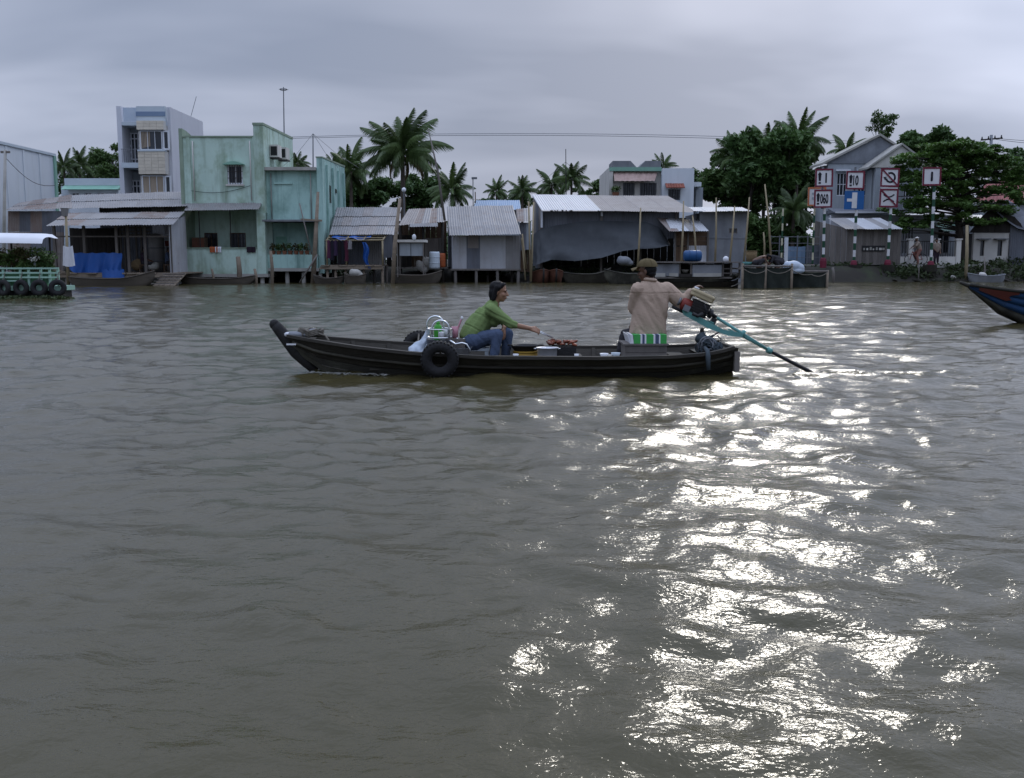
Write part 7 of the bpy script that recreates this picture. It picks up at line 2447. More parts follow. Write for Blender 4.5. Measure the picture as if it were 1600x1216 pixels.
# ================================================================== blue boat at the right edge
def blue_boat():
    D = 20.6
    x0 = X(1513, D, 450)
    L = 6.5
    root = thing('painted_boat', 'blue and red painted wooden boat entering at the right edge', 'boat', (x0 + 2, D, 0))
    S = [0, 0.04, 0.1, 0.18, 0.28, 0.4, 0.55, 0.75, 1.0]
    bb = [0.03, 0.12, 0.28, 0.45, 0.6, 0.7, 0.75, 0.72, 0.5]
    gz = [0.80, 0.76, 0.70, 0.64, 0.58, 0.54, 0.52, 0.54, 0.62]
    kz = [0.72, 0.52, 0.24, -0.02, -0.18, -0.22, -0.22, -0.2, -0.1]

    def sec(s, t, sgn, o=0.0):
        b, z1, z0 = np.interp(s, S, bb), np.interp(s, S, gz), np.interp(s, S, kz)
        y = b * (0.35 + 0.65 * t ** 0.7)
        return V(x0 + L * s, D + sgn * (y + o), lerp(z0, z1, t))
    n = 4
    for sgn in (-1, 1):
        for k in range(n):
            t0, t1 = k / n, (k + 1) / n
            g = G()
            N_ = 26
            vs = []
            for i in range(N_ + 1):
                s = (i / N_) ** 1.4
                lap = 0.012 * k
                vs += [sec(s, t0, sgn, lap + 0.008), sec(s, t1 - 0.015, sgn, lap + 0.008), sec(s, t1 - 0.015, sgn, lap - 0.02), sec(s, t0, sgn, lap - 0.02)]
            fs = []
            for i in range(N_):
                for j in range(4):
                    fs.append((i * 4 + j, i * 4 + (j + 1) % 4, i * 4 + 4 + (j + 1) % 4, i * 4 + 4 + j))
            g.add(vs, fs)
            g.build('strake', [M_HULLL, M_BLUEP, M_BLUEP, M_BLUEP][k], root, smooth=True)
        pts = [sec(s, 1.0, sgn, 0.04) for s in np.linspace(0, 1, 24) ** 1.3]
        G().tube(pts, 0.035, 6).build('gunwale', M_HULLL, root, smooth=True)
        # red bow patch just proud of the planking
        g = G()
        g.grid(lambda u, v: sec(lerp(0.025, 0.10 + 0.03 * v + 0.01 * math.sin(v * 9), u), lerp(0.52, 0.95, v), sgn, 0.062), 10, 5)
        g.build('bow_patch', M_REDH, root, smooth=True)
    G().tube([sec(0, 1, 1, 0) + V(-0.18, -0.03, 0.05), sec(0.0, 0.7, 1, 0) + V(0.02, -0.02, 0), sec(0.1, 0.0, 1, -0.12), sec(0.2, 0, 1, -0.18)], [0.03, 0.05, 0.05, 0.04], 8).build('stem', M_HULLL, root, smooth=True)
    g = G()
    g.grid(lambda u, v: sec(lerp(0.02, 0.20, u), 0.93, 1) * v + sec(lerp(0.02, 0.20, u), 0.93, -1) * (1 - v), 8, 2)
    g.build('foredeck', M_BLUEP, root)
    g = G()
    g.grid(lambda u, v: sec(lerp(0.2, 0.98, u), 0.35, 1) * v + sec(lerp(0.2, 0.98, u), 0.35, -1) * (1 - v), 8, 2)
    g.build('floor', M_HULLIN, root)
    c = sec(0.26, 0.9, -1, -0.3)
    o = thing('fuel_can', 'pale blue box sitting in the painted boat', 'box', c)
    G().box(c.x - 0.1, c.x + 0.75, c.y, c.y + 0.45, c.z - 0.2, c.z + 0.22).build('body', M_BLUEP, o)
    G().box(c.x - 0.12, c.x + 0.77, c.y - 0.02, c.y + 0.47, c.z + 0.221, c.z + 0.26).build('lid', M_PALEB, o)


blue_boat()
# ================================================================== the cooking boat in the middle
BD = 11.75            # distance of the boat's centre line


def BX(px, py=560, D=BD):
    return X(px, D, py)


def cooking_boat():
    root = thing('cooking_boat', 'long dark wooden boat carrying the cook and the helmsman', 'boat', (BX(800), BD, 0))
    PX = [452, 478, 500, 570, 655, 760, 930, 1036, 1090, 1118, 1134]
    xs = [BX(p) for p in PX]
    bb = [0.07, 0.17, 0.26, 0.46, 0.61, 0.69, 0.71, 0.66, 0.56, 0.48, 0.43]
    gz = [0.42, 0.395, 0.375, 0.315, 0.262, 0.225, 0.218, 0.228, 0.25, 0.285, 0.315]
    kz = [0.24, 0.08, -0.04, -0.12, -0.15, -0.16, -0.16, -0.14, -0.06, 0.0, 0.02]
    rk = [0.06, 0.12, 0.10, 0.05, 0, 0, 0, 0, 0, 0, 0]

    def sec(x, t, sgn, o=0.0):
        b, z1, z0, r = (np.interp(x, xs, a) for a in (bb, gz, kz, rk))
        y = b * (0.55 + 0.45 * t ** 0.75) + o
        return V(x + r * (1 - t), BD + sgn * y, lerp(z0, z1, t))
    xb, xe = xs[0], xs[-1]
    tt = [0.0, 0.30, 0.52, 0.74, 1.0]
    N_ = 46
    r = random.Random(2)
    for sgn in (-1, 1):
        for k in range(4):
            t0, t1 = tt[k], tt[k + 1] - 0.02
            vs, fs = [], []
            lap = (0.0, 0.012, 0.006, 0.022)[k]
            for i in range(N_ + 1):
                x = lerp(xb, xe, i / N_)
                wv = 0.004 * mnoise.noise(Vector((x * 2.3, k * 3.7, sgn)))
                dz = V(0, 0, 0.006 * mnoise.noise(Vector((x * 1.7, k * 5.1, sgn * 2))))
                vs += [sec(x, t0, sgn, lap + wv) + dz, sec(x, t1, sgn, lap + wv) + dz, sec(x, t1, sgn, lap - 0.03) + dz, sec(x, t0, sgn, lap - 0.03) + dz]
            for i in range(N_):
                for j in range(4):
                    fs.append((i * 4 + j, i * 4 + (j + 1) % 4, i * 4 + 4 + (j + 1) % 4, i * 4 + 4 + j))
            fs += [(3, 2, 1, 0), tuple(N_ * 4 + j for j in range(4))]
            G().add(vs, fs).build('strake', [M_HULLL, M_HULLL, M_HULL, M_HULL][k], root)
        # gunwale cap rail and the rubbing strake below it
        pts = [sec(x, 1.0, sgn, 0.0) for x in np.linspace(xb, xe, 40)]
        g = G()
        vs, fs = [], []
        for p in pts:
            s_ = sgn
            vs += [p + V(0, s_ * 0.045, -0.012), p + V(0, s_ * 0.045, 0.022), p + V(0, -s_ * 0.05, 0.022), p + V(0, -s_ * 0.05, -0.012)]
        for i in range(len(pts) - 1):
            for j in range(4):
                fs.append((i * 4 + j, i * 4 + (j + 1) % 4, i * 4 + 4 + (j + 1) % 4, i * 4 + 4 + j))
        fs += [(3, 2, 1, 0), tuple((len(pts) - 1) * 4 + j for j in range(4))]
        g.add(vs, fs).build('gunwale', M_HULLIN, root)
        pts = [sec(x, 0.70, sgn, 0.035) for x in np.linspace(xb + 0.05, xe, 40)]
        G().tube(pts, 0.02, 5).build('rub_rail', M_HULL, root, smooth=True)
        # inner planking seen above the far side
        g = G()
        g.grid(lambda u, v: sec(lerp(xb + 0.3, xe - 0.05, u), lerp(0.45, 0.97, v), sgn, -0.045), 40, 3)
        g.build('inner_planking', M_HULLIN, root, smooth=True)
        for x in np.linspace(xb + 0.7, xe - 0.25, 11):
            a, b_ = sec(x, 0.98, sgn, -0.055), sec(x, 0.45, sgn, -0.055)
            G().beam(a, b_, 0.045, 0.035).build('rib', M_HULLIN, root)
    # bottom, floorboards, stern transom, foredeck
    g = G()
    g.grid(lambda u, v: sec(lerp(xb, xe, u), 0.0, 1) * v + sec(lerp(xb, xe, u), 0.0, -1) * (1 - v), 30, 2)
    g.build('bottom', M_HULL, root)
    for k in range(5):
        y0 = -0.42 + k * 0.17
        n = 1
        G().box(BX(585), BX(1100), BD + y0 + 0.004, BD + y0 + 0.166, 0.055, 0.075).build('floorboard', M_HULLIN, root)
    tr = G()
    tr.prism([sec(xe - 0.004, 0.0, -1, -0.005), sec(xe - 0.004, 0.5, -1, -0.005), sec(xe - 0.004, 1, -1, 0.02), sec(xe - 0.004, 1, 1, 0.02), sec(xe - 0.004, 0.5, 1, -0.005), sec(xe - 0.004, 0.0, 1, -0.005)], (0.05, 0, 0.0))
    tr.build('transom', M_HULLL, root)
    G().box(xe + 0.0, xe + 0.06, BD - 0.47, BD - 0.40, 0.04, 0.27).build('transom_post', M_WOODG, root)
    g = G()
    g.grid(lambda u, v: (sec(lerp(xb + 0.02, BX(492), u), 0.97, 1) * v + sec(lerp(xb + 0.02, BX(492), u), 0.97, -1) * (1 - v)) + V(0, 0, 0.012), 6, 2)
    g.build('foredeck', M_HULLIN, root)
    g = G()
    g.grid(lambda u, v: (sec(lerp(BX(1088), xe, u), 0.9, 1, -0.02) * v + sec(lerp(BX(1088), xe, u), 0.9, -1, -0.02) * (1 - v)), 5, 2)
    g.build('stern_deck', M_HULLL, root)
    for px in (560, 900, 1060):
        x = BX(px)
        a, b_ = sec(x, 0.8, -1, -0.05), sec(x, 0.8, 1, -0.05)
        G().box(x - 0.09, x + 0.09, a.y, b_.y, a.z - 0.02, a.z + 0.012).build('thwart', M_HULLIN, root)
    # upswept stem with its rounded black end
    pts = [W(498, 584, BD), W(480, 568, BD), W(463, 550, BD), W(448, 530, BD), W(436, 515, BD), W(430, 508, BD)]
    G().tube(pts, [0.045, 0.062, 0.082, 0.078, 0.070, 0.062], 12).ell(W(429, 507, BD), (0.062, 0.062, 0.062), None, 12, 8).build('stem', M_RUBBER, root, smooth=True)
    G().box(BX(458), BX(472), BD - 0.33, BD - 0.315, 0.335, 0.352).build('name_plate', M_WHITEP, root)

    # white lettering scraps and rope heap on the foredeck
    rt = thing('rope_coil', 'coiled grey mooring rope and rag on the bow', 'rope', W(474, 526, BD))
    c = W(470, 527, BD - 0.02)
    g = G()
    pts = []
    for k in range(70):
        a = k * 0.42
        rr = 0.10 + 0.02 * math.sin(k * 1.7)
        pts.append(c + V(0.12 + rr * math.cos(a) * 1.25, rr * math.sin(a), 0.015 + 0.0012 * k + 0.012 * math.sin(k * 2.1)))
    pts += [c + V(0.30, -0.05, 0.02), c + V(0.36, -0.16, -0.03)]
    g.tube(pts, 0.013, 5).build('coil', M_ROPE, rt, smooth=True)
    remesh(G().ell(c + V(0.02, 0, 0.03), (0.14, 0.10, 0.05)).ell(c + V(-0.09, -0.02, 0.03), (0.09, 0.07, 0.04)).ell(c + V(0.14, 0.03, 0.05), (0.08, 0.09, 0.05)), 'rag', M_CONC, rt, 0.015, 3, folds(0.012, 14, (1, 0, 0.3)))
    G().ell(c + V(-0.14, -0.05, 0.035), (0.045, 0.03, 0.03)).build('paper_scrap', M_WHITEP, rt, smooth=True)

    # tyre fenders
    for px, py, D, R_, lab in ((687, 562, BD - 0.76, 0.148, 'big black tyre hung on the near side of the cooking boat'), (655, 543, BD + 0.74, 0.15, 'second tyre on the far side behind the plastic bag')):
        c = W(px, py, D)
        rt = thing('tyre_fender', lab, 'tyre', c, 'tyres on the cooking boat')
        rot = Matrix.Rotation(math.radians(90 + (8 if D < BD else -8)), 3, 'X')
        t = G().torus(c, R_, 0.062, rot, 36, 12, 0.95).build('tyre', M_RUBBER, rt, smooth=True)
        tr = G()
        for k in range(30):
            a = 2 * math.pi * k / 30
            p = rot @ Vector(((R_ + 0.055) * math.cos(a), (R_ + 0.055) * math.sin(a), 0))
            m3 = rot @ Matrix.Rotation(a, 3, 'Z')
            tr.obox(c + p, (0.016, 0.02, 0.08), m3)
        tr.build('tread', M_RUBBER, t)
        gu = sec(c.x, 1.0, -1 if D < BD else 1, 0.02)
        G().tube([c + V(0.0, 0.03, R_ - 0.02), c + V(0, 0.02, R_ + 0.06), V(c.x, gu.y, gu.z + 0.028), V(c.x, gu.y + (0.1 if D < BD else -0.1), gu.z + 0.02)], 0.012, 5).build('rope', M_ROPE, rt, smooth=True)
    return sec


SEC = cooking_boat()
FLOOR = 0.075


def cargo():
    # wire rack with hooped handles holding bottles, over a tin bucket
    D = BD - 0.25
    c = W(687, 545, D)
    rt = thing('wire_rack', 'chrome wire carrying rack with two hooped handles', 'rack', V(c.x, D, FLOOR))
    zb, zt_ = Z(527, D), Z(514, D)
    R_ = 0.145
    G().torus(V(c.x, D, zb), R_, 0.009, None, 28, 6).torus(V(c.x, D, zt_), R_, 0.008, None, 28, 6).build('hoop', M_STEEL, rt, smooth=True)
    for dy, dx, top in ((0.10, -0.055, 495), (-0.10, 0.02, 500)):
        pts = []
        w = 0.098
        zt2 = Z(top, D)
        for k in range(15):
            a = math.pi * k / 14
            pts.append(V(c.x + dx - w * math.cos(a), D + dy, lerp(zt2 - 0.10, zt2, math.sin(a))))
        pts = [V(c.x + dx - w, D + dy, zb)] + pts + [V(c.x + dx + w, D + dy, zb)]
        G().tube(pts, 0.011, 8).build('handle', M_STEEL, rt, smooth=True)
    for k in range(8):
        a = k * math.pi / 4
        p = V(R_ * math.cos(a), R_ * math.sin(a), 0)
        G().tube([V(c.x, D, zb) + p, V(c.x, D, zt_) + p], 0.005, 5).build('upright', M_STEEL, rt)
    bz = Z(528, D)
    o = thing('tin_bucket', 'dull metal tub beneath the wire rack', 'bucket', V(c.x, D, FLOOR))
    G().lathe([(0, FLOOR), (0.125, FLOOR), (0.15, bz - 0.02), (0.158, bz - 0.014), (0.14, bz - 0.02), (0.115, FLOOR + 0.02), (0, FLOOR + 0.02)], V(c.x, D, 0), 22).build('body', M_GREYM, o, smooth=True)
    G().lathe([(0, bz - 0.06), (0.135, bz - 0.06)], V(c.x, D, 0), 22).build('contents', M_CONCL, o)
    p = W(684.5, 526, D - 0.02)
    rt = thing('green_bottle', 'bright green plastic bottle standing in the wire rack', 'bottle', V(p.x, p.y, zb - 0.06))
    G().lathe([(0, -0.06), (0.045, -0.06), (0.048, 0.0), (0.048, 0.10), (0.04, 0.135), (0.02, 0.15), (0.02, 0.155), (0, 0.155)], V(p.x, p.y, zb), 16).build('body', M_GREENPL, rt, smooth=True)
    G().lathe([(0.021, 0.156), (0.023, 0.18), (0, 0.182)], V(p.x, p.y, zb), 12).build('cap', M_GREENPL, rt, smooth=True)
    for k, (px, py, lab) in enumerate(((697, 522, 'white sauce pot in the wire rack'), (690, 525, 'small white packet in front of the green bottle'))):
        q = W(px, py, D - 0.08 + 0.1 * (k == 0))
        o = G().lathe([(0, -0.04), (0.03, -0.04), (0.034, 0.03), (0.028, 0.045), (0, 0.05)], q, 12).build('small_pot', M_WHITEP, None, smooth=True)
        tag(o, lab, 'pot')
    # pink cup with a pink brush standing in it
    q = W(711, 528, D + 0.05)
    rt = thing('pink_cup', 'pink plastic cup holding a pink handled brush', 'cup', q)
    G().lathe([(0, 0), (0.033, 0), (0.042, 0.13), (0.039, 0.13), (0.031, 0.008), (0, 0.008)], q, 16).build('cup', M_PINK, rt, smooth=True)
    G().capsule(q + V(0.0, 0, 0.02), q + V(0.075, 0, 0.215), 0.009, 0.012, 8).build('brush_handle', M_PINK, rt, smooth=True)
    G().ell(q + V(0.082, 0, 0.228), (0.017, 0.015, 0.022)).build('brush_tip', M_WHITEP, rt, smooth=True)
    bx = thing('supply_crate', 'low wooden crate under the pink cup', 'crate', V(q.x, q.y, FLOOR))
    for k in range(3):
        z0 = lerp(FLOOR, q.z - 0.005, k / 3)
        G().box(q.x - 0.11, q.x + 0.12, q.y - 0.1, q.y - 0.085, z0 + 0.004, z0 + (q.z - FLOOR) / 3 - 0.006).build('slat', M_WOODG, bx)
    G().box(q.x - 0.11, q.x + 0.12, q.y - 0.083, q.y + 0.1, FLOOR, q.z - 0.006).build('body', M_WOODG, bx)
    # chrome stool frame lying on its side by an aluminium pail
    p = [W(703, 532, BD - 0.42), W(712, 538, BD - 0.45), W(722, 536, BD - 0.46), W(729, 538, BD - 0.46), W(734, 546, BD - 0.46), W(734, 552, BD - 0.45)]
    rt = thing('folding_stool', 'bent chrome tube of a folded stool beside the tyre', 'stool', V(p[0].x + 0.1, BD - 0.4, FLOOR))
    sm = []
    for i in range(len(p) - 1):
        for t in (0, 0.33, 0.66):
            sm.append(lerp(p[i], p[i + 1], t))
    sm.append(p[-1])
    G().tube(sm, 0.011, 8).build('tube', M_STEEL, rt, smooth=True)
    G().tube([q_ + V(0.03, 0.22, 0.03) for q_ in sm], 0.011, 8).build('tube', M_STEEL, rt, smooth=True)
    G().tube([p[1], p[1] + V(0.03, 0.22, 0.03)], 0.009, 6).tube([p[4], p[4] + V(0.03, 0.22, 0.03)], 0.009, 6).build('stretcher', M_STEEL, rt)
    q = W(718, 552, BD - 0.30)
    rt = thing('metal_pail', 'aluminium pail next to the cook', 'bucket', V(q.x, q.y, FLOOR))
    G().lathe([(0, FLOOR), (0.10, FLOOR), (0.118, 0.30), (0.126, 0.305), (0.11, 0.30), (0.095, FLOOR + 0.02), (0, FLOOR + 0.02)], V(q.x, q.y, 0), 20).build('body', M_ALU, rt, smooth=True)
    pts = [V(q.x + 0.118 * math.cos(a), q.y + 0.02, 0.30 + 0.10 * math.sin(a)) for a in np.linspace(0, math.pi, 11)]
    G().tube(pts, 0.005, 5).build('handle', M_STEEL, rt)
    # white and blue plastic bag
    c = W(655, 540, BD - 0.15)
    g = G()
    g.ell(V(c.x, c.y, 0.20), (0.17, 0.15, 0.13)).ell(V(c.x + 0.07, c.y, 0.30), (0.10, 0.11, 0.12)).capsule(V(c.x + 0.06, c.y, 0.34), V(c.x + 0.11, c.y, 0.50), 0.07, 0.02)
    g.capsule(V(c.x - 0.02, c.y + 0.02, 0.3), V(c.x + 0.10, c.y + 0.02, 0.46), 0.05, 0.02)
    o = remesh(g, 'plastic_bag', M_BAG, None, 0.012, 3, folds(0.016, 16, (0.9, 0.2, -0.3)))
    tag(o, 'crumpled white and pale blue plastic bag left of the rack', 'bag')
    # dark cloth / seat edge behind the cook
    # stove, wok, pot, grill
    D = BD - 0.16
    c = W(821, 556, D)
    rt = thing('yellow_stove', 'round yellow painted stove holding the wok', 'stove', V(c.x, D, FLOOR))
    zt_ = Z(548, D)
    G().lathe([(0, FLOOR), (0.125, FLOOR), (0.14, FLOOR + 0.05), (0.14, zt_), (0.12, zt_), (0.10, FLOOR + 0.06), (0, FLOOR + 0.06)], V(c.x, D, 0), 24).build('body', M_YELLOWP, rt, smooth=True)
    G().torus(V(c.x, D, zt_ - 0.012), 0.141, 0.008, None, 24, 6).build('rim', M_YELLOWP, rt, smooth=True)
    rt = thing('wok', 'wide black wok sitting on the yellow stove', 'wok', V(c.x, D, zt_))
    zr = Z(539.5, D)
    G().lathe([(0, zt_ - 0.05), (0.08, zt_ - 0.04), (0.135, zt_ + 0.005), (0.172, zr), (0.178, zr + 0.002), (0.168, zr), (0.13, zt_ + 0.012), (0.07, zt_ - 0.03), (0, zt_ - 0.035)], V(c.x, D, 0), 28).build('bowl', M_IRON, rt, smooth=True)
    for s_ in (-1, 1):
        G().torus(V(c.x + s_ * 0.18, D, zr + 0.002), 0.03, 0.006, None, 14, 5).build('handle', M_IRON, rt, smooth=True)
    D2 = BD - 0.38
    c = W(855, 557, D2)
    zt2, zb2 = Z(543.5, D2), Z(558, D2)
    bx = thing('pot_stand', 'small dark wooden block under the aluminium pot', 'block', V(c.x, D2, FLOOR))
    G().box(c.x - 0.11, c.x + 0.11, D2 - 0.09, D2 + 0.09, FLOOR, zb2 - 0.004).build('block', M_HULLIN, bx)
    G().box(c.x - 0.12, c.x + 0.12, D2 - 0.10, D2 + 0.10, zb2 - 0.0035, zb2 - 0.001).build('top', M_WOODG, bx)
    rt = thing('aluminium_pot', 'shiny aluminium pot with flared rim in front of the stove', 'pot', V(c.x, D2, zb2))
    G().lathe([(0, zb2), (0.105, zb2), (0.112, zb2 + 0.02), (0.115, zt2 - 0.01), (0.132, zt2), (0.132, zt2 + 0.004), (0.108, zt2 - 0.008), (0.10, zb2 + 0.015), (0, zb2 + 0.012)], V(c.x, D2, 0), 28).build('body', M_ALU, rt, smooth=True)
    for s_ in (-1, 1):
        G().torus(V(c.x + s_ * 0.128, D2, zt2 - 0.01), 0.022, 0.005, None, 12, 5).build('handle', M_ALU, rt, smooth=True)
    G().lathe([(0, zt2 - 0.015), (0.10, zt2 - 0.015)], V(c.x, D2, 0), 20).build('contents', M_CREAM, rt)
    D3 = BD - 0.10
    c = W(881, 557, D3)
    zt3 = Z(541, D3)
    rt = thing('charcoal_grill', 'black charcoal grill box heaped with grilled meat', 'grill', V(c.x, D3, FLOOR))
    x0, x1 = BX(865, 550, D3), BX(899, 550, D3)
    g = G()
    for a in ((x0, x1, D3 - 0.15, D3 - 0.135), (x0, x1, D3 + 0.135, D3 + 0.15), (x0, x0 + 0.015, D3 - 0.134, D3 + 0.134), (x1 - 0.015, x1, D3 - 0.134, D3 + 0.134)):
        g.box(a[0], a[1], a[2], a[3], FLOOR + 0.03, zt3)
    g.box(x0, x1, D3 - 0.15, D3 + 0.15, FLOOR + 0.01, FLOOR + 0.029)
    g.build('fire_box', M_IRON, rt)
    G().box(x0 + 0.02, x1 - 0.02, D3 - 0.13, D3 + 0.13, zt3 - 0.06, zt3 - 0.03).build('charcoal', M_BLACK, rt)
    for k in range(9):
        yy = D3 - 0.12 + 0.03 * k
        G().box(x0 - 0.02, x1 + 0.02, yy - 0.003, yy + 0.003, zt3 + 0.001, zt3 + 0.007).build('grate_bar', M_IRON, rt)
    for s_ in (-1, 1):
        for t_ in (-1, 1):
            G().box((x0 + x1) / 2 + s_ * 0.11 - 0.012, (x0 + x1) / 2 + s_ * 0.11 + 0.012, D3 + t_ * 0.13 - 0.012, D3 + t_ * 0.13 + 0.012, FLOOR, FLOOR + 0.0095).build('foot', M_IRON, rt)
    r = random.Random(6)
    k_ = 0
    for k in range(26):
        a = r.uniform(-1, 1)
        cx_ = lerp(x0 - 0.06, x1 + 0.0, (a + 1) / 2)
        zz = zt3 + 0.02 + 0.045 * (1 - a * a) * r.random() + (0.02 if k > 12 else 0)
        g = G()
        cc = V(cx_, D3 + r.uniform(-0.11, 0.11), zz)
        rot = Matrix.Rotation(r.uniform(0, 3.1), 3, 'Z') @ Matrix.Rotation(r.uniform(-0.5, 0.5), 3, 'Y')
        g.ell(cc, (r.uniform(0.03, 0.055), r.uniform(0.018, 0.028), r.uniform(0.012, 0.022)), rot, 9, 6)
        for i, v in enumerate(g.v):
            g.v[i] = cc + (v - cc) * (1 + 0.35 * mnoise.noise(v * 40))
        o = g.build('meat_piece', M_FOOD, None, smooth=True)
        tag(o, 'piece of reddish brown grilled meat heaped on the charcoal grill', 'meat', 'grilled meat on the grill')
    # bottles and bowls near the helmsman's feet
    for k, (px, py, m, r_, lab) in enumerate(((901, 556, M_WHITEP, 0.028, 'tiny white cup right of the grill'), (806, 556, M_WHITEP, 0.035, 'white saucer left of the yellow stove'), (944, 555, M_WHITEP, 0.05, 'white bowl left of the helmsman'), (962, 554, M_PALEB, 0.055, 'pale blue bundle at the helmsman’s feet'), (952, 557, M_CREAM, 0.04, 'cream packet near the helmsman’s feet'))):
        c = W(px, py, BD - 0.45)
        rt = thing('bowl' if k in (1, 2) else 'small_vessel', lab.replace('’', "'"), 'bowl' if k in (1, 2) else 'container', V(c.x, c.y, FLOOR))
        G().lathe([(0, c.z - 0.045), (r_ * 0.6, c.z - 0.045), (r_, c.z + 0.02), (r_ * 0.9, c.z + 0.02), (0, c.z - 0.02)], V(c.x, c.y, 0), 14).build('bowl', m, rt, smooth=True)
        G().lathe([(r_ * 0.7, FLOOR), (r_ * 0.65, c.z - 0.046)], V(c.x, c.y, 0), 12).build('foot', M_HULLIN, rt)


cargo()


def cook():
    D = BD - 0.12
    st = W(742, 540, D)
    rt = thing('low_stool', 'low pale plastic stool under the cook', 'stool', V(st.x, D, FLOOR))
    zs = Z(543, D)
    G().box(st.x - 0.15, st.x + 0.17, D - 0.14, D + 0.14, zs - 0.03, zs).build('seat', M_PALEB, rt)
    for dx in (-0.12, 0.14):
        for dy in (-0.11, 0.11):
            G().box(st.x + dx - 0.02, st.x + dx + 0.02, D + dy - 0.02, D + dy + 0.02, FLOOR, zs - 0.031).build('leg', M_PALEB, rt)
    root = thing('person', 'person with black hair in a green jumper and jeans, grilling', 'person', V(st.x, D, zs))
    P_ = lambda px, py, dy=0.0: W(px, py, D + dy)
    hd = P_(779.5, 456)
    neck0, neck1 = P_(772, 474), P_(777.5, 466)
    pel = P_(738, 532)
    chest = P_(757, 496)
    shr, shl = P_(767, 484, -0.15), P_(771, 484, 0.15)
    elr, wrr = P_(798, 507, -0.17), P_(829, 513.5, -0.12)
    ell_, wrl = P_(792, 505, 0.20), P_(787, 512, 0.03)
    hipr, hipl = P_(741, 533, -0.09), P_(741, 533, 0.09)
    knr, knl = P_(777, 523, -0.20), P_(793, 521, 0.10)
    anr, anl = P_(771, 556, -0.22), P_(790, 556, 0.08)
    anr.z = FLOOR + 0.10
    anl.z = FLOOR + 0.10
    f = V(1, -0.12, -0.10)
    g = G()
    Pm, m = head(g, hd, f, (0.1, 0, 1), 0.98)
    g.capsule(neck0, neck1, 0.048, 0.046).capsule(neck1, hd - V(0.01, 0, 0.02), 0.046, 0.05)
    g.chain([pel, chest + V(0.02, 0, -0.01), neck0 + V(0.02, 0, -0.01)], [0.10, 0.09, 0.045]).capsule(shl, shr, 0.05, 0.05)
    g.chain([shr, elr, wrr], [0.045, 0.038, 0.026]).chain([shl, ell_, wrl], [0.045, 0.038, 0.026])
    hand(g, wrr, V(0.95, 0.0, -0.28), V(-0.1, 0.75, -0.6), 0.92, curl=0.85, thumb=1)
    hand(g, wrl, V(0.10, -0.25, -0.95), V(-0.8, 0.3, -0.1), 0.95, curl=0.35, thumb=-1)
    g.chain([hipr, knr, anr], [0.075, 0.05, 0.036]).chain([hipl, knl, anl], [0.075, 0.05, 0.036])
    foot(g, anr, (1, -0.1, 0))
    foot(g, anl, (1, 0.1, 0))
    remesh(g, 'body', M_SKIN, root, 0.0065, 3)
    face_parts(root, Pm, m, 0.98)
    # jumper
    g = G()
    g.chain([P_(735, 524), P_(743, 514), chest, P_(765, 484)], [0.135, 0.150, 0.135, 0.085], 14)
    g.chain([P_(740, 523, -0.07), P_(757, 497, -0.06)], [0.11, 0.10]).chain([P_(740, 523, 0.07), P_(757, 497, 0.06)], [0.11, 0.10])
    g.capsule(shl, shr, 0.078, 0.078).capsule(P_(766, 482), P_(771, 475), 0.070, 0.064)
    g.ell(P_(772, 500), (0.10, 0.13, 0.09)).ell(P_(767.5, 480.5), (0.088, 0.115, 0.080))
    g.chain([shr, lerp(shr, elr, 0.55), elr, lerp(elr, wrr, 0.20)], [0.076, 0.068, 0.060, 0.052])
    g.chain([shl, ell_, lerp(ell_, wrl, 0.25)], [0.076, 0.062, 0.055])
    remesh(g, 'jumper', M_SHIRTG, root, 0.009, 6, folds(0.007, 15, (0.4, 0.2, 1)))
    g = G()
    g.capsule(hipr, hipl, 0.125, 0.125, 14).ell(pel, (0.135, 0.19, 0.10))
    g.chain([hipr, lerp(hipr, knr, 0.6), knr], [0.105, 0.088, 0.072], 12).chain([knr, lerp(knr, anr, 0.45), lerp(knr, anr, 0.96)], [0.070, 0.062, 0.055], 12)
    g.chain([hipl, lerp(hipl, knl, 0.6), knl], [0.105, 0.088, 0.072], 12).chain([knl, lerp(knl, anl, 0.45), lerp(knl, anl, 0.96)], [0.070, 0.062, 0.055], 12)
    remesh(g, 'jeans', M_JEAN, root, 0.009, 5, folds(0.0035, 17, (1, 0.2, 0.5)))
    # bobbed hair: crown, back and sides, leaving the face free
    g = G()
    g.ell(Pm(-0.024, 0, 0.046), (0.098, 0.080, 0.080), m, 18, 12)
    g.ell(Pm(-0.056, 0, -0.02), (0.064, 0.080, 0.095), m, 16, 12)
    g.ell(Pm(-0.054, 0, -0.085), (0.048, 0.068, 0.060), m, 16, 10)
    for s_ in (-1, 1):
        g.capsule(Pm(-0.022, s_ * 0.070, 0.05), Pm(-0.045, s_ * 0.074, -0.09), 0.032, 0.024)
        g.capsule(Pm(0.048, s_ * 0.042, 0.090), Pm(0.012, s_ * 0.073, 0.05), 0.024, 0.020)
    remesh(g, 'hair', M_HAIR, root, 0.008, 3, lambda p: 0.005 * mnoise.noise(Vector((p.x * 60, p.y * 60, p.z * 9))))
    # tongs in the right hand
    tip = W(864, 528, BD - 0.14)
    h0 = wrr + V(0.045, 0.025, -0.012)
    o = thing('tongs', 'steel tongs held over the grill by the cook', 'tongs', h0)
    d = (tip - h0)
    for s_ in (-1, 1):
        G().tube([h0 - d * 0.10, lerp(h0, tip, 0.4) + V(0, 0.014 * s_, 0.006 * s_), tip + V(0, 0.006 * s_, 0.004 * s_)], [0.006, 0.007, 0.006], 6).build('arm', M_STEEL, o, smooth=True)


cook()


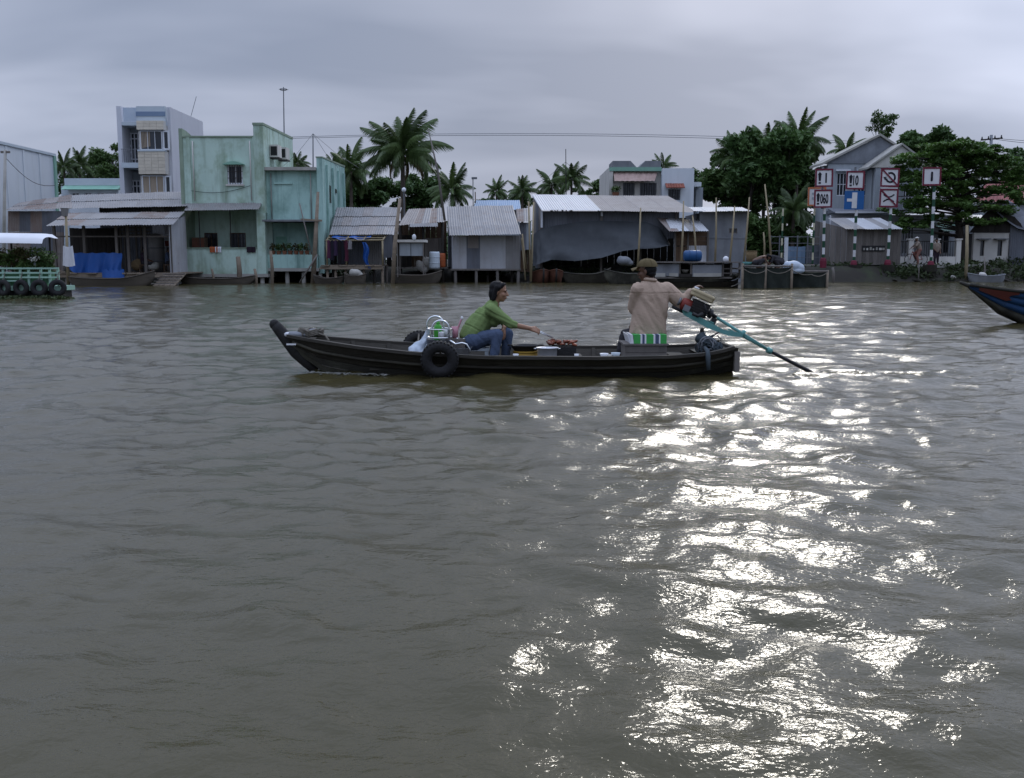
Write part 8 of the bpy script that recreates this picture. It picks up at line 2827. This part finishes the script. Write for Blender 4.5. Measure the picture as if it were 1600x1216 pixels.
def helmsman():
    D = BD + 0.02
    # plank box seat and striped mat
    zs = Z(537, D - 0.25)
    x0, x1 = BX(974, 545, D - 0.25), BX(1043, 545, D - 0.25)
    rt = thing('seat_box', 'grey wooden box seat under the helmsman', 'seat', V((x0 + x1) / 2, D, FLOOR))
    n = 3
    for k in range(n):
        z0, z1 = lerp(FLOOR, zs - 0.02, k / n), lerp(FLOOR, zs - 0.02, (k + 1) / n) - 0.006
        G().box(x0 + 0.02, x1 - 0.01, D - 0.27, D - 0.248, z0, z1).build('front_plank', M_WOODG, rt)
    G().box(x0 + 0.02, x1 - 0.01, D - 0.246, D + 0.25, FLOOR, zs - 0.022).build('case', M_WOODG, rt)
    G().box(x0, x1 + 0.01, D - 0.285, D + 0.27, zs - 0.02, zs).build('lid', M_WOODG, rt)
    # folded mat, green with white stripes
    mz0, mz1 = zs + 0.002, Z(523, D - 0.24)
    mx0, mx1 = BX(984, 530, D - 0.24), BX(1041, 530, D - 0.24)
    rt = thing('striped_mat', 'folded green and white striped mat on the box seat', 'mat', V((mx0 + mx1) / 2, D, mz0))
    edges = [0.0, 0.03, 0.10, 0.285, 0.335, 0.40, 0.445, 0.64, 0.69, 0.74, 0.79, 0.83, 1.0]
    cols = ['w', 'w', 'g', 'w', 'b', 'w', 'g', 'w', 'b', 'b', 'w', 'g']
    cm = {'w': M_WHITEP, 'g': M_MATG, 'b': M_JEAN}
    for k, c in enumerate(cols):
        a, b = lerp(mx0, mx1, edges[k]), lerp(mx0, mx1, edges[k + 1])
        sl = -0.03 if k < 2 else 0
        G().prism([(a, D - 0.275, mz0), (b, D - 0.275, mz0), (b + sl * 0.4, D - 0.27, mz1), (a + sl, D - 0.27, mz1)], (0, 0.5, 0)).build('stripe', cm[c], rt)

    root = thing('person', 'person in a tan shirt and khaki cap steering the engine', 'person', V((mx0 + mx1) / 2, D, mz1))
    P_ = lambda px, py, dy=0.0: W(px, py, D + dy)
    f = V(-0.86, 0.50, -0.10)           # looking ahead, left and away
    hd = P_(1011, 424, 0.0)
    neck0, neck1 = P_(1017, 441), P_(1014, 432)
    pel = P_(1013, 519)
    chest = P_(1017, 474)
    shl, shr = P_(996, 452, -0.06), P_(1042, 452, 0.06)
    ell_, wrl = P_(990, 482, 0.04), P_(996, 500, 0.27)
    elr, wrr = P_(1066, 474, 0.05), P_(1080, 455, 0.03)
    hipl, hipr = P_(1003, 521, 0.02), P_(1025, 521, 0.08)
    knl, knr = P_(978, 524, 0.34), P_(992, 524, 0.42)
    anl, anr = P_(969, 548, 0.22), P_(985, 556, 0.34)
    anl.z = FLOOR + 0.115
    anr.z = FLOOR + 0.095
    g = G()
    Pm, m = head(g, hd, f, (0, 0, 1), 1.02)
    g.capsule(neck0, neck1, 0.055, 0.052).capsule(neck1, hd + V(0.01, 0, -0.01), 0.052, 0.055)
    g.chain([pel + V(0, 0.05, 0), chest + V(0, 0.05, 0), neck0], [0.10, 0.10, 0.06]).capsule(shl + V(0, 0.02, 0), shr, 0.055, 0.055)
    g.chain([shr, elr, wrr], [0.05, 0.042, 0.030]).chain([shl, ell_, wrl], [0.05, 0.042, 0.030])
    hand(g, wrr, V(0.62, -0.05, 0.50), V(0.55, 0.1, -0.8), 1.0, curl=0.75, thumb=-1)
    hand(g, wrl, V(-0.5, 0.5, -0.55), V(0.2, -0.2, -0.9), 1.0, curl=0.4, thumb=1)
    g.chain([hipl, knl, anl], [0.08, 0.055, 0.038]).chain([hipr, knr, anr], [0.08, 0.055, 0.038])
    foot(g, anl, (-0.9, -0.2, 0))
    foot(g, anr, (-0.9, 0.3, 0))
    remesh(g, 'body', M_SKIND, root, 0.0065, 3)
    face_parts(root, Pm, m, 1.02)
    # loose shirt hanging over the hips
    g = G()
    lat = (shr - shl).normalized()
    dep = V(-lat.y, lat.x, 0).normalized()
    rings_ = [(1013, 523.5, 0.205, 0.150), (1013, 521, 0.222, 0.162), (1013.5, 505, 0.218, 0.160), (1016, 485, 0.212, 0.152), (1018, 465, 0.214, 0.140), (1019, 455, 0.212, 0.122), (1018.5, 447.5, 0.195, 0.100), (1017.5, 442, 0.135, 0.085), (1016, 437, 0.07, 0.068)]
    vs, fs, K_ = [], [], 28
    for px_, py_, hw, hd_ in rings_:
        c_ = P_(px_, py_, 0.02)
        for k in range(K_):
            a_ = 2 * math.pi * k / K_
            ca, sa = math.cos(a_), math.sin(a_)
            vs.append(c_ + lat * hw * math.copysign(abs(ca) ** 0.75, ca) + dep * hd_ * math.copysign(abs(sa) ** 0.85, sa))
    for i in range(len(rings_) - 1):
        for k in range(K_):
            fs.append((i * K_ + k, i * K_ + (k + 1) % K_, (i + 1) * K_ + (k + 1) % K_, (i + 1) * K_ + k))
    fs += [tuple(range(K_ - 1, -1, -1)), tuple((len(rings_) - 1) * K_ + k for k in range(K_))]
    g.add(vs, fs)
    g.capsule(shl, shr, 0.072, 0.072, 12)
    g.chain([shr, lerp(shr, elr, 0.5), elr], [0.088, 0.086, 0.078], 12).chain([elr, lerp(elr, wrr, 0.75)], [0.078, 0.052], 12)
    g.ell(P_(1066, 478, 0.04), (0.07, 0.065, 0.06))
    g.chain([shl, ell_], [0.084, 0.070], 12).chain([ell_, lerp(ell_, wrl, 0.8)], [0.070, 0.05], 12)

    def crease(p):
        q = p - P_(1020, 480)
        low = min(1.0, max(0.25, 0.6 - q.z * 2.2))
        a = 0.020 * low * mnoise.noise(Vector((q.x * 9 + q.z * 5.0, q.y * 5, q.z * 1.2 + 7))) + 0.008 * mnoise.noise(Vector((q.x * 20 + q.z * 12, q.y * 9, q.z * 5)))
        n1_ = mnoise.noise(Vector((q.x * 6.5 + q.z * 3.2, q.y * 3, q.z * 1.3 + 2.5)))
        n2_ = mnoise.noise(Vector((q.x * 5.0 - q.z * 7.5, q.y * 3, 9.1 + q.x * 1.5)))
        a -= 0.011 * max(0, 1 - abs(n1_) / 0.10) * max(0, min(1, 0.4 + 2.0 * n2_))
        if q.y < 0 and abs(q.z - 0.165) < 0.006:
            a -= 0.004
        return a
    sh = remesh(g, 'shirt', M_SHIRTB, root, 0.008, 5, crease)
    g = G()
    g.torus(P_(1015.5, 437.0), 0.066, 0.020, Matrix.Rotation(0.15, 3, 'Y'), 22, 8)
    g.build('collar', M_SHIRTB, sh, smooth=True)
    pts = [P_(px_, 458.5 + 1.2 * abs(px_ - 1019) / 22, -0.16 + 0.05 * abs(px_ - 1019) / 22) for px_ in range(997, 1042, 4)]
    G().tube(pts, 0.003, 5).build('yoke_seam', M_SHIRTB, sh, smooth=True)
    g = G()
    g.chain([wrr - (wrr - elr) * 0.34, wrr - (wrr - elr) * 0.12], [0.052, 0.05], 12)
    g.build('cuff', M_SHIRTB, sh, smooth=True)
    g = G()
    g.capsule(hipl, hipr, 0.115, 0.115, 12)
    g.chain([hipl, knl], [0.10, 0.08], 12).chain([knl, lerp(knl, anl, 0.55), lerp(knl, anl, 0.85)], [0.078, 0.07, 0.062], 12)
    g.chain([hipr, knr], [0.10, 0.08], 12).chain([knr, lerp(knr, anr, 0.55), lerp(knr, anr, 0.85)], [0.078, 0.07, 0.062], 12)
    remesh(g, 'trousers', M_TROUS, root, 0.010, 5, folds(0.006, 15, (0.8, 0.3, 0.6)))
    # short hair under the cap
    g = G()
    g.ell(Pm(-0.030, 0, 0.02), (0.088, 0.082, 0.085), m, 16, 10)
    g.ell(Pm(-0.055, 0, -0.03), (0.050, 0.066, 0.045), m, 14, 8)
    g.build('hair', M_HAIR, root, smooth=True)
    # baseball cap
    def capf(u, v):
        a = u * 2 * math.pi
        e = v * math.pi / 2
        rr = math.cos(e) ** 0.75 if e < math.pi / 2 - 1e-4 else 0
        return Pm(-0.012 + 0.118 * rr * math.cos(a), 0.097 * rr * math.sin(a), 0.052 + 0.092 * math.sin(e) - 0.012 * math.cos(a) * (1 - v) * -1)
    cp = G().grid(capf, 28, 9).build('cap', M_CAP, root, smooth=True)
    g = G()
    for lift in (0, 0.007):
        g.grid(lambda u, v: Pm(0.085 + (0.095 * math.cos((u - 0.5) * 2.2)) * v + 0.012, (u - 0.5) * 0.165, 0.060 - 0.018 * v - 0.03 * (2 * u - 1) ** 2 + lift), 12, 5)
    g.build('peak', M_CAP, cp, smooth=True)
    G().ell(Pm(-0.012, 0, 0.145), (0.010, 0.010, 0.006), m, 8, 5).build('button', M_CAP, cp, smooth=True)
    for k in range(4):
        a = k * math.pi / 4
        pts = [Pm(-0.012 + 0.1195 * math.cos(a) * math.cos(e) ** 0.75, 0.0985 * math.sin(a) * math.cos(e) ** 0.75, 0.053 + 0.093 * math.sin(e)) for e in np.linspace(0.05, 1.5, 8)]
        G().tube(pts, 0.0022, 4).build('seam', M_CAP, cp)


helmsman()


def engine():
    D = BD + 0.02
    P_ = lambda px, py, dy=0.0: W(px, py, D + dy)
    piv = P_(1097, 526)
    root = thing('longtail_engine', 'long tail boat engine with cream tank and turquoise frame', 'engine', V(piv.x, D, 0.2))
    ax = (P_(1160, 527) - P_(1072, 488)).normalized()        # slope of the frame
    up = V(-ax.z, 0, ax.x)
    if up.z < 0:
        up = -up
    sd_ = ax.cross(up)
    m3 = Matrix((ax, sd_, up)).transposed()
    # frame: two side plates joined, widening at the middle
    pts = [(1066, 484), (1078, 487), (1106, 502), (1130, 515), (1161, 521), (1161, 527), (1138, 525), (1106, 513), (1068, 492)]
    for dy in (-0.10, 0.085):
        G().prism([P_(a, b, dy) for a, b in pts], (0, 0.014, 0)).build('frame_plate', M_TEALP, root)
    for t in (0.08, 0.45, 0.8):
        c = lerp(P_(1072, 487), P_(1158, 523), t)
        G().obox(c, (0.05, 0.17, 0.012), m3).build('frame_tie', M_TEALP, root)
    # tiller handle
    G().tube([P_(1072, 489), P_(1060, 484), P_(1050, 479)], [0.022, 0.02, 0.018], 9).build('tiller', M_BLACK, root, smooth=True)
    # engine block with cooling fins, crankcase and red fan housing
    c = P_(1092, 482)
    blk = G().obox(c, (0.20, 0.17, 0.17), m3).build('engine_block', M_IRON, root)
    for k in range(6):
        G().obox(c + up * (-0.07 + 0.03 * k), (0.215, 0.186, 0.008), m3).build('fin', M_IRON, blk)
    G().lathe([(0.0, -0.13), (0.062, -0.11), (0.075, -0.09), (0.075, 0.06), (0.0, 0.06)], P_(1078, 479), 20, Matrix((sd_, up, ax)).transposed() @ Matrix.Rotation(0, 3, 'X')).build('fan_housing', M_REDP, root, smooth=True)
    G().lathe([(0, -0.012), (0.05, -0.012), (0.05, 0.012), (0, 0.012)], P_(1075, 477) - ax * 0.115, 14, Matrix((sd_, up, ax)).transposed()).build('pulley', M_GREYM, root, smooth=True)
    G().tube([P_(1098, 490, -0.13), P_(1090, 494, -0.15), P_(1082, 490, -0.15)], 0.022, 8).build('exhaust', M_IRON, root, smooth=True)
    G().tube([P_(1100, 474, -0.08), P_(1104, 486, -0.1), P_(1100, 496, -0.08)], 0.012, 6).build('fuel_line', M_BLACK, root, smooth=True)
    G().obox(P_(1073, 482, -0.11), (0.07, 0.05, 0.07), m3).build('carburettor', M_GREYM, root)
    # cream fuel tank: bevelled box with lid seam and cap
    tc_ = P_(1097, 462)
    g = G()
    L_, Wd, Hh = 0.28, 0.19, 0.085
    prof = [(-Hh / 2, 0.94), (-Hh / 2 + 0.01, 1.0), (0.008, 1.0), (0.0081, 1.06), (0.022, 1.06), (0.0221, 1.0), (Hh / 2 - 0.012, 0.97), (Hh / 2, 0.88)]
    vs, fs = [], []
    for z, s_ in prof:
        a, b = L_ / 2 * s_, Wd / 2 * s_
        cr = 0.025
        ring = [(a - cr, -b), (a, -b + cr), (a, b - cr), (a - cr, b), (-a + cr, b), (-a, b - cr), (-a, -b + cr), (-a + cr, -b)]
        vs += [tc_ + ax * x + sd_ * y + up * z for x, y in ring]
    for i in range(len(prof) - 1):
        for k in range(8):
            fs.append((i * 8 + k, i * 8 + (k + 1) % 8, (i + 1) * 8 + (k + 1) % 8, (i + 1) * 8 + k))
    fs += [tuple(range(7, -1, -1)), tuple((len(prof) - 1) * 8 + k for k in range(8))]
    tk = g.add(vs, fs).build('fuel_tank', M_TANK, root)
    G().lathe([(0.0, 0.0), (0.03, 0.0), (0.03, 0.02), (0.0, 0.022)], tc_ + up * (Hh / 2) - ax * 0.10 + sd_ * 0.05, 12, m3).build('tank_cap', M_WHITEP, tk, smooth=True)
    # drive shaft in its turquoise tube, couplings, long black tail
    s0, s1, s2 = P_(1108, 489), P_(1202, 548), P_(1256, 576)
    G().tube([P_(1100, 485), s0, lerp(s0, s1, 0.12)], [0.018, 0.03, 0.02], 10).build('shaft_coupling', M_BLACK, root, smooth=True)
    G().lathe([(0, -0.02), (0.055, -0.02), (0.055, 0.02), (0, 0.02)], lerp(s0, s1, 0.02), 14, Matrix((up, sd_, (s1 - s0).normalized())).transposed()).build('flywheel', M_BLACK, root)
    G().obox(P_(1114, 503, -0.03), (0.05, 0.09, 0.09), m3).build('shaft_bracket', M_BLACK, root)
    G().tube([lerp(s0, s1, 0.13), s1], 0.019, 10).build('shaft_tube', M_TEALP, root, smooth=True)
    G().tube([P_(1158, 523), s1], [0.022, 0.016], 8).build('frame_arm', M_TEALP, root, smooth=True)
    G().lathe([(0, -0.03), (0.036, -0.03), (0.036, 0.03), (0, 0.03)], s1, 12, Matrix((up, sd_, (s2 - s1).normalized())).transposed()).build('collar', M_TEALP, root, smooth=True)
    G().lathe([(0, -0.015), (0.045, -0.015), (0.045, 0.015), (0, 0.015)], P_(1161, 521.5), 12, Matrix((up, sd_, ax)).transposed()).build('collar', M_TEALP, root, smooth=True)
    tail = s2 + (s2 - s1) * 1.0
    G().tube([s1, s2, tail], [0.020, 0.024, 0.022], 10).build('tail_tube', M_BLACK, root, smooth=True)
    pd = (s2 - s1).normalized()
    for k in range(2):
        a = k * math.pi + 0.4
        q = up * math.cos(a) + sd_ * math.sin(a)
        G().ell(tail + q * 0.07, (0.035, 0.07, 0.012), Matrix((pd, q, pd.cross(q))).transposed(), 10, 6).build('propeller_blade', M_IRON, root, smooth=True)
    # pivot post on the stern
    G().tube([V(piv.x, D, 0.22), P_(1097, 513)], 0.026, 10).build('pivot_post', M_IRON, root, smooth=True)
    G().obox(V(piv.x, D, 0.27), (0.10, 0.22, 0.10)).build('pivot_block', M_IRON, root)
    G().tube([P_(1112, 527, -0.1), P_(1118, 522, -0.12), P_(1124, 519, -0.12)], 0.009, 6).build('lever', M_BLACK, root, smooth=True)
    # bundle of blue-grey rope and netting wound about the post
    rt = thing('rope_bundle', 'blue grey tangle of rope and net piled on the stern', 'rope', V(piv.x + 0.05, D - 0.05, 0.26))
    r = random.Random(12)
    c = P_(1104, 541, -0.1)
    g = G().ell(c, (0.13, 0.14, 0.12)).ell(c + V(-0.06, 0.02, 0.07), (0.07, 0.08, 0.10)).ell(c + V(0.10, 0, -0.03), (0.09, 0.1, 0.07))
    remesh(g, 'heap', M_ROPEB, rt, 0.012, 2, folds(0.025, 22, (0.6, 0.4, 0.6)))
    for k in range(9):
        pts = []
        p0 = c + V(r.uniform(-0.12, 0.12), -0.1, r.uniform(-0.06, 0.08))
        for i in range(9):
            a = i * 0.7 + r.uniform(-0.2, 0.2)
            pts.append(p0 + V(0.09 * math.cos(a + k), -0.04 + 0.03 * math.sin(a * 1.7), 0.075 * math.sin(a + k)))
        G().tube(pts, 0.008, 5).build('strand', M_ROPEB if k % 3 else M_CONC, rt, smooth=True)
    gu = SEC(BX(1090), 1.0, -1, 0.03)
    G().tube([c + V(-0.05, -0.12, 0.0), gu + V(0, 0.0, 0.04), gu + V(0.0, -0.03, -0.02), gu + V(0.01, -0.035, -0.17)], [0.02, 0.025, 0.03, 0.022], 7).build('hanging_end', M_ROPEB, rt, smooth=True)


engine()


# churned water along the hull and at the propeller
def foam():
    m = mat('river_foam', (0.22, 0.22, 0.20), (0.14, 0.14, 0.13), 8, 0.4, vary=0, bump=0.4)
    r = np.random.default_rng(3)
    for name_, pts, n, lab in [q for q in (('bow_foam', [(x, SEC(x, 0.35, -1, 0.05).y - 0.03) for x in np.linspace(BX(493), BX(610), 40)], 240, 'thin broken foam along the waterline at the bow'),
                               ('wash_foam', [(BX(1256) + 0.03 * i, 11.6 + 0.05 * math.sin(i)) for i in range(30)], 0, 'churned foam where the propeller shaft enters the river')) if q[2]]:
        g = G()
        for k in range(n):
            x, y = pts[int(r.random() ** 1.6 * len(pts))]
            s_ = 0.004 + 0.010 * r.random() ** 2
            x += r.normal() * 0.05
            y += -abs(r.normal()) * 0.06 if 'bow' in name_ else r.normal() * 0.12
            g.ell((x, y, 0.012 + 0.012 * r.random()), (s_ * 2.2, s_ * 1.6, s_ * 0.55), None, 6, 4)
        o = g.build(name_, m, None, smooth=True)
        o['kind'] = 'stuff'
        o['label'] = lab


foam()

bpy.data.batch_remove(JUNK)
bpy.data.scenes.remove(TMP)
